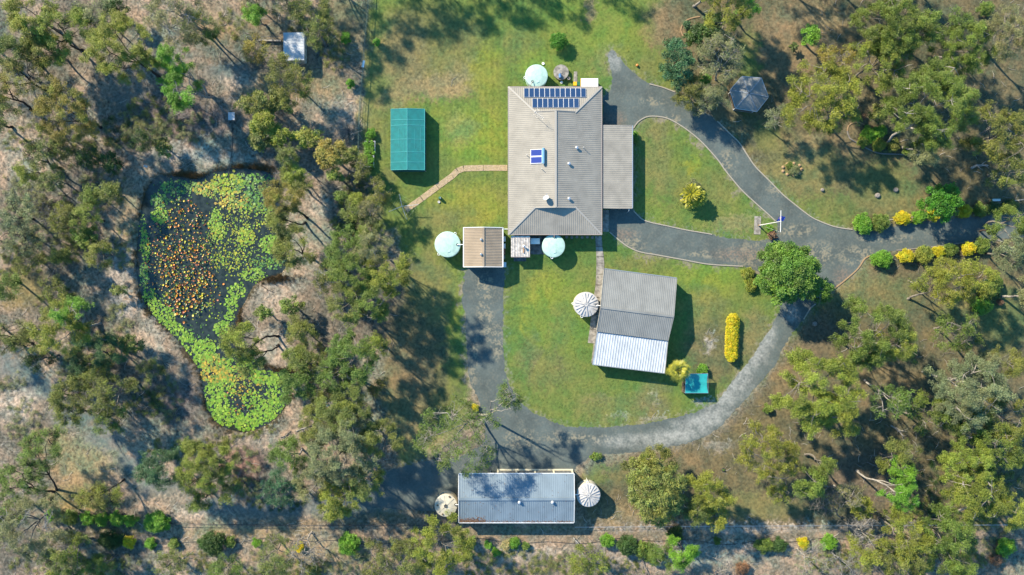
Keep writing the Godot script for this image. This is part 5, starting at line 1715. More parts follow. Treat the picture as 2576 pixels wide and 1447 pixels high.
	s.lathe(apex, [Vector2(0.16, -0.05), Vector2(0.16, 0.12), Vector2(0.05, 0.2), Vector2(0, 0.4)], 10)
	part("finial", s, M.dark_plastic, root)
	s = Shape.new()
	var deck := PackedVector2Array()
	for p in hex:
		deck.append(Vector2(lerpf(apex.x, p.x, 0.92), lerpf(apex.z, p.z, 0.92)))
	s.slab(deck, -0.02, 0.12)
	part("floor_slab", s, M.concrete, root)

func shade_houses() -> void:
	# big teal shade house: gabled frame covered in cloth
	var a := at(983, 274.5, 2.2)
	var b := at(1067.5, 427.5, 2.2)
	var xr := at(1024, 0, 2.7).x
	var root := thing("shade_house", "large gabled shade house covered in teal shade cloth", "shade house", Vector3(xr, 0, (a.z + b.z) / 2))
	var s := Shape.new()
	s.quad(Vector3(a.x, 2.2, a.z), Vector3(xr, 2.75, a.z), Vector3(xr, 2.75, b.z), Vector3(a.x, 2.2, b.z))
	part("roof_cloth", s, M.shade_cloth, root)
	s = Shape.new()
	s.quad(Vector3(xr, 2.75, a.z), Vector3(b.x, 2.2, a.z), Vector3(b.x, 2.2, b.z), Vector3(xr, 2.75, b.z))
	part("roof_cloth", s, M.shade_cloth, root)
	for e in [[a.x, a.z, a.x, b.z], [b.x, a.z, b.x, b.z]]:
		s = Shape.new()
		s.quad(Vector3(e[0], 0, e[1]), Vector3(e[2], 0, e[3]), Vector3(e[2], 2.19, e[3]), Vector3(e[0], 2.19, e[1]))
		part("side_cloth", s, M.cloth_dark, root)
	for z in [a.z, b.z]:
		s = Shape.new()
		s.quad(Vector3(a.x, 0, z), Vector3(b.x, 0, z), Vector3(b.x, 2.19, z), Vector3(a.x, 2.19, z))
		s.tri(Vector3(a.x, 2.19, z), Vector3(xr, 2.74, z), Vector3(b.x, 2.19, z))
		part("end_cloth", s, M.cloth_dark, root)
	for f in [0.0, 0.18, 0.27, 0.5, 0.71, 0.875, 1.0]:
		var z := lerpf(a.z, b.z, f)
		s = Shape.new()
		s.bar(Vector3(a.x, 2.23, z), Vector3(xr, 2.78, z), 0.07, 0.03)
		s.bar(Vector3(b.x, 2.23, z), Vector3(xr, 2.78, z), 0.07, 0.03)
		part("rafter", s, M.cloth_seam, root)
		for x in [a.x, b.x]:
			s = Shape.new()
			s.tube([Vector3(x, -0.1, z), Vector3(x, 2.2, z)], [0.05, 0.05], 6)
			part("post", s, M.steel, root)
	for x in [a.x, b.x]:
		rim_bar(root, Vector3(x, 2.23, a.z), Vector3(x, 2.23, b.z), 0.08, 0.04, M.cloth_seam, "edge_pipe")
	rim_bar(root, Vector3(xr, 2.79, a.z), Vector3(xr, 2.79, b.z), 0.09, 0.04, M.cloth_seam, "ridge_pipe")
	for e in [[0.24, 0.32, 0.62], [0.4, 0.34, 0.7], [0.72, 0.32, 0.66], [0.88, 0.31, 0.68]]:
		var x := lerpf(a.x, b.x, e[0])
		var y := 2.2 + 0.55 * (1.0 - absf(x - xr) / (xr - a.x)) + 0.035
		s = Shape.new()
		s.bar(Vector3(x, y, lerpf(a.z, b.z, e[1])), Vector3(x, y, lerpf(a.z, b.z, e[2])), 0.04, 0.02)
		part("seam", s, M.cloth_seam, root)
	# potting benches inside, seen faintly through the cloth
	for k in 3:
		var bench := thing("potting_bench", ["long potting bench under one side of the teal shade house roof", "potting bench in the middle of the teal shade house", "potting bench along the drive-facing side of the teal shade house"][k], "bench", Vector3(lerpf(a.x, b.x, 0.2 + 0.3 * k), 0, (a.z + b.z) / 2), "benches inside the shade house")
		var o := bench.position
		s = Shape.new()
		s.box(o + Vector3.UP * 0.8, Vector3(1.1, 0.06, 7.0))
		part("top", s, M.timber, bench)
		for q in 4:
			s = Shape.new()
			s.box(o + Vector3(0.45 * (1 if q % 2 else -1), 0.38, 3.3 * (1 if q > 1 else -1)), Vector3(0.08, 0.77, 0.08))
			part("leg", s, M.timber, bench)
	# small sagging teal canopy by the fan palm
	var c := [at(1725, 941, 1.9), at(1780, 940, 1.9), at(1781, 989, 1.9), at(1723, 989, 1.9)]
	root = thing("shade_house", "small square bin bay under sagging teal shade cloth beside the fan palm", "canopy", Vector3((c[0].x + c[1].x) / 2, 0, (c[0].z + c[2].z) / 2))
	s = Shape.new()
	var n := 10
	for y in n + 1:
		for x in n + 1:
			var w := float(x) / n
			var e := float(y) / n
			var p: Vector3 = (c[0] as Vector3).lerp(c[1], w).lerp((c[3] as Vector3).lerp(c[2], w), e)
			p.y -= 0.16 * sin(w * PI) * sin(e * PI)
			p.x -= 0.22 * sin(e * PI) * w if w == 1.0 else 0.0
			s.vert(p, Vector3(cos(w * PI) * 0.12, 1, cos(e * PI) * 0.12).normalized())
	for y in n:
		for x in n:
			var k := y * (n + 1) + x
			s.i.append_array([k, k + 1, k + n + 2, k, k + n + 2, k + n + 1])
	part("roof_cloth", s, M.shade_cloth_new, root)
	for k in 4:
		s = Shape.new()
		s.tube([Vector3(c[k].x, -0.1, c[k].z), c[k] + Vector3.UP * 0.05], [0.05, 0.05], 6)
		part("post", s, M.steel, root)
		rim_bar(root, c[k], c[(k + 1) % 4], 0.05, 0.05, M.steel, "rail")
	rim_bar(root, (c[0] as Vector3).lerp(c[1], 0.36) - Vector3.UP * 0.08, (c[3] as Vector3).lerp(c[2], 0.36) - Vector3.UP * 0.08, 0.05, 0.02, M.cloth_seam, "seam")
	plank_wall(root, Vector3(c[0].x - 0.1, 0, c[0].z + 0.6), Vector3(c[3].x - 0.1, 0, c[3].z), 1.3, M.timber, 0.35)
	plank_wall(root, Vector3(c[3].x, 0, c[3].z - 0.06), Vector3(c[2].x, 0, c[2].z - 0.06), 1.3, M.cloth_dark, 0.08)

func tanks() -> void:
	var t := water_tank(1349, 190, 28, 2.5, "green", "pale green round tank half under the solar panel end of the house roof", Vector2(1339, 205), [3.0])
	pipe_to(t, [at(1339, 205, 2.75), at(1336, 211, 3.0), at(1331, 218, 2.75)], 0.07, M.gutter_brown)
	t = water_tank(1392, 618.5, 28.5, 2.4, "green", "pale green round tank at the house end beside the white freezer", Vector2(1394, 597), [1.7])
	pipe_to(t, [at(1394, 590, 2.7), at(1394, 594, 2.75), at(1394, 597, 2.5)], 0.09, M.gutter_brown)
	t = water_tank(1125, 614.5, 32, 2.5, "green", "largest pale green tank, standing alone beyond the tan garage", Vector2(1150, 615.5), [-0.95, 2.3])
	pipe_to(t, [at(1150, 615.5, 2.5), at(1152, 615.5, 2.75), at(1166, 615.5, 2.72)], 0.08, M.white_plastic)
	t = water_tank(1474, 766, 31, 2.3, "white", "white tank with a star-ribbed lid beside the askew workshop", Vector2(1499, 769), [3.2, 1.9])
	pipe_to(t, [at(1499, 769, 2.4), at(1502, 769, 2.75), at(1512, 769, 2.75)], 0.07, M.white_plastic)
	t = water_tank(1121, 1272.5, 28, 3.0, "cream", "cream tank with a six-ribbed lid and a dark hole at the farm shed's woodland end", Vector2(1145.5, 1270), [])
	pipe_to(t, [at(1145.5, 1270, 3.1), at(1148, 1270, 3.3), at(1156, 1270, 3.2)], 0.07, M.white_plastic)
	for e in [[1130, 1250], [1100, 1271], [1136, 1291], [1113, 1294]]:
		var s := Shape.new()
		var p := at(e[0], e[1], 3.0)
		s.box(Vector3(p.x, 3.06, p.z), Vector3(0.34, 0.08, 0.28), Basis(Vector3.UP, e[0]))
		part("lug", s, M.timber, t)
	t = water_tank(1480, 1246, 29.6, 3.1, "white", "grey-white star-lidded tank at the far end of the farm shed", Vector2(1455, 1244.5), [-1.62])
	pipe_to(t, [at(1455, 1244.5, 3.1), at(1452, 1244.5, 3.35), at(1443, 1245, 3.3)], 0.08, M.white_plastic)
	# old concrete tank with a pump on it
	var c := at(1411, 181.5, 0.7)
	var b := Vector3(c.x, 0, c.z)
	var root := thing("concrete_tank", "low round concrete septic tank with a stained lid behind the house", "septic tank", b)
	var s := Shape.new()
	s.lathe(b, [Vector2(1.45, -0.1), Vector2(1.45, 0.62), Vector2(1.5, 0.64), Vector2(1.5, 0.72), Vector2(0.0, 0.76)], 40)
	part("wall", s, M.concrete, root)
	s = Shape.new()
	s.lathe(b + Vector3(0, 0.74, -0.05), [Vector2(0.36, 0.0), Vector2(0.36, 0.06), Vector2(0.28, 0.06), Vector2(0.27, 0.03), Vector2(0.0, 0.03)], 20)
	part("manhole", s, M.concrete, root)
	s = Shape.new()
	s.lathe(b + Vector3(-0.45, 0.73, -0.85), [Vector2(0.24, 0.0), Vector2(0.24, 0.05), Vector2(0.0, 0.06)], 16)
	part("inspection_cover", s, M.concrete, root)
	var p := at(1408, 191.5, 0.75)
	root = thing("pump", "blue pump motor sitting on the round concrete septic tank", "pump", p)
	s = Shape.new()
	s.tube([p + Vector3(-0.05, 0.3, -0.4), p + Vector3(-0.02, 0.3, -0.33), p + Vector3(0.03, 0.3, 0.3), p + Vector3(0.04, 0.3, 0.38)], [0.2, 0.27, 0.27, 0.18], 14)
	part("motor", s, M.blue_plastic, root)
	s = Shape.new()
	s.box(p + Vector3(0, 0.06, 0.05), Vector3(0.5, 0.1, 0.8))
	s.tube([p + Vector3(0.04, 0.3, 0.35), p + Vector3(0.05, 0.25, 0.6)], [0.08, 0.08], 8)
	part("mount", s, M.dark_plastic, root)
	p = at(1430, 199)
	s = Shape.new()
	s.lathe(p, [Vector2(0.3, -0.1), Vector2(0.3, 0.55), Vector2(0.2, 0.56), Vector2(0.19, 0.4), Vector2(0.0, 0.4)], 16)
	solo("pipe_riser", s, M.concrete, "short round concrete riser beside the septic tank", "riser")
	for e in [[1412, 207.5, "white round cap in the grass between the septic tank and the house"], [1366, 160.5, "white round cap in the lawn behind the tank under the house roof"], [1104, 508.5, "white round cap beside the green compost bin on the lawn"]]:
		p = at(e[0], e[1])
		s = Shape.new()
		s.lathe(p, [Vector2(0.27, -0.05), Vector2(0.27, 0.16), Vector2(0.2, 0.2), Vector2(0.12, 0.16), Vector2(0.0, 0.17)], 16)
		solo("drain_marker", s, M.white_plastic if e[0] != 1104 else M.tank_white, e[2], "cap", "white caps in the lawn")

func small_things() -> void:
	var s: Shape
	var p: Vector3
	for e in [[1445, 213.5, "yellow_plastic", "yellow-lidded wheelie bin against the house near the porch"], [1454.5, 213.8, "green_plastic", "dark green wheelie bin between the yellow bin and the porch"]]:
		p = at(e[0], e[1])
		var bin := thing("wheelie_bin", e[3], "bin", p, "wheelie bins by the porch")
		s = Shape.new()
		s.box(p + Vector3.UP * 0.5, Vector3(0.55, 0.9, 0.6))
		part("body", s, M.green_plastic, bin)
		s = Shape.new()
		s.box(p + Vector3(0, 0.98, 0.02), Vector3(0.68, 0.07, 0.74), Basis(Vector3.RIGHT, 0.06))
		part("lid", s, M[e[2]], bin)
		for x in [-0.25, 0.25]:
			s = Shape.new()
			s.tube([p + Vector3(x - 0.03, 0.1, 0.32), p + Vector3(x + 0.03, 0.1, 0.32)], [0.1, 0.1], 10)
			part("wheel", s, M.dark_plastic, bin)
	p = at(1602, 165)
	s = Shape.new()
	s.lathe(p, [Vector2(0.05, 0.0), Vector2(0.22, 0.08), Vector2(0.28, 0.24), Vector2(0.22, 0.42), Vector2(0.08, 0.5), Vector2(0.0, 0.5)], 14)
	solo("ball", s, M.orange_plastic, "orange ball lying alone on the lawn above the drive", "ball")
	p = at(1107, 499)
	var bin := thing("compost_bin", "small dark green compost bin on the lawn below the curved brick path", "compost bin", p)
	s = Shape.new()
	s.lathe(p, [Vector2(0.36, -0.05), Vector2(0.28, 0.7), Vector2(0.3, 0.72), Vector2(0.24, 0.8), Vector2(0.0, 0.83)], 16)
	part("body", s, M.green_plastic, bin)
	s = Shape.new()
	s.box(p + Vector3(0.1, 0.86, 0), Vector3(0.16, 0.06, 0.34))
	part("handle", s, M.blue_grey, bin)
	# rotary clothes hoist
	p = at(1014, 521.5)
	var hoist := thing("clothes_hoist", "four-armed clothes hoist at the end of the brick path", "clothes line", p)
	s = Shape.new()
	s.tube([p - Vector3.UP * 0.1, p + Vector3.UP * 1.9], [0.05, 0.045], 8)
	part("post", s, M.steel, hoist)
	var ends := []
	for e in [[1004, 488], [1052, 514.5], [1022.5, 552], [977, 533]]:
		var q := at(e[0], e[1], 2.2)
		ends.append(q)
		s = Shape.new()
		s.tube([p + Vector3.UP * 1.85, p.lerp(q, 0.5) + Vector3.UP * 0.95, q], [0.06, 0.055, 0.04], 6)
		part("arm", s, M.steel, hoist)
	for k in 4:
		for f in [0.45, 0.72, 0.98]:
			s = Shape.new()
			var o := p + Vector3.UP * 1.88
			s.tube([o.lerp(ends[k], f), o.lerp(ends[(k + 1) % 4], f)], [0.006, 0.006], 3, false)
			part("line", s, M.steel, hoist)
	# raised vegetable beds on legs
	for e in [[930, 369, 0.05, "raised vegetable planter in a white frame, the one farther along toward the small bush"], [927, 405.5, 0.0, "raised vegetable planter in a white frame, the one nearer the woodland shrubs"]]:
		p = at(e[0], e[1], 0.7)
		p.y = 0
		var bed := thing("planter", e[3], "planter", p, "raised vegetable planters")
		s = Shape.new()
		s.box(p + Vector3.UP * 0.55, Vector3(1.9, 0.28, 2.1))
		part("soil", s, M.mud, bed)
		for q in 4:
			s = Shape.new()
			var c := Vector3(0.98 * (1 if q % 2 else -1), 0, 1.08 * (1 if q > 1 else -1))
			s.box(p + c + Vector3.UP * 0.36, Vector3(0.09, 0.72, 0.09))
			part("leg", s, M.trim_white, bed)
			s = Shape.new()
			if q < 2:
				s.box(p + Vector3(0, 0.58, 1.06 * (1 if q else -1)), Vector3(1.9, 0.3, 0.06))
			else:
				s.box(p + Vector3(0.98 * (1 if q == 2 else -1), 0.58, 0), Vector3(0.06, 0.3, 2.0))
			part("board", s, M.trim_white, bed)
		var r := RandomNumberGenerator.new()
		r.seed = int(e[1])
		var places := []
		var tints := []
		for k in 46:
			clump(places, tints, p + Vector3(r.randf_range(-1.15, 0.85), 0.85, r.randf_range(-1.3, 1.3)), Vector3(0.25, 0.2, 0.25), 6, leaf_tint("lime", r, 0.3), r, 0.6)
		crown_of(bed, places, tints, true, "vegetables")
	# flagpole with its yard
	var b := at(1908, 567.5)
	var t := at(1964.5, 557, 12.3)
	var pole := thing("flagpole", "tall white flagpole with a cross yard standing on a concrete pad", "flagpole", b)
	s = Shape.new()
	s.tube([b - Vector3.UP * 0.1, b + Vector3.UP * 0.8], [0.14, 0.14], 10)
	part("base", s, M.sandstone, pole)
	s = Shape.new()
	s.tube([b + Vector3.UP * 0.6, b.lerp(t, 0.5), t], [0.1, 0.08, 0.06], 10)
	part("mast", s, M.trim_white, pole)
	var yard := b.lerp(t, 0.985)
	s = Shape.new()
	s.tube([yard + Vector3(0.05, 0, -2.0), yard + Vector3(-0.02, 0, 1.95)], [0.05, 0.05], 8)
	part("yard", s, M.trim_white, pole)
	s = Shape.new()
	s.tube([yard + Vector3(-0.02, 0, 1.95), b + Vector3(0.4, 0.8, 0.1)], [0.012, 0.012], 4)
	part("halyard", s, M.white_plastic, pole)
	s = Shape.new()
	var n := 14
	for y in 9:
		for x in n + 1:
			var w := float(x) / n
			var f := y / 8.0
			var q := yard + Vector3(w * 1.3 - 0.5 + 0.1 * sin(f * 5.0), 0.1 - f * 0.4 - w * 0.2, -0.85 - 0.1 * w + 0.1 * sin(w * 9.0) + f * 0.75)
			s.vert(q, Vector3(0.2 * cos(w * 9.0), 0.8, 0.5).normalized(), Vector2(w, f))
	for y in 8:
		for x in n:
			var k := y * (n + 1) + x
			s.i.append_array([k, k + 1, k + n + 2, k, k + n + 2, k + n + 1])
	solo("flag", s, M.flag, "blue flag with white stars hanging from the flagpole's yard", "flag")
	s = Shape.new()
	var pad := at(1905, 567)
	s.box(pad + Vector3.UP * 0.02, Vector3(1.3, 0.08, 3.6), Basis(Vector3.UP, -0.04))
	struct("concrete_pad", s, M.concrete)
	# kerbs
	kerb([1593, 323, 1604, 307, 1627, 294, 1653, 293, 1678, 298, 1704, 311, 1736, 333, 1767, 360, 1805, 402, 1827, 433, 1865, 478, 1900, 511, 1926, 534, 1950, 556], M.kerb)
	kerb([1791, 590, 1775, 587, 1727, 579, 1680, 569, 1624, 556, 1604, 542, 1593, 530], M.kerb)
	kerb([1533, 584, 1560, 607, 1583, 623, 1612, 634.5, 1647, 640.5, 1666, 644, 1721, 654, 1784, 665, 1869, 670], M.kerb)
	kerb([1633, 211.5, 1665, 219.5, 1697, 231.5], M.kerb)
	kerb([1804, 305, 1834, 335, 1858, 358, 1878, 388, 1900, 420, 1935, 455, 1969, 490, 1997, 513, 2024, 534.5, 2049, 551, 2091, 568, 2118, 574, 2144, 577.5], M.kerb)
	kerb([2189, 643, 2176, 650, 2166, 664, 2155, 679, 2124, 706, 2091, 732, 2070, 749], M.sandstone)
	kerb([2051, 765, 2040, 774, 2030, 788, 2021, 804], M.kerb)
	kerb([2200, 560, 2243, 552.5, 2314, 545, 2360, 541, 2452, 522, 2520, 510, 2575, 502], M.kerb)
	kerb([2262, 661, 2310, 664, 2360, 658, 2430, 641, 2510, 640], M.timber)
	kerb([2254, 630, 2369, 618.5, 2480, 603, 2530, 612, 2550, 640], M.rock)
	# garden bed edging among the trees
	kerb([2131, 330, 2134, 316, 2146, 309, 2160, 308, 2174, 314], M.sandstone)
	kerb([2131, 330, 2137, 348, 2160, 362, 2185, 376, 2212, 386, 2250, 388, 2300, 390, 2333, 388], M.rock)
	kerb([1712, 76, 1716, 62, 1728, 50, 1746, 44, 1760, 42], M.sandstone)
	kerb([1712, 76, 1716, 88, 1720, 94], M.sandstone)
	# brick path from the house to the clothes hoist
	var pts := [Vector2(1276, 422.5), Vector2(1215, 422.5), Vector2(1166, 424), Vector2(1150, 430), Vector2(1137, 443), Vector2(1100, 470), Vector2(1060, 500), Vector2(1019, 529)]
	s = Shape.new()
	var l := []
	var rr := []
	for k in pts.size():
		var d: Vector2 = (pts[mini(k + 1, pts.size() - 1)] - pts[maxi(k - 1, 0)]).normalized()
		var w := Vector2(-d.y, d.x) * 7.2
		var q := at(pts[k].x + w.x, pts[k].y + w.y)
		l.append(Vector2(q.x, q.z))
		q = at(pts[k].x - w.x, pts[k].y - w.y)
		rr.push_front(Vector2(q.x, q.z))
	s.slab(PackedVector2Array(l + rr), -0.03, 0.012)
	var path := struct("brick_path", s, M.sand_bed)
	var brick := Shape.new()
	brick.box(Vector3(0, 0.02, 0), Vector3(0.215, 0.05, 0.105))
	var places := []
	var tints := []
	var r := RandomNumberGenerator.new()
	r.seed = 31
	for k in pts.size() - 1:
		var a := at(pts[k].x, pts[k].y)
		var c := at(pts[k + 1].x, pts[k + 1].y)
		var d := (c - a).normalized()
		var side := d.cross(Vector3.UP)
		var rows := int(a.distance_to(c) / 0.235)
		for j in rows:
			for q in 10:
				var w := a + d * (j + 0.5 + 0.25 * (q % 2)) * 0.235 + side * (q - 4.5) * 0.117 + Vector3.UP * (0.01 + r.randf() * 0.012)
				places.append(Transform3D(Basis(Vector3.UP, atan2(-d.z, d.x) + r.randf_range(-0.03, 0.03)), w))
				var m := r.randf_range(0.8, 1.15)
				tints.append(Color(0.43 * m, 0.32 * m, 0.2 * m * r.randf_range(0.85, 1.1)))
	swarm("paver", brick.mesh(), M.blade, places, tints, path, true)
	# concrete path from the house to the workshop, in slabs with open joints
	var runs := [[1497, 594, 1513, 594], [1498.5, 620, 1515, 620], [1499.5, 646, 1518, 646], [1500, 662, 1519.5, 662], [1499, 690, 1519, 690], [1498, 717, 1516, 717], [1493, 748, 1513, 750], [1487, 790, 1507, 792], [1483, 828, 1501, 830], [1478, 863, 1495, 865]]
	s = Shape.new()
	s.slab(outline([1498, 595, 1512, 595, 1517, 646, 1518, 690, 1512, 750, 1494, 863, 1480, 862, 1494, 748, 1500, 690, 1500, 646]), -0.05, 0.02)
	path = struct("concrete_path", s, M.mud)
	for k in runs.size() - 1:
		var e: Array = runs[k]
		var f: Array = runs[k + 1]
		s = Shape.new()
		s.slab(outline([e[0], e[1] + 0.6, e[2], e[3] + 0.6, f[2], f[3] - 0.6, f[0], f[1] - 0.6]), -0.04, 0.06 + 0.006 * (k % 3))
		part("paving_slab", s, M.concrete, path)
	for k in 2:
		s = Shape.new()
		s.slab(outline([1516, 528 + k * 28, 1531, 528 + k * 28, 1531, 555 + k * 28, 1516, 555 + k * 28]), -0.04, 0.05)
		part("paving_slab", s, M.concrete, path)
	s = Shape.new()
	s.slab(outline([1334, 594, 1372, 594, 1372, 640, 1334, 640]), -0.04, 0.05)
	struct("stone_floor", s, M.concrete_wet)
	s = Shape.new()
	s.slab(outline([1292, 647.5, 1323, 647.5, 1323, 657.5, 1292, 657.5]), -0.04, 0.08)
	struct("doorstep", s, M.concrete_wet)
	s = Shape.new()
	s.slab(outline([1443.5, 180, 1451.5, 180, 1452, 211, 1442, 211]), -0.04, 0.05)
	struct("concrete_strip", s, M.concrete)
	for k in 6:
		p = at(1425 + k * 13.0, 596.5 + (k % 2))
		s = Shape.new()
		s.lathe(p, [Vector2(0.3, -0.05), Vector2(0.3, 0.1), Vector2(0.0, 0.11)], 10)
		part("stepping_stone", s, M.rock, path)
	# fences
	wire_fence([at(928, -20), at(927, 20), at(921, 85), at(917, 130), at(914, 185), at(908, 250), at(905, 292), at(903, 390), at(896, 450), at(890, 500), at(885, 600)], 1.3, 3.2, M.steel, M.fence_green, "dark green wire fence between the lawn and the western bush", [0.05, 0.35, 0.65, 0.98], 0.06)
	s = Shape.new()
	s.bar(at(918, 157) + Vector3.UP * 1.28, at(915, 174) + Vector3.UP * 1.28, 0.45, 0.06)
	solo("cattle_gate", s, M.trim_white, "white gate panel set in the dark green wire fence", "gate")
	wire_fence([at(430, 1315), at(700, 1319), at(1000, 1319), at(1150, 1320)], 0.9, 4.0, M.timber, M.dark_plastic, "low dark wire fence along the bush track below the woodland", [0.5, 0.95], 0.05)
	wire_fence([at(1445, 1324), at(1900, 1321), at(2300, 1319), at(2600, 1318)], 0.8, 4.0, M.steel, M.steel, "low pale wire fence along the boundary strip beyond the farm shed", [0.5, 0.95], 0.04)
	# black irrigation hose wandering along the row of young shrubs
	s = Shape.new()
	var line := []
	for k in 90:
		var u := lerpf(360, 2620, k / 89.0)
		var q := at(u, 1362 + 5.0 * sin(k * 0.35) + 4.0 * sin(k * 0.9))
		line.append(q + Vector3.UP * 0.05)
	s.tube(line, taper(0.05, 0.05, 90), 5)
	solo("irrigation_hose", s, M.dark_plastic, "long black irrigation hose along the row of young boundary shrubs", "hose")
	# a tyre round a seedling
	p = at(1819, 1182)
	var tyre := thing("tyre_planter", "old tyre lying on bare grass round a green seedling", "tyre", p)
	s = Shape.new()
	s.lathe(p, [Vector2(0.2, 0.02), Vector2(0.34, 0.0), Vector2(0.38, 0.1), Vector2(0.34, 0.2), Vector2(0.22, 0.2), Vector2(0.2, 0.02)], 20)
	part("tyre", s, M.dark_plastic, tyre)
	places = []
	tints = []
	clump(places, tints, p + Vector3.UP * 0.25, Vector3(0.15, 0.15, 0.15), 14, leaf_tint("green", r), r, 0.4)
	crown_of(tyre, places, tints, true, "seedling")
	# blue bin lid in the bush, stones and stumps on the eastern grass
	p = at(828, 1012)
	box_thing("crate", p, Vector3(1.4, 0.6, 1.1), 0.5, M.heater_blue, "blue crate dumped in the bush by the woodland track", "crate")
	for e in [[2253, 478, 0.55, "grey stump on the grass with a green shoot, nearer the garden bed"], [2207, 492, 0.6, "brown stump on the grass with a yellow shoot, above the yellow shrubs"], [2049, 815, 0.55, "grey stone block on dark grass under the gum by the drive"], [2068, 478, 0.4, "small pale stone on the grass beside the drive's outer curve"]]:
		p = at(e[0], e[1])
		s = Shape.new()
		s.lathe(p, [Vector2(e[2], -0.1), Vector2(e[2] * 0.8, 0.3), Vector2(e[2] * 0.5, 0.42), Vector2(0.0, 0.4)], 9)
		solo("stump", s, M.rock, e[3], "stump")
	p = at(2503, 504)
	var bench := thing("garden_bench", "white-topped green bench on bare ground near the eastern edge", "bench", p)
	for e in [["seat", Vector3(0, 0.45, 0), Vector3(1.6, 0.06, 0.45), "trim_white"], ["backrest", Vector3(0, 0.75, -0.28), Vector3(1.7, 0.4, 0.06), "green_plastic"], ["leg", Vector3(-0.7, 0.2, 0), Vector3(0.08, 0.42, 0.5), "green_plastic"], ["leg", Vector3(0.7, 0.2, 0), Vector3(0.08, 0.42, 0.5), "green_plastic"]]:
		s = Shape.new()
		s.box(p + e[1], e[2])
		part(e[0], s, M[e[3]], bench)
	# lamp on a post at the pond's corner
	p = at(381, 423)
	var lamp := thing("nesting_post", "thin post with a white twin box at the corner of the pond", "post", p)
	s = Shape.new()
	s.tube([p - Vector3.UP * 0.1, p + Vector3.UP * 2.4], [0.05, 0.05], 6)
	part("post", s, M.timber, lamp)
	for k in 2:
		s = Shape.new()
		s.lathe(p + Vector3(-0.18 + 0.36 * k, 2.4, 0.1 * k), [Vector2(0.2, 0.0), Vector2(0.24, 0.15), Vector2(0.1, 0.32), Vector2(0.0, 0.34)], 12)
		part("box", s, M.tank_white, lamp)
	# slim rocks round the two garden beds
	for e in [[1998, 420, 10, "ring of rocks and a seedling in the eastern grass"], [1533, 1010, 0, ""]]:
		if e[2] == 0:
			continue
		for k in e[2]:
			p = at(e[0] + cos(k * 0.7) * 24.0 - 6.0, e[1] + sin(k * 0.7) * 15.0 + 6.0)
			s = Shape.new()
			s.lathe(p, [Vector2(0.36, -0.1), Vector2(0.32, 0.14), Vector2(0.15, 0.26), Vector2(0.0, 0.26)], 7)
			solo("garden_rock", s, M.sandstone, "tan rock in the ring round the little garden bed on the eastern grass", "rock", "rocks ringing the little garden bed")

func kerb(pts: Array, m: Material) -> void:
	var c := Curve3D.new()
	for k in range(0, pts.size(), 2):
		c.add_point(at(pts[k], pts[k + 1]))
	for k in c.point_count:
		var a := c.get_point_position(maxi(k - 1, 0))
		var b := c.get_point_position(mini(k + 1, c.point_count - 1))
		c.set_point_in(k, (a - b) / 6.0)
		c.set_point_out(k, (b - a) / 6.0)
	var line := c.tessellate_even_length(4, 1.0)
	var s := Shape.new()
	for k in line.size() - 1:
		var d := (line[k + 1] - line[k]).normalized()
		var d0 := (line[k + 1] - line[maxi(k - 1, 0)]).normalized()
		var d1 := (line[mini(k + 2, line.size() - 1)] - line[k]).normalized()
		var w0 := d0.cross(Vector3.UP) * 0.11
		var w1 := d1.cross(Vector3.UP) * 0.11
		var p := line[k]
		var q := line[k + 1]
		var y := Vector3.UP * 0.12
		s.face(p - w0 + y, p + w0 + y, q + w1 + y, q - w1 + y, Vector3.UP)
		s.face(p + w0 - y, p + w0 + y, q + w1 + y, q + w1 - y, w0)
		s.face(p - w0 - y, p - w0 + y, q - w1 + y, q - w1 - y, -w0)
	struct("kerb", s, m)

func flag_cloth() -> StandardMaterial3D:
	var im := Image.create_empty(128, 64, false, Image.FORMAT_RGB8)
	im.fill(Color(0.03, 0.2, 0.62))
	im.fill_rect(Rect2i(26, 0, 12, 32), Color(0.9, 0.9, 0.9))
	im.fill_rect(Rect2i(0, 10, 64, 12), Color(0.9, 0.9, 0.9))
	im.fill_rect(Rect2i(29, 0, 6, 32), Color(0.75, 0.05, 0.08))
	im.fill_rect(Rect2i(0, 13, 64, 6), Color(0.75, 0.05, 0.08))
	for e in [[32, 48, 8], [96, 10, 4], [84, 28, 4], [108, 24, 4], [96, 52, 4], [101, 36, 2]]:
		for y in range(-e[2], e[2] + 1):
			for x in range(-e[2], e[2] + 1):
				var a := atan2(y, x) + PI / 2.0
				if Vector2(x, y).length() <= e[2] * (0.62 + 0.38 * cos(a * 7.0)):
					im.set_pixel(e[0] + x, clampi(e[1] + y, 0, 63), Color(0.95, 0.95, 0.95))
	var m := StandardMaterial3D.new()
	m.albedo_texture = ImageTexture.create_from_image(im)
	m.roughness = 0.7
	m.cull_mode = BaseMaterial3D.CULL_DISABLED
	return m

# ---- the lily pond ----

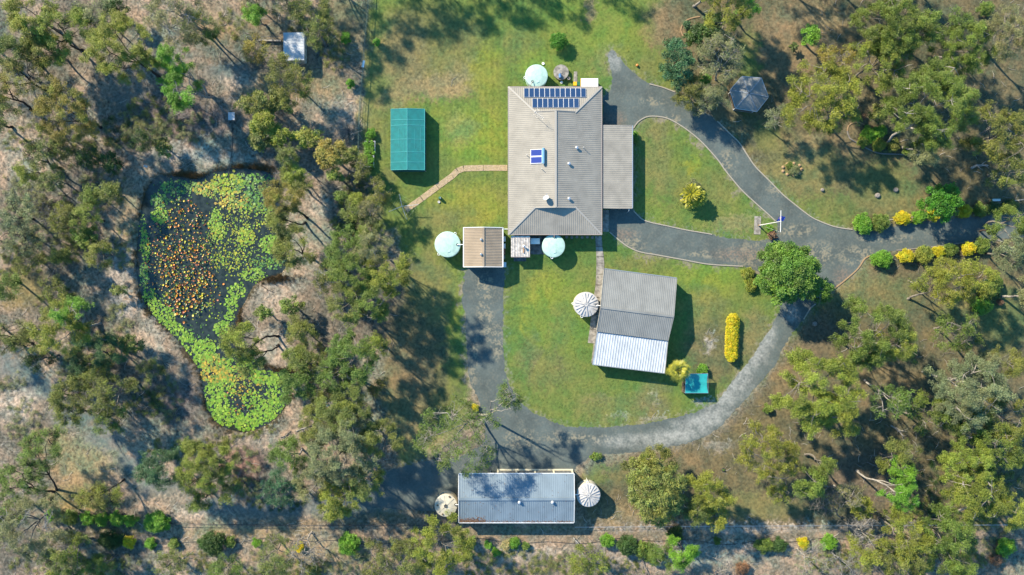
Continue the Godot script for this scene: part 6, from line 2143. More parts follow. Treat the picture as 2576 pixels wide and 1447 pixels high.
func pad_mesh(kind: int) -> ArrayMesh:
	# a round floating leaf with a slit, or a dished lotus leaf held above the water
	var s := Shape.new()
	var n := 12
	var dish := 0.35 if kind == 2 else 0.02
	s.tint = Color(1.15, 1.12, 1.1)
	var mid := s.vert(Vector3(0, 0, 0), Vector3.UP)
	var ring := []
	for k in n + 1:
		var a := TAU * (0.035 + 0.93 * k / n) if kind != 2 else TAU * k / n
		var w := 1.0 + (0.05 if kind == 0 else 0.1) * sin(k * 2.7)
		s.tint = Color.WHITE
		var e := Vector3(cos(a), 0, sin(a))
		s.vert(e * 0.55 * w + Vector3.UP * dish * 0.3, (Vector3.UP - e * dish).normalized())
		s.tint = Color(0.88, 0.86, 0.8)
		s.vert(e * w + Vector3.UP * dish * (1.0 + 0.3 * sin(k * 1.9)), (Vector3.UP - e * dish * 1.4).normalized())
	for k in n:
		var p := 1 + k * 2
		s.i.append_array([mid, p, p + 2, p, p + 1, p + 3, p, p + 3, p + 2])
	return s.mesh()

func lilies() -> void:
	var r := RandomNumberGenerator.new()
	r.seed = 88
	var pads := [pad_mesh(0), pad_mesh(1), pad_mesh(2)]
	var hues := {
		"green": [[0.075, 0.17, 0.022], [0.11, 0.2, 0.025], [0.06, 0.15, 0.04]], "fresh": [[0.14, 0.26, 0.02], [0.11, 0.22, 0.02], [0.19, 0.28, 0.03]],
		"yellow": [[0.2, 0.27, 0.02], [0.14, 0.24, 0.02], [0.27, 0.27, 0.02]], "mixed": [[0.12, 0.2, 0.03], [0.34, 0.24, 0.03], [0.2, 0.23, 0.03]],
		"lotus": [[0.03, 0.08, 0.03], [0.3, 0.3, 0.02], [0.3, 0.11, 0.025], [0.4, 0.18, 0.008], [0.3, 0.26, 0.012], [0.04, 0.09, 0.025], [0.28, 0.085, 0.04], [0.4, 0.14, 0.008], [0.05, 0.12, 0.035]],
	}
	# every bed: its name, its label, then ellipses of plan place, reach, count of pads, colours and size
	var beds := [
		["lily pads in dark green and lime along the corner by the twin-box post", [[398, 503, 22, 18, 90, "green", 0.24], [398, 541, 21, 20, 130, "fresh", 0.26], [450, 471, 52, 19, 150, "green", 0.24], [430, 490, 40, 22, 40, "green", 0.2]]],
		["lily pads in green and yellow crowded under the bank where the hose enters", [[514, 475, 32, 20, 130, "mixed", 0.25], [570, 462, 46, 26, 150, "yellow", 0.3], [628, 462, 42, 26, 140, "green", 0.28], [582, 503, 42, 24, 130, "mixed", 0.27], [647, 506, 42, 24, 130, "green", 0.28], [672, 450, 18, 12, 30, "green", 0.24]]],
		["yellow-green lily pads scattered thinly over the middle of the pond", [[605, 545, 76, 36, 190, "yellow", 0.2], [570, 615, 66, 54, 230, "yellow", 0.19], [582, 664, 56, 32, 130, "yellow", 0.18], [619, 599, 24, 22, 90, "yellow", 0.25], [640, 570, 60, 50, 70, "yellow", 0.17], [660, 640, 40, 30, 50, "yellow", 0.17]]],
		["two small clumps of green lily pads side by side in mid pond", [[540, 555, 17, 28, 110, "fresh", 0.23], [543, 584, 18, 18, 70, "yellow", 0.22]]],
		["fresh green lily pads beneath the overhanging gum branches", [[680, 614, 28, 24, 150, "fresh", 0.25], [686, 657, 24, 22, 80, "green", 0.24], [682, 543, 18, 22, 60, "fresh", 0.24], [635, 692, 30, 18, 110, "fresh", 0.24], [650, 660, 20, 14, 30, "green", 0.2]]],
		["lime lily pads in a narrow strip along the straight bare bank", [[362, 620, 12, 42, 130, "fresh", 0.22], [359, 690, 11, 34, 90, "green", 0.22], [356, 565, 10, 26, 40, "fresh", 0.18], [372, 745, 18, 24, 70, "fresh", 0.24], [390, 770, 26, 26, 80, "fresh", 0.24], [410, 792, 26, 22, 90, "fresh", 0.25]]],
		["orange and copper lotus leaves standing above the dark water", [[455, 600, 76, 100, 380, "lotus", 0.27], [470, 690, 74, 84, 330, "lotus", 0.3], [462, 755, 50, 44, 170, "lotus", 0.32], [460, 550, 60, 30, 90, "lotus", 0.25], [420, 680, 60, 70, 160, "lotus", 0.24], [500, 730, 50, 50, 110, "lotus", 0.26], [400, 640, 46, 70, 90, "lotus", 0.2], [520, 640, 40, 80, 70, "lotus", 0.2]]],
		["green lily pads edging the slanting clay bank", [[433, 825, 22, 18, 80, "fresh", 0.25], [452, 846, 24, 22, 90, "fresh", 0.26], [474, 868, 22, 24, 90, "fresh", 0.26], [512, 880, 28, 26, 140, "fresh", 0.3], [505, 910, 22, 20, 60, "fresh", 0.28], [490, 840, 30, 30, 30, "green", 0.2]]],
		["three bright clumps of lily pads off the rounded clay point", [[594, 733, 22, 18, 90, "fresh", 0.25], [580, 765, 16, 22, 80, "fresh", 0.25], [575, 795, 14, 12, 40, "fresh", 0.24], [557, 824, 19, 17, 90, "fresh", 0.27], [530, 780, 30, 30, 30, "yellow", 0.18]]],
		["yellow-flecked lily pads where the pond narrows into its lower basin", [[535, 912, 32, 22, 110, "mixed", 0.28], [590, 914, 40, 18, 100, "fresh", 0.28], [541, 945, 40, 22, 140, "mixed", 0.32], [585, 940, 36, 20, 80, "mixed", 0.26], [620, 925, 26, 14, 50, "fresh", 0.3]]],
		["dense lime lily pads filling the shaded side of the lower basin", [[552, 983, 40, 30, 190, "fresh", 0.28], [541, 1018, 28, 26, 120, "fresh", 0.28], [571, 1049, 38, 24, 170, "fresh", 0.28], [545, 1045, 20, 14, 40, "fresh", 0.24]]],
		["dense lime lily pads round the far end of the lower basin", [[618, 1068, 30, 18, 130, "fresh", 0.28], [656, 1048, 38, 22, 160, "fresh", 0.29], [684, 1028, 30, 24, 120, "fresh", 0.28], [697, 985, 30, 36, 160, "fresh", 0.28], [668, 950, 44, 18, 120, "fresh", 0.32], [634, 1006, 28, 22, 110, "fresh", 0.26]]],
		["orange and yellow pads in the open middle of the lower basin", [[612, 968, 48, 32, 120, "mixed", 0.22], [601, 1030, 34, 14, 40, "lotus", 0.22], [600, 990, 30, 20, 40, "lotus", 0.2]]],
	]
	for bed in beds:
		var first: Array = bed[1][0]
		var o := at(first[0], first[1])
		o.y = -0.4
		var root := thing("lily_bed", bed[0], "water lilies", o, "water lilies on the pond")
		var all := []
		for e in bed[1]:
			for k in int(e[4] * (1.35 if e[5] in ["fresh", "green"] else 1.55 if e[5] != "lotus" else 1.0)):
				var a := r.randf() * TAU
				var d := sqrt(r.randf())
				d = d if r.randf() < 0.85 else d * 1.3
				var p := at(e[0] + cos(a) * d * e[2], e[1] + sin(a) * d * e[3])
				if not Geometry2D.is_point_in_polygon(Vector2(p.x, p.z), pond_poly) or sample(pond, p.x, p.z) < 0.5:
					continue
				var list: Array = hues[e[5]]
				var c: Array = list[r.randi() % list.size()]
				all.append([e[6] * (0.64 if e[5] != "lotus" else 0.52) * (0.55 + 1.15 * pow(r.randf(), 1.8)), p, c, e[5] == "lotus"])
		all.sort_custom(func(x, y): return x[0] > y[0])
		var places := [[], [], []]
		var tints := [[], [], []]
		var mats := {}
		for k in all.size():
			var e: Array = all[k]
			var p: Vector3 = e[1]
			var lotus: bool = e[3]
			var lift := r.randf_range(0.02, 0.1)
			var b := Basis.from_euler(Vector3(r.randf_range(-0.14, 0.14), r.randf() * TAU, r.randf_range(-0.14, 0.14)))
			if lotus:
				lift = r.randf_range(0.05, 0.45)
				b = Basis.from_euler(Vector3(r.randf_range(-0.5, 0.5), r.randf() * TAU, r.randf_range(-0.5, 0.5)))
			p.y = -0.4 + lift
			b = b.scaled(Vector3(1, 1 if lotus else 1, 1) * e[0])
			var m := r.randf_range(0.8, 1.5)
			var col := Color(e[2][0] * m, e[2][1] * m * r.randf_range(0.92, 1.08), e[2][2] * m)
			var kind := 2 if lotus and r.randf() < 0.8 else r.randi() % 2
			if k < 23:
				var pad := MeshInstance3D.new()
				pad.name = "lily_pad"
				pad.mesh = pads[kind]
				var key := "%s" % [e[2]]
				if not mats.has(key):
					mats[key] = paint(e[2][0] * 1.15, e[2][1] * 1.15, e[2][2], 0.4)
					mats[key].vertex_color_use_as_albedo = true
					mats[key].cull_mode = BaseMaterial3D.CULL_DISABLED
				pad.material_override = mats[key]
				pad.transform = Transform3D(b, p - o)
				root.add_child(pad, true)
			else:
				places[kind].append(Transform3D(b, p))
				tints[kind].append(col)
		for q in 3:
			if places[q].size():
				var sw := swarm("lily_leaves", pads[q], M.pad, places[q], tints[q], root, true)
	# reeds and dry rushes on the margin
	var reeds := []
	var shades := []
	for k in pond_poly.size():
		var a := pond_poly[k]
		var b := pond_poly[(k + 1) % pond_poly.size()]
		var n := int(a.distance_to(b) * 14.0)
		for j in n:
			var p := a.lerp(b, r.randf()) + Vector2(r.randfn(), r.randfn()) * 0.45
			var lush := 0.5 + noise.get_noise_2d(p.x * 6.0, p.y * 6.0)
			if r.randf() > 0.35 + lush * 0.6:
				continue
			var h := r.randf_range(1.2, 3.2) * (0.6 + lush * 0.5)
			reeds.append(Transform3D(Basis(Vector3.UP, r.randf() * TAU).scaled(Vector3(1.3, h, 1.3)), Vector3(p.x, level(p.x, p.y) - 0.05, p.y)))
			var w := r.randf()
			shades.append(Color(lerpf(0.06, 0.22, w), lerpf(0.05, 0.14, w), lerpf(0.012, 0.05, w)))
	for e in [[470, 444, 46, 10, 420], [640, 424, 60, 10, 300], [690, 700, 50, 10, 320], [690, 936, 60, 10, 420], [585, 850, 10, 50, 200], [600, 790, 10, 40, 200]]:
		for k in e[4]:
			var p := at(e[0] + r.randfn() * e[2] * 0.5, e[1] + r.randfn() * e[3] * 0.6)
			reeds.append(Transform3D(Basis(Vector3.UP, r.randf() * TAU).scaled(Vector3(1.5, r.randf_range(2.0, 4.0), 1.5)), Vector3(p.x, level(p.x, p.z) - 0.05, p.z)))
			var w := r.randf()
			shades.append(Color(lerpf(0.07, 0.26, w), lerpf(0.05, 0.16, w), lerpf(0.012, 0.07, w)))
	swarm("reeds", tufts[0], M.blade, reeds, shades, self, true, "brown and golden rushes along the margin of the pond")
	var s := Shape.new()
	s.slab(Geometry2D.offset_polygon(pond_poly, 2.0)[0], -0.42, -0.4)
	struct("water", s, M.water)

func woods() -> void:
	var N := Vector2.ZERO
	# north-western bush
	tree(70, 40, 66, 14, "yellow", 1.0, "sunlit yellow-green gum filling the very corner beyond the old gravel track", N)
	tree(140, 70, 74, 13, "yellow", 1.0, "broad yellow-green gum with a dark forked trunk leaning off the gravel track", Vector2(208, 127), "gum_tree", "bark_dark")
	tree(30, 130, 50, 12, "olive", 0.8, "dark-stemmed olive gum below the corner gum on the bush edge")
	tree(292, 112, 86, 17, "yellow", 0.95, "big spreading yellow-green gum with a long dark leaning trunk by the track", Vector2(400, 195), "gum_tree", "bark_dark")
	tree(432, 28, 82, 15, "grey", 0.45, "sparse gum with long bare white limbs at the northern edge of the bush", Vector2(500, 71), "gum_tree", "bark_white")
	tree(500, 62, 46, 10, "green", 0.7, "light green gum next to the sparse white-limbed gum")
	tree(432, 145, 42, 14, "lime", 1.2, "bright green compact gum crown above a second bright crown by the track", Vector2(520, 238), "gum_tree", "bark_white")
	tree(450, 224, 52, 15, "lime", 1.25, "bright green gum on a leaning white trunk near the pump cover", Vector2(534, 244), "gum_tree", "bark_white")
	tree(160, 278, 78, 13, "orange", 0.8, "orange-tinged gum with a dark trunk in the leaf litter", Vector2(254, 322), "gum_tree", "bark_dark")
	tree(48, 185, 56, 13, "orange", 0.4, "thin orange-tinged gum with a bare dark forked trunk", Vector2(125, 234), "gum_tree", "bark_dark")
	tree(-6, 222, 44, 14, "orange", 0.5, "thin gum leaning out over the western edge on a dark trunk", Vector2(79, 277), "gum_tree", "bark_dark")
	tree(-20, 290, 40, 13, "olive", 0.7, "olive gum at the western edge below the thin leaning gum", Vector2(30, 320), "gum_tree", "bark_dark")
	dome_tree(285, 18, 30, 22, 6, "dark", "small very dark round tree at the northern edge of the bush")
	tree(640, 0, 46, 7, "olive", 0.6, "olive gum at the northern edge above the wire pen")
	tree(638, 36, 26, 9, "lime", 1.0, "small bright green crown above the wire pen")
	tree(712, -8, 40, 7, "olive", 0.4, "thin olive gum north of the small white-roofed shed")
	tree(775, 14, 46, 10, "olive", 0.65, "open olive gum at the northern edge nearest the dark wire fence")
	tree(800, 76, 42, 10, "olive", 0.55, "drooping olive gum beside the small white-roofed shed")
	tree(640, 125, 34, 5, "orange", 0.6, "thin brownish gum inside the corner of the wire pen")
	tree(727, 192, 66, 10, "olive", 0.55, "sparse grey-limbed gum in front of the small white-roofed shed", Vector2(756, 230))
	dome_tree(652, 258, 56, 36, 6, "olive", "flat-topped dark olive wattle near the pump cover", "wattle_tree", 0.7)
	dome_tree(708, 264, 36, 26, 5, "olive", "low olive wattle between the flat-topped wattle and the pink soil", "wattle_tree", 0.6)
	dome_tree(663, 312, 40, 36, 7, "yellow", "rounded yellow-green tree with crowded leaves above the pond's bank", "garden_tree", 1.0)
	dome_tree(652, 352, 26, 26, 6, "olive", "smaller round olive tree below the rounded yellow-green tree")
	dome_tree(704, 345, 28, 30, 6, "yellow", "yellow-green round tree beside the soft pale wattle")
	dome_tree(772, 348, 46, 26, 3.5, "yellow", "soft pale yellow wattle spreading low over the pink soil", "wattle_tree", 0.55)
	bare_bush(872, 328, 34, 3.0, "large bare grey bush beside the dark green fence")
	dome_tree(834, 390, 46, 44, 6.5, "orange", "dense golden-topped tree near the raised planters", "garden_tree", 0.9)
	dome_tree(880, 392, 20, 26, 6, "olive", "narrow olive tree between the golden-topped tree and the fence")
	dome_tree(842, 441, 20, 14, 5, "green", "small dense green tree below the golden-topped tree")
	tree(728, 396, 26, 8, "olive", 1.1, "compact olive crown by the pond's upper corner")
	tree(736, 438, 30, 8, "yellow", 1.0, "yellow-olive gum crown at the head of the pink clearing")
	tree(752, 470, 24, 9, "olive", 1.0, "small olive gum crown beside the pink clearing")
	tree(708, 505, 50, 14, "orange", 0.85, "brown-olive gum leaning over the pond from the pink clearing", Vector2(772, 548), "gum_tree", "bark_dark")
	tree(706, 560, 38, 12, "olive", 0.9, "olive gum overhanging the middle of the pond's eastern bank", Vector2(768, 560), "gum_tree", "bark_dark")
	tree(730, 624, 52, 13, "olive", 0.95, "thick olive gum overhanging the pond where its bank turns", Vector2(779, 647), "gum_tree", "bark_dark")
	tree(906, 424, 24, 6, "olive", 0.7, "olive sapling crowding the dark green fence")
	bare_bush(898, 446, 22, 3.0, "bare grey bush behind the planter with the white end board")
	bare_bush(934, 461, 20, 3.2, "bare white-twigged bush by the lawn's woodland corner")
	tree(946, 484, 34, 8, "olive", 0.7, "olive wattle bordering the lawn above the clothes hoist")
	dome_tree(858, 495, 15, 16, 4, "green", "round dense green bush-like tree alone on grey litter")
	tree(892, 504, 18, 6, "yellow", 0.8, "little yellow-green wattle with a grey skirt by the fence end")
	bare_bush(888, 514, 16, 2.4, "small bare bush under the little yellow-green wattle")
	tree(883, 532, 24, 6, "olive", 0.8, "olive wattle near the end of the dark green fence")
	tree(930, 528, 34, 7, "grey", 0.55, "grey-leaved thin wattle beside the clothes hoist", N, "wattle_tree", "bark_silver")
	tree(928, 570, 28, 7, "olive", 0.8, "olive wattle beyond the clothes hoist, toward the big gums")
	dome_tree(880, 570, 16, 24, 4, "dark", "dark narrow bush-like tree above the big central gums")
	dome_tree(906, 590, 18, 12, 4, "green", "bright low tree just above the big central gums")
	# the big central gums beside the pond
	tree(936, 622, 44, 14, "grey", 0.75, "pale gum with tangled white branches at the top of the central gums", N, "gum_tree", "bark_white")
	tree(868, 644, 60, 13, "green", 0.85, "broad green gum on the upper side of the central gums")
	tree(972, 684, 56, 15, "yellow", 0.95, "yellow-tinged gum reaching toward the tan garage")
	tree(882, 690, 58, 14, "green", 0.85, "green gum in the heart of the central gums", Vector2(905, 735))
	tree(820, 700, 36, 11, "olive", 0.6, "thin olive gum with a bare white limb on the pond side of the central gums", N, "gum_tree", "bark_white")
	tree(934, 752, 60, 14, "green", 0.9, "green gum on the lower side of the central gums", Vector2(930, 800))
	tree(864, 762, 52, 13, "olive", 0.85, "olive gum low on the pond side of the central gums")
	dome_tree(729, 770, 28, 26, 5, "green", "rounded green tree alone on the clay point")
	dome_tree(662, 786, 20, 18, 4, "green", "small green tree nearest the water on the clay point")
	tree(598, 868, 54, 13, "yellow", 0.75, "yellow-olive gum stretching over the narrow of the pond on two dark limbs", Vector2(700, 846), "gum_tree", "bark_dark")
	tree(622, 908, 36, 11, "olive", 0.75, "olive gum leaning over the lower basin's upper shore", Vector2(700, 868), "gum_tree", "bark_dark")
	tree(752, 838, 36, 8, "olive", 0.9, "olive gum beside the hollow on the clay point")
	tree(744, 900, 32, 8, "yellow", 0.8, "yellow-olive gum above the brown rushes of the lower basin")
	tree(890, 900, 66, 14, "green", 1.0, "bright green gum standing over the tan slope", Vector2(905, 960))
	tree(940, 878, 30, 12, "yellow", 0.8, "small yellow-green gum at the edge of the tan slope")
	tree(838, 944, 46, 12, "green", 0.9, "green gum above the blue crate")
	tree(762, 920, 40, 9, "olive", 0.8, "olive gum between the lower basin and the green gums")
	tree(742, 968, 44, 10, "green", 0.95, "dark green gum on the eastern shore of the lower basin")
	tree(806, 990, 34, 8, "olive", 0.7, "low olive gum by the blue crate")
	tree(948, 978, 22, 6, "orange", 0.6, "small orange-tinged sapling on the tan slope")
	tree(866, 1058, 84, 13, "olive", 0.95, "huge dark olive gum below the blue crate")
	tree(790, 1075, 52, 12, "olive", 0.85, "olive gum above the long white fallen limb")
	tree(948, 1110, 50, 13, "olive", 0.9, "olive gum overlooking the shaded gravel yard")
	tree(850, 1140, 92, 16, "grey", 0.95, "huge grey-green gum with fine pale branches above the bush track")
	tree(722, 1150, 50, 11, "green", 0.75, "light green gum with grey twigs beside the reddish litter", N, "gum_tree", "bark_silver")
	tree(700, 1232, 50, 11, "blue", 0.7, "blue-green thin gum hanging over the bush track")
	tree(786, 1215, 56, 12, "grey", 0.8, "grey-green gum between the huge grey gum and the track")
	tree(848, 1262, 56, 12, "yellow", 1.0, "yellow gum at the track below the huge grey gum")
	tree(910, 1220, 50, 13, "olive", 0.9, "olive gum at the woodland end of the shaded gravel yard")
	# the solitary sparse gum over the drive
	tree(1150, 1100, 108, 14, "green", 0.3, "lone sparse gum with white limbs over the drive above the farm shed", Vector2(1197, 1036), "gum_tree", "bark_white")
	tree(1278, 1000, 30, 14, "green", 0.6, "outlying sprig of green gum over the lower drive", Vector2(1206, 1044), "gum_tree", "bark_white")
	# southern and south-western bush
	tree(512, 1172, 76, 12, "yellow", 1.0, "dense round yellow-olive gum above the bush track", N, "gum_tree", "bark_dark")
	tree(392, 1180, 58, 12, "blue", 0.85, "blue-green gum beside the pale bend of the bush track")
	tree(584, 1238, 32, 8, "olive", 0.7, "small olive gum over the dark dip of the bush track")
	tree(503, 1258, 30, 7, "green", 0.7, "little green gum below the dense round gum")
	tree(100, 1130, 56, 12, "green", 0.6, "green gum on a curved dark trunk over dry grass", Vector2(142, 1233), "gum_tree", "bark_dark")
	tree(40, 1215, 58, 13, "green", 0.6, "green gum whose dark second trunk leans to the western edge", Vector2(136, 1238), "gum_tree", "bark_dark")
	tree(240, 1255, 58, 9, "olive", 0.5, "low olive tree leaning along the ground from a black stump", Vector2(312, 1206), "gum_tree", "bark_dark", 0.5)
	tree(60, 1330, 88, 14, "grey", 0.7, "wide grey-green gum with bare grey limbs in the south-western corner", N, "gum_tree", "bark_silver")
	tree(160, 1400, 60, 12, "olive", 0.7, "olive gum at the southern edge near the dark citrus shrub")
	tree(163, 1432, 46, 8, "lime", 0.8, "bright green low gum on the southern edge of the bush")
	tree(10, 1300, 36, 11, "lime", 0.8, "bright green gum crown at the western edge")
	tree(250, 1430, 32, 8, "green", 0.8, "green gum crown at the southern edge beside the bright low one")
	tree(421, 1425, 34, 7, "olive", 0.5, "thin olive sapling at the southern edge among pale sticks")
	tree(130, 830, 70, 15, "yellow", 0.75, "yellow-green gum above a thick white leaning trunk", Vector2(252, 814), "gum_tree", "bark_white")
	tree(172, 790, 40, 17, "lime", 0.8, "small lime crown at the tip of the thick white leaning trunk", Vector2(240, 812), "gum_tree", "bark_white")
	tree(60, 856, 48, 12, "olive", 0.6, "olive gum on a black crooked trunk beside the gravel track", Vector2(106, 871), "gum_tree", "bark_dark")
	tree(8, 718, 38, 11, "green", 0.8, "green gum at the western edge with a black trunk over dry grass", Vector2(46, 708), "gum_tree", "bark_dark")
	tree(12, 850, 44, 12, "olive", 0.45, "bare-branched dark gum at the western edge by the gravel track", N, "gum_tree", "bark_dark")
	tree(266, 996, 64, 12, "olive", 0.7, "olive gum on a thick split brown trunk above the purple litter", Vector2(347, 961), "gum_tree", "bark_pale")
	tree(160, 994, 50, 11, "olive", 0.75, "fan-shaped olive gum reaching over the bush track", Vector2(200, 990), "gum_tree", "bark_dark")
	tree(164, 1046, 34, 10, "olive", 0.7, "small olive gum hanging over the bush track below the fan-shaped gum")
	tree(270, 1050, 44, 10, "green", 0.7, "green gum with grey limbs where the bush track widens", N, "gum_tree", "bark_silver")
	tree(88, 906, 30, 9, "dark", 0.6, "dark drooping gum beside the gravel track")
	dome_tree(326, 867, 34, 26, 4.5, "olive", "round-topped dark olive wattle on the clay bank", "wattle_tree", 0.8)
	tree(228, 888, 62, 8, "blue", 0.8, "dark blue-green thicket gum shading the slope below the white trunk")
	tree(226, 940, 44, 7, "olive", 0.7, "dull olive thicket gum beside the split brown trunk")
	tree(97, 388, 46, 10, "olive", 0.5, "faded olive gum with a dark forked stem on grey litter", Vector2(152, 423), "gum_tree", "bark_dark")
	tree(64, 432, 26, 8, "yellow", 0.8, "yellow-green gum crown beside the faded olive gum")
	tree(128, 448, 30, 8, "olive", 0.7, "olive gum crown below the faded olive gum")
	dome_tree(280, 410, 32, 26, 5, "dark", "dense dark tree shaped like a hook on grey litter")
	dome_tree(409, 369, 19, 24, 4, "olive", "upright dense olive tree on the grey bank above the pond")
	tree(228, 490, 26, 7, "green", 0.8, "small green gum facing its olive twin on the pond's bare slope", Vector2(258, 492), "gum_tree", "bark_dark")
	tree(274, 488, 26, 7, "olive", 0.8, "small olive gum beside its green twin on the pond's bare slope")
	tree(205, 546, 30, 8, "yellow", 0.8, "yellow-olive gum with a thin dark trunk on the western slope", Vector2(262, 556), "gum_tree", "bark_dark")
	dome_tree(212, 598, 36, 28, 5, "green", "bright green rounded tree on the western slope")
	tree(246, 640, 38, 7, "olive", 0.8, "olive gum below the bright green rounded tree")
	tree(135, 645, 18, 6, "green", 0.8, "little pale green tree on the western slope")
	tree(166, 640, 16, 6, "olive", 0.8, "little olive tree beside the little pale green one", Vector2(196, 640))
	bare_bush(82, 503, 34, 4.0, "large grey leafless bush on the western slope", "grey")
	bare_bush(124, 538, 36, 3.6, "grey leafless bush below the larger one on the western slope")
	tree(30, 545, 52, 10, "grey", 0.5, "grey-green thin gum at the western edge", N, "gum_tree", "bark_dark")
	tree(56, 596, 56, 11, "grey", 0.3, "nearly bare gum with a black three-armed trunk at the western edge", Vector2(72, 590), "gum_tree", "bark_dark")
	tree(158, 545, 36, 7, "olive", 0.6, "dull olive gum in the strip between grey bushes and slope")
	tree(140, 372, 28, 7, "olive", 0.7, "small olive gum above the grey bushes")
	tree(216, 388, 28, 6, "dark", 0.7, "small dark gum between the hook-shaped tree and the olive gums")
	tree(358, 345, 34, 6, "dark", 0.55, "dark low gum on purple litter west of the upright olive tree")
	dome_tree(297, 730, 20, 15, 3, "olive", "small olive tree on the clay bank opposite the orange lotus")
	tree(128, 728, 34, 6, "olive", 0.6, "low olive tree on dry grass by the black trunk")
	dome_tree(172, 752, 20, 16, 3.5, "olive", "low round olive tree above the white leaning trunk")
	tree(372, 935, 28, 6, "olive", 0.6, "low olive tree on the pink bank of the lower basin")
	tree(60, 660, 34, 6, "olive", 0.55, "low grey-olive tree above the dry grass")
	tree(100, 120, 56, 11, "olive", 0.75, "shaded olive gum between the corner gum and the broad gum")
	tree(236, 40, 44, 10, "grey", 0.4, "thin grey-green gum beside the small very dark tree")
	# northern garden group beside the drive
	dome_tree(1765, 86, 44, 30, 5, "dark", "dense dark green mound of a tree in the stone-edged bed", "garden_tree", 1.3)
	dome_tree(1705, 160, 48, 62, 9, "blue", "blue-green feathery tree between lawn and drive", "garden_tree", 0.75)
	tree(1812, 142, 66, 11, "grey", 0.55, "pale gum with a web of white branches above the gazebo", Vector2(1800, 200), "gum_tree", "bark_white")
	tree(1784, 250, 46, 7, "grey", 0.65, "grey-green gum spreading over the drive beside the gazebo")
	tree(1744, 228, 40, 7, "olive", 0.75, "olive gum crowding the drive's edge below the feathery tree")
	dome_tree(1772, 200, 17, 17, 3, "lime", "small lime green tree under the pale web-branched gum")
	dome_tree(1795, 58, 30, 22, 4, "dark", "dark leafy tree behind the dense green mound", "garden_tree", 0.7)
	tree(1836, 30, 50, 13, "yellow", 0.8, "yellow-olive gum over the northern edge near the stone-edged bed")
	tree(1795, -78, 66, 17, "yellow", 0.9, "gum beyond the northern edge on a thick white trunk", Vector2(1746, 16), "gum_tree", "bark_white")
	tree(1886, 22, 26, 9, "lime", 0.7, "small lime gum crown at the northern edge")
	tree(1962, 300, 32, 7, "grey", 0.5, "small white-limbed gum beyond the gazebo", Vector2(1926, 320), "gum_tree", "bark_white")
	tree(2081, 240, 96, 13, "yellow", 0.85, "large pale yellow-green gum beyond the gazebo", Vector2(2078, 322))
	tree(2110, 142, 48, 10, "orange", 0.6, "thin brown-olive gum above the large pale gum")
	tree(2250, 58, 92, 15, "green", 0.95, "broad green gum on the north-eastern grass", Vector2(2190, 128))
	tree(2222, 152, 70, 13, "yellow", 0.9, "yellow-green gum below the broad north-eastern gum")
	tree(2335, 72, 46, 13, "green", 0.85, "green gum at the northern edge between two broad gums")
	tree(2436, 112, 70, 14, "green", 1.05, "dense green gum near the north-eastern corner")
	tree(2414, 48, 30, 13, "green", 0.8, "small green gum crown above the dense corner gum")
	tree(2545, 80, 64, 15, "grey", 0.6, "grey-green gum with a bare trunk at the north-eastern corner", Vector2(2480, 130))
	tree(2360, 262, 112, 17, "green", 0.95, "largest green gum with bare white limbs over the eastern garden bed", Vector2(2230, 362), "gum_tree", "bark_white")
	tree(2336, 388, 32, 12, "grey", 0.8, "small hanging gum bough over the edge of the eastern garden bed", Vector2(2270, 372), "gum_tree", "bark_white")
	tree(2524, 335, 72, 14, "olive", 0.85, "olive gum at the eastern edge above the white log", Vector2(2460, 360))
	tree(2555, 430, 46, 12, "olive", 0.7, "olive gum at the eastern edge beside the green bench", N, "gum_tree", "bark_white")
	dome_tree(2040, 90, 26, 30, 6, "lime", "bright green feathery young tree on orange grass", "garden_tree", 0.7)
	dome_tree(2208, 285, 21, 22, 4.5, "olive", "small dark olive tree above the eastern garden bed")
	# along the entrance drive and the eastern paddock
	dome_tree(2369, 508, 56, 48, 7, "vivid", "broad feathery green tree over the yellow shrubs of the entrance drive", "garden_tree", 0.9)
	tree(2552, 560, 48, 12, "green", 0.85, "dark green gum over the end of the entrance drive")
	tree(2555, 632, 48, 11, "grey", 0.8, "grey-green gum at the eastern edge beside the entrance drive")
	dome_tree(2493, 579, 13, 12, 5, "green", "tiny round tree crown over the entrance drive")
	tree(2402, 712, 64, 12, "yellow", 0.75, "yellow-olive gum on a long trunk lying toward the paddock", Vector2(2284, 752))
	tree(2336, 706, 36, 9, "yellow", 0.7, "yellow-olive gum crown behind the yellow shrubs")
	tree(2470, 705, 50, 11, "yellow", 0.9, "dense yellow-green gum above the paddock's shrub thicket")
	tree(2635, 745, 60, 15, "grey", 0.8, "gum beyond the eastern edge on a stout white trunk", Vector2(2515, 747), "gum_tree", "bark_white")
	tree(2200, 842, 92, 13, "green", 0.9, "broad yellow-green gum with a trunk rising from dark bare soil", Vector2(2098, 850))
	tree(2262, 872, 50, 12, "yellow", 0.75, "yellow-tinged gum crown on the far side of the broad paddock gum")
	tree(2412, 836, 54, 12, "green", 0.6, "lone thin green gum in the middle of the paddock")
	tree(2068, 985, 106, 14, "yellow", 0.95, "great yellow-green gum nearest the curve of the lower track", Vector2(2030, 960))
	tree(2115, 1050, 56, 13, "yellow", 0.9, "yellow-green gum below the great gum by the lower track")
	tree(2240, 1010, 50, 12, "green", 0.6, "thin green gum between the great gum and the grey-limbed gum", Vector2(2175, 957), "gum_tree", "bark_white")
	tree(2452, 985, 98, 16, "grey", 0.9, "large grey-green gum with long white limbs in the paddock", Vector2(2322, 935), "gum_tree", "bark_white")
	tree(2530, 920, 46, 14, "olive", 0.8, "olive gum at the eastern edge above the large grey-green gum")
	tree(2340, 1040, 62, 12, "green", 0.7, "green gum with a forked grey trunk in the shaded paddock", Vector2(2270, 1037))
	tree(2440, 1060, 60, 13, "green", 0.85, "green gum below the long-limbed grey-green gum")
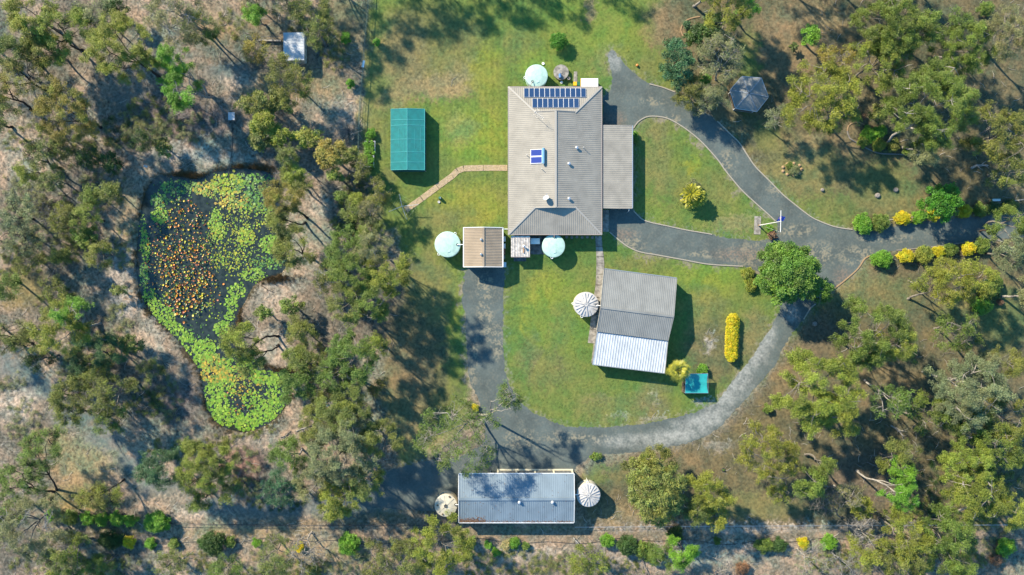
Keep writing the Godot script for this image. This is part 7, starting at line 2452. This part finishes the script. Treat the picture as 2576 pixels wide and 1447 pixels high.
	tree(2540, 1060, 60, 15, "olive", 0.8, "olive gum at the eastern edge of the shaded paddock")
	tree(2440, 1170, 66, 14, "yellow", 0.8, "yellow-green gum with a leaning trunk in the south-eastern bush", Vector2(2388, 1165))
	tree(2515, 1140, 66, 15, "green", 0.85, "green gum at the eastern edge of the south-eastern bush")
	tree(2268, 1155, 48, 10, "olive", 0.75, "dull olive gum above the bright green round crowns")
	tree(2278, 1243, 42, 13, "lime", 1.05, "bright green gum at the end of a long bare trunk", Vector2(2155, 1184), "gum_tree", "bark_white")
	tree(2272, 1190, 30, 12, "lime", 1.0, "smaller bright green crown above the long bare trunk")
	tree(2465, 1250, 76, 15, "yellow", 0.8, "wide yellow-olive gum in the south-eastern bush", Vector2(2406, 1288), "gum_tree", "bark_white")
	tree(2540, 1290, 46, 14, "yellow", 0.8, "yellow gum at the eastern edge of the south-eastern bush")
	tree(2385, 1345, 74, 14, "green", 0.85, "green gum over the boundary fence in the south-eastern bush")
	tree(2284, 1356, 64, 13, "yellow", 0.8, "yellow-green gum over the boundary strip beside bare grey limbs")
	tree(2275, 1415, 60, 12, "olive", 0.8, "olive gum at the southern edge below the boundary hose")
	tree(2395, 1418, 56, 13, "green", 0.85, "green gum at the southern edge in the south-eastern bush")
	tree(2180, 1390, 44, 10, "yellow", 0.6, "thin yellow gum beside the white dead tree")
	tree(2046, 1212, 44, 12, "green", 1.15, "dense bright gum of stacked green bosses by the dead brown branch", Vector2(2092, 1226))
	tree(2072, 1170, 30, 12, "green", 0.9, "small dark green crown above the stacked green bosses")
	tree(2172, 1280, 28, 8, "yellow", 0.8, "small yellow wattle over the boundary track")
	tree(2133, 1250, 34, 9, "grey", 0.4, "thin pale gum beside the small yellow wattle", N, "gum_tree", "bark_white")
	tree(1935, 1140, 76, 12, "yellow", 0.7, "open yellow-olive gum on the dry slope below the lower track", Vector2(2020, 1184))
	tree(1962, 1246, 26, 8, "yellow", 0.7, "small yellow crown below the open yellow-olive gum")
	dome_tree(1652, 1236, 86, 92, 12, "olive", "great rounded olive tree on the grass east of the farm shed", "gum_tree", 0.48)
	tree(1652, 1170, 44, 11, "olive", 1.0, "olive gum crown on top of the great rounded tree")
	tree(1785, 1248, 60, 11, "yellow", 0.8, "yellow-green gum beside the great rounded olive tree")
	tree(1806, 1302, 30, 9, "yellow", 0.9, "small yellow-green crown hanging over the boundary fence")
	tree(1752, 1292, 26, 9, "olive", 0.9, "small olive crown between the great rounded tree and the fence")
	tree(1716, 1388, 40, 11, "lime", 1.1, "bright lime gum with a brown trunk at the southern boundary", Vector2(1708, 1370), "gum_tree", "bark_pale")
	tree(1668, 1402, 34, 8, "green", 0.8, "green gum beside the bright lime gum at the southern boundary")
	tree(1109, 1378, 78, 12, "yellow", 0.85, "large yellow-olive gum below the farm shed's woodland end")
	tree(1030, 1400, 50, 10, "olive", 0.6, "thin olive gum west of the large yellow-olive gum")
	tree(1480, 1410, 50, 8, "yellow", 0.5, "thin yellow-green sapling beside the fallen grey limb")
	tree(940, 1420, 50, 9, "olive", 0.45, "thin olive sapling at the southern edge among fallen branches")
	tree(690, 1400, 60, 9, "olive", 0.45, "thin olive sapling over the southern boundary west of the white dead tree")
	tree(560, 1440, 44, 8, "green", 0.6, "light green gum at the southern edge below the dark citrus-like shrub")
	# trees that have lost their leaves
	tree(768, 1390, 54, 9, "silver", 0.0, "white dead tree with crooked limbs by the boundary hose", Vector2(784, 1338), "dead_tree", "bark_white")
	tree(2172, 1345, 50, 10, "silver", 0.0, "white dead tree straddling the boundary fence in the south-eastern bush", Vector2(2154, 1322), "dead_tree", "bark_white")
	tree(1815, 1425, 36, 7, "silver", 0.0, "white dead tree at the southern edge beyond the bright lime gum", Vector2(1800, 1444), "dead_tree", "bark_white")
	tree(2035, 1412, 54, 10, "grey", 0.15, "white-branched dying tree at the southern edge below the yellow shrub", N, "dead_tree", "bark_white")
	tree(2130, 1420, 44, 8, "silver", 0.0, "grey dead tree with fine twigs at the southern edge", N, "dead_tree", "bark_silver")
	tree(2075, 1255, 40, 8, "silver", 0.0, "dead branch tree with a reddish stem on dark grass", Vector2(2120, 1302), "dead_tree", "bark_pale")
	tree(1480, 1400, 36, 6, "silver", 0.0, "grey dead limb leaning over the southern verge", Vector2(1443, 1354), "dead_tree", "bark_silver")
	tree(1000, 1440, 40, 7, "silver", 0.0, "grey dead sapling at the southern edge west of the large yellow-olive gum", N, "dead_tree", "bark_silver")
	# beyond the frame, where the shadows on the northern lawn come from
	var beyond := ["whose long shadow falls on the straw-coloured lawn", "shading the lawn behind the northern tank", "north of the wire pen", "shading the middle of the northern lawn", "shading the lawn above the round bush", "shading the lawn beside the bare dirt strip", "north of the sparse white-limbed gum", "north of the orange grass", "north of the bright feathery young tree", "north of the broad north-eastern gum", "west of the corner gum", "west of the grey bushes", "west of the white leaning trunk"]
	var spots := [[880, -190, 90], [990, -200, 80], [760, -130, 80], [1130, -230, 90], [1270, -220, 70], [1425, -235, 60], [600, -130, 80], [1980, -150, 80], [2130, -130, 80], [2320, -120, 80], [-130, 60, 80], [-140, 500, 80], [-130, 800, 70]]
	for k in spots.size():
		tree(spots[k][0], spots[k][1], spots[k][2], 15, "olive", 0.42, "olive gum beyond the edge of the property, " + beyond[k], N)

func shrubs() -> void:
	shrub(1405, 104, 24, 2.4, "vivid", "clipped round bright green bush alone on the northern lawn", "clipped_shrub")
	shrub(869, 97, 12, 1.6, "lime", "lime green seedling shrub between the white-roofed shed and the fence", "shrub", "", 16)
	shrub(880, 210, 10, 1.5, "lime", "lime green upright shrub by the fence's white gate", "shrub", "", 13)
	shrub(948, 106, 9, 1.1, "lime", "tiny green shrub on the straw-coloured lawn just inside the fence")
	shrub(933, 337, 13, 1.2, "lime", "spiky green shrub on the lawn above the raised planters")
	# golden balls and green shrubs along the entrance drive
	shrub(2171, 563, 26, 2.0, "lime", "bright green shrub nearest the flagpole at the start of the entrance drive")
	shrub(2215, 560, 24, 1.8, "green", "mid-green shrub between the bright start shrub and a golden ball")
	shrub(2270, 549, 22, 1.9, "gold", "golden ball shrub standing free on the flagpole end of the far border", "clipped_shrub", "golden ball shrubs", 18, 1.5)
	shrub(2312, 546, 18, 1.4, "lime", "low green shrub between two golden balls of the far border")
	shrub(2347, 542, 17, 1.7, "gold", "golden ball shrub half under the broad feathery tree", "clipped_shrub", "golden ball shrubs", 0.0, 1.5)
	shrub(2427, 531, 18, 1.8, "gold", "golden ball shrub just past the broad feathery tree", "clipped_shrub", "golden ball shrubs", 0.0, 1.5)
	shrub(2466, 528, 20, 1.5, "green", "dark green shrub between a golden ball and the shaded hedge end")
	shrub(2500, 524, 26, 1.5, "dark", "shaded dark shrub at the bend of the far border", "shrub", "", 14)
	shrub(2540, 518, 24, 1.4, "dark", "shaded dark shrub at the very end of the far border", "shrub", "", 14)
	shrub(2219, 652, 32, 2.0, "lime", "bright green oval shrub opening the near border of the entrance drive", "shrub", "", 22)
	shrub(2279, 644, 22, 1.9, "gold", "largest golden ball of the near border, beside the bright oval shrub", "clipped_shrub", "golden ball shrubs", 18, 1.5)
	shrub(2326, 640, 24, 1.5, "yellow", "loose yellow-green shrub beside the largest golden ball")
	shrub(2361, 633, 16, 1.6, "gold", "smallest golden ball of the near border", "clipped_shrub", "golden ball shrubs", 0.0, 1.5)
	shrub(2392, 628, 18, 1.5, "green", "green shrub between the two outer golden balls of the near border")
	shrub(2436, 626, 20, 1.8, "gold", "outermost golden ball of the near border", "clipped_shrub", "golden ball shrubs", 17, 1.5)
	shrub(2470, 618, 22, 1.4, "green", "dull green shrub after the outermost golden ball")
	# eastern garden bed
	for e in [[2184, 338, 22, "lime", "lime shrub at the stony end of the eastern garden bed"], [2214, 331, 18, "lime", "taller lime shrub in the middle of the eastern garden bed"], [2211, 365, 18, "yellow", "yellow-green shrub on the edging of the eastern garden bed"], [2170, 357, 14, "yellow", "low yellow shrub by the rock edging of the eastern garden bed"], [2247, 366, 18, "olive", "olive shrub under the largest gum in the eastern garden bed"], [2282, 380, 12, "green", "small green shrub by the bare end of the eastern garden bed"], [2318, 358, 13, "green", "dark little shrub at the shaded tip of the eastern garden bed"]]:
		shrub(e[0], e[1], e[2], 1.5, e[3], e[4], "shrub", "shrubs of the eastern garden bed")
	shrub(2170, 294, 8, 0.9, "rust", "small red-leaved plant above the eastern garden bed")
	shrub(2481, 22, 21, 2.5, "green", "green shrub under the gum at the north-eastern corner")
	shrub(2489, 730, 30, 2.4, "dark", "dark thicket shrub beside the stout white trunk")
	shrub(2472, 768, 24, 1.8, "lime", "bright lime shrub in front of the dark thicket shrub")
	shrub(2516, 760, 7, 1.0, "rust", "pinkish red plant at the foot of the stout white trunk")
	shrub(2504, 712, 22, 2.0, "green", "green shrub behind the dark thicket shrub")
	shrub(1936, 574, 9, 1.0, "lime", "small green shrub under the flagpole's mast")
	shrub(1941, 592, 11, 0.9, "rust", "brown withered shrub under the flagpole's yard")
	shrub(1768, 929, 15, 1.4, "lime", "round lime shrub behind the sagging teal canopy", "shrub", "", 13)
	shrub(1932, 1028, 12, 1.2, "green", "small round green bush alone below the lower track", "shrub", "", 13)
	shrub(1746, 470, 20, 1.6, "grey", "grey-green shrub at the back of the island's palm clump")
	shrub(1728, 500, 16, 1.0, "silver", "grey ground shrub skirting the island's palm clump")
	shrub(1596, 338, 8, 1.0, "lime", "little lime shrub at the carport's corner post")
	shrub(1598, 352, 7, 0.8, "green", "little dark shrub against the carport beside the lime one")
	shrub(1880, 688, 17, 1.3, "yellow", "spiky yellow-green clump at the drive corner of the big mango bed", "shrub", "", 16)
	shrub(1888, 716, 15, 1.3, "yellow", "strappy yellow-striped clump under the big dark tree's edge", "shrub", "", 24)
	shrub(1998, 428, 14, 0.9, "grey", "low grey shrub inside the ring of rocks on the eastern grass")
	shrub(1985, 416, 8, 0.8, "green", "small green plant at the edge of the ring of rocks")
	shrub(1742, 84, 12, 1.3, "green", "small green shrub in the stone-edged northern bed")
	shrub(1727, 62, 10, 0.9, "blue", "bluish dwarf shrub at the tip of the stone-edged northern bed")
	shrub(1195, 1026, 9, 0.9, "gold", "yellow flowering orchid clump at the foot of the lone sparse gum")
	# row of young bright shrubs beside the western track, then the boundary plantings
	for e in [[132, 1296, 20, "lime", "bright lime shrub at the western start of the hedge row"], [174, 1302, 22, "green", "shaded green shrub second from the western start of the hedge row"], [218, 1306, 19, "lime", "lime shrub where the leaning olive tree crosses the hedge row"], [256, 1306, 18, "lime", "middle lime shrub of the hedge row"], [293, 1306, 19, "lime", "lime shrub just past the middle of the hedge row"], [327, 1311, 18, "lime", "lime shrub next to the tall end of the hedge row"]]:
		shrub(e[0], e[1], e[2], 1.8, e[3], e[4], "shrub", "hedge row of lime shrubs")
	shrub(392, 1313, 38, 3.0, "lime", "tallest bright green shrub closing the hedge row", "shrub", "hedge row of lime shrubs", 28)
	shrub(276, 1360, 34, 2.2, "dark", "dark green citrus-like shrub below the hedge row", "shrub", "", 24)
	shrub(324, 1364, 15, 1.6, "gold", "golden shrub beside the dark citrus-like shrub", "shrub", "", 18)
	shrub(192, 1358, 15, 1.3, "yellow", "yellow-green shrub west of the dark citrus-like shrub")
	shrub(377, 1368, 15, 1.2, "lime", "straggling lime shrub on the boundary hose")
	shrub(437, 1367, 14, 1.0, "green", "low green shrub on the boundary hose before the glossy dark shrub")
	shrub(533, 1367, 36, 2.8, "dark", "glossy dark green shrub with its long shadow on the boundary", "shrub", "", 32)
	shrub(578, 1364, 14, 1.4, "green", "small shrub beside the glossy dark shrub")
	shrub(645, 1366, 12, 1.2, "lime", "small lime shrub by the boundary hose before the white dead tree")
	shrub(752, 1378, 13, 1.3, "gold", "yellow shrub among the white dead tree's limbs")
	shrub(878, 1370, 31, 2.6, "lime", "bright green leafy shrub standing alone on the boundary", "shrub", "", 30)
	shrub(1185, 1367, 14, 1.5, "green", "dark green shrub against the large yellow-olive gum", "shrub", "", 16)
	shrub(1227, 1372, 10, 1.0, "lime", "little lime shrub first along the hose past the yellow-olive gum")
	shrub(1246, 1389, 11, 1.0, "lime", "little lime shrub below the hose, lower than its neighbours")
	shrub(1273, 1372, 14, 1.0, "straw", "pale straw-coloured grass clump on the hose")
	shrub(1294, 1366, 15, 1.3, "lime", "two-lobed lime shrub on the hose below the farm shed")
	shrub(1322, 1374, 11, 1.0, "green", "small green shrub after the two-lobed lime shrub")
	shrub(1527, 1361, 20, 1.9, "lime", "lime shrub before the thick dark shrubs of the boundary", "shrub", "", 18)
	shrub(1580, 1374, 30, 2.5, "dark", "largest dark shrub of the boundary's thick group", "shrub", "", 26)
	shrub(1614, 1384, 22, 2.2, "green", "mid-green shrub in the boundary's thick group")
	shrub(1645, 1398, 24, 2.2, "green", "last green shrub in the boundary's thick group")
	shrub(1699, 1342, 22, 1.8, "dark", "dark low shrub above the bright lime gum")
	shrub(1922, 1372, 26, 1.9, "green", "dark shrub with yellow tips on the eastern part of the hose", "shrub", "", 18)
	shrub(1960, 1373, 20, 1.8, "dark", "dark shrub joined to the yellow-tipped shrub")
	shrub(2021, 1367, 14, 1.5, "gold", "upright golden shrub alone on the hose", "shrub", "", 17)
	shrub(2085, 1364, 20, 1.6, "lime", "green shrub under the white dead tree on the boundary")
	shrub(2157, 1362, 8, 1.1, "lime", "tiny lime shrub beside the white dead tree on the boundary")
	shrub(2531, 1377, 24, 1.9, "lime", "leafy lime shrub on the hose at the eastern end")
	shrub(1868, 1430, 18, 1.5, "rust", "rust-coloured dead shrub at the southern edge near the white dead tree")
	shrub(2507, 1410, 17, 1.4, "rust", "pinkish brown dead shrub in the south-eastern corner")
	shrub(1804, 1361, 9, 0.9, "green", "small green shrub on bare wheel tracks of the boundary")
	shrub(788, 1437, 20, 1.2, "olive", "olive shrub at the southern edge below the white dead tree")
	shrub(1500, 1148, 16, 0.7, "green", "low green tuft shrub on the bank above the farm shed's far tank", "shrub", "", 9)
	hedge(1847, 793, 1841, 907, 2.3, 1.5, "gold", "long clipped golden hedge on the lawn beside the lower track")
	palm("fan_palm", 1708, 933, 32, 4.2, 34, true, [0.27, 0.27, 0.02], "yellow-green fan palm between the workshop and the teal canopy")
	palm("cane_palm", 1742, 486, 30, 3.2, 44, false, [0.3, 0.3, 0.02], "bushy golden cane palm in the middle of the island lawn")
	palm("cane_palm", 1756, 494, 27, 2.6, 36, false, [0.24, 0.27, 0.02], "lower golden cane palm on the shaded side of the island clump")
	palm("cane_palm", 1738, 503, 25, 2.2, 32, false, [0.27, 0.28, 0.025], "smallest golden cane palm at the kerb side of the island clump")
	palm("cordyline", 1998, 116, 15, 1.4, 12, false, [0.06, 0.1, 0.02], "broad-leaved rosette plant alone on orange grass")
	# the big dark tree where the drives meet
	var big := dome_tree(1982, 688, 86, 86, 10, "mango", "big dense dark green shade tree where the drives meet", "mango_tree", 1.0, Vector2(1970, 715))
	dome_tree(2068, 730, 26, 34, 7, "mango", "dark green side tree hugging the big shade tree at the kerb", "mango_tree", 1.0)
	undergrowth("scrub", "low grey-green scrub through the western bush", "grey", [[225, 886, 70, 60], [200, 930, 70, 40], [90, 520, 80, 60], [120, 560, 70, 50], [330, 330, 80, 50], [370, 300, 60, 40], [60, 470, 50, 60], [260, 470, 60, 60], [320, 620, 30, 70], [300, 820, 40, 60], [420, 1010, 40, 60], [480, 320, 70, 40], [890, 500, 40, 60], [660, 1230, 60, 40], [600, 1170, 60, 50], [300, 1420, 80, 30], [900, 1410, 100, 36], [640, 1420, 90, 30], [1320, 1410, 120, 36], [2200, 1400, 150, 44], [2450, 1370, 100, 60], [60, 1060, 50, 60], [30, 960, 40, 30]], 0.7, 0.9)
	undergrowth("low_bushes", "low dull green bushes through the bush and on the far verges", "olive", [[60, 640, 60, 60], [150, 620, 70, 50], [190, 560, 40, 80], [150, 760, 60, 40], [230, 890, 70, 50], [100, 350, 90, 50], [230, 360, 60, 40], [350, 350, 40, 30], [380, 280, 60, 40], [20, 660, 30, 60], [870, 560, 40, 50], [900, 480, 30, 60], [780, 880, 40, 60], [800, 960, 60, 60], [640, 1090, 60, 24], [560, 1110, 50, 20], [430, 1130, 60, 30], [370, 1010, 40, 40], [170, 1420, 150, 30], [480, 1410, 80, 30], [700, 1430, 160, 24], [1020, 1430, 120, 24], [1250, 1420, 140, 30], [1450, 1420, 100, 30], [2330, 1400, 160, 50], [2480, 1200, 90, 80], [2400, 1290, 110, 60], [1560, 1430, 80, 20], [2120, 1410, 90, 40], [600, 60, 60, 40], [780, 60, 60, 50], [840, 120, 40, 60]], 0.6, 0.75)
	undergrowth("weeds", "dark green weeds in the shaded hollows of the bush", "dark", [[250, 870, 60, 40], [230, 950, 40, 30], [150, 545, 30, 60], [300, 330, 50, 40], [200, 400, 40, 30], [430, 320, 40, 20], [880, 590, 40, 30], [380, 1020, 30, 30], [2400, 1200, 90, 60], [2300, 1300, 80, 40], [700, 1270, 70, 16]], 0.5, 0.7)

func fallen_limbs() -> void:
	var r := RandomNumberGenerator.new()
	r.seed = 17
	var bits := [
		[2440, 424, 2484, 417, 0.3, "bark_white", "thick white log lying on the grass near the eastern edge"], [1445, 1356, 1512, 1440, 0.13, "bark_silver", "long grey forked branch lying across the southern verge"], [452, 1410, 486, 1386, 0.1, "bark_white", "pale stick lying on pink soil by the southern boundary"],
		[745, 1085, 806, 1066, 0.12, "bark_white", "white fallen limb on the clay shore of the lower basin"], [705, 1100, 730, 1084, 0.12, "bark_pale", "short broken limb beside the white fallen limb"], [1610, 1396, 1632, 1444, 0.2, "bark_pale", "brown log running off the southern edge by the thick shrubs"], [1738, 1430, 1752, 1450, 0.2, "bark_pale", "brown trunk piece running off the southern edge under the bright lime gum"],
		[2240, 1070, 2272, 1098, 0.16, "bark_white", "pale limb on the dark paddock soil"], [2180, 1162, 2205, 1172, 0.14, "bark_pale", "grey limb above the long bare trunk"], [2226, 1295, 2290, 1330, 0.14, "bark_pale", "grey limb crossing the boundary track under the gums"], [2290, 1312, 2330, 1380, 0.13, "bark_white", "long white limb slanting over the boundary fence"], [1700, 1338, 1712, 1330, 0.25, "bark_white", "short sawn white stump piece under the great rounded tree"],
		[1090, 744, 1093, 752, 0.06, "bark_pale", "little stick on the olive lawn by the shaded trees"], [640, 902, 655, 896, 0.07, "bark_silver", "grey stick on the clay point's shore"], [400, 985, 412, 1010, 0.1, "bark_silver", "grey fallen branch on purple litter"], [660, 720, 690, 735, 0.07, "bark_dark", "dark crooked stick on the pale clay point"], [1880, 1300, 1900, 1320, 0.08, "bark_white", "thin white stick on the wheel tracks"], [2020, 1400, 2046, 1430, 0.12, "bark_white", "white limb below the upright golden shrub"],
	]
	for e in bits:
		var a: Vector3 = at(e[0], e[1]) + Vector3.UP * e[4] * 0.8
		var b: Vector3 = at(e[2], e[3]) + Vector3.UP * e[4] * 0.6
		a.y += level(a.x, a.z)
		b.y += level(b.x, b.z)
		var root := thing("fallen_branch", e[6], "branch", Vector3(a.x, 0, a.z), "fallen branches")
		var s := Shape.new()
		var line := bend(a, b, 0.05, r, 5)
		s.tube(line, taper(e[4], e[4] * 0.6, 6), 7)
		part("bough", s, M[e[5]], root)
		for k in 3:
			s = Shape.new()
			var o: Vector3 = line[2 + k]
			var d: Vector3 = (b - a).normalized().rotated(Vector3.UP, r.randf_range(0.4, 0.9) * (1 if k % 2 else -1))
			var l: float = a.distance_to(b) * r.randf_range(0.2, 0.5)
			s.tube(bend(o, o + d * l + Vector3.UP * 0.2, 0.1, r, 3), taper(e[4] * 0.45, 0.02, 4), 5)
			part("twig", s, M[e[5]], root)

func _ready() -> void:
	sky_and_camera()
	materials()
	build_leaves()
	ground_colours()
	driveway_field()
	ground_sheet()
	house()
	sheds()
	shade_houses()
	tanks()
	lilies()
	small_things()
	woods()
	shrubs()
	fallen_limbs()
	grasses()
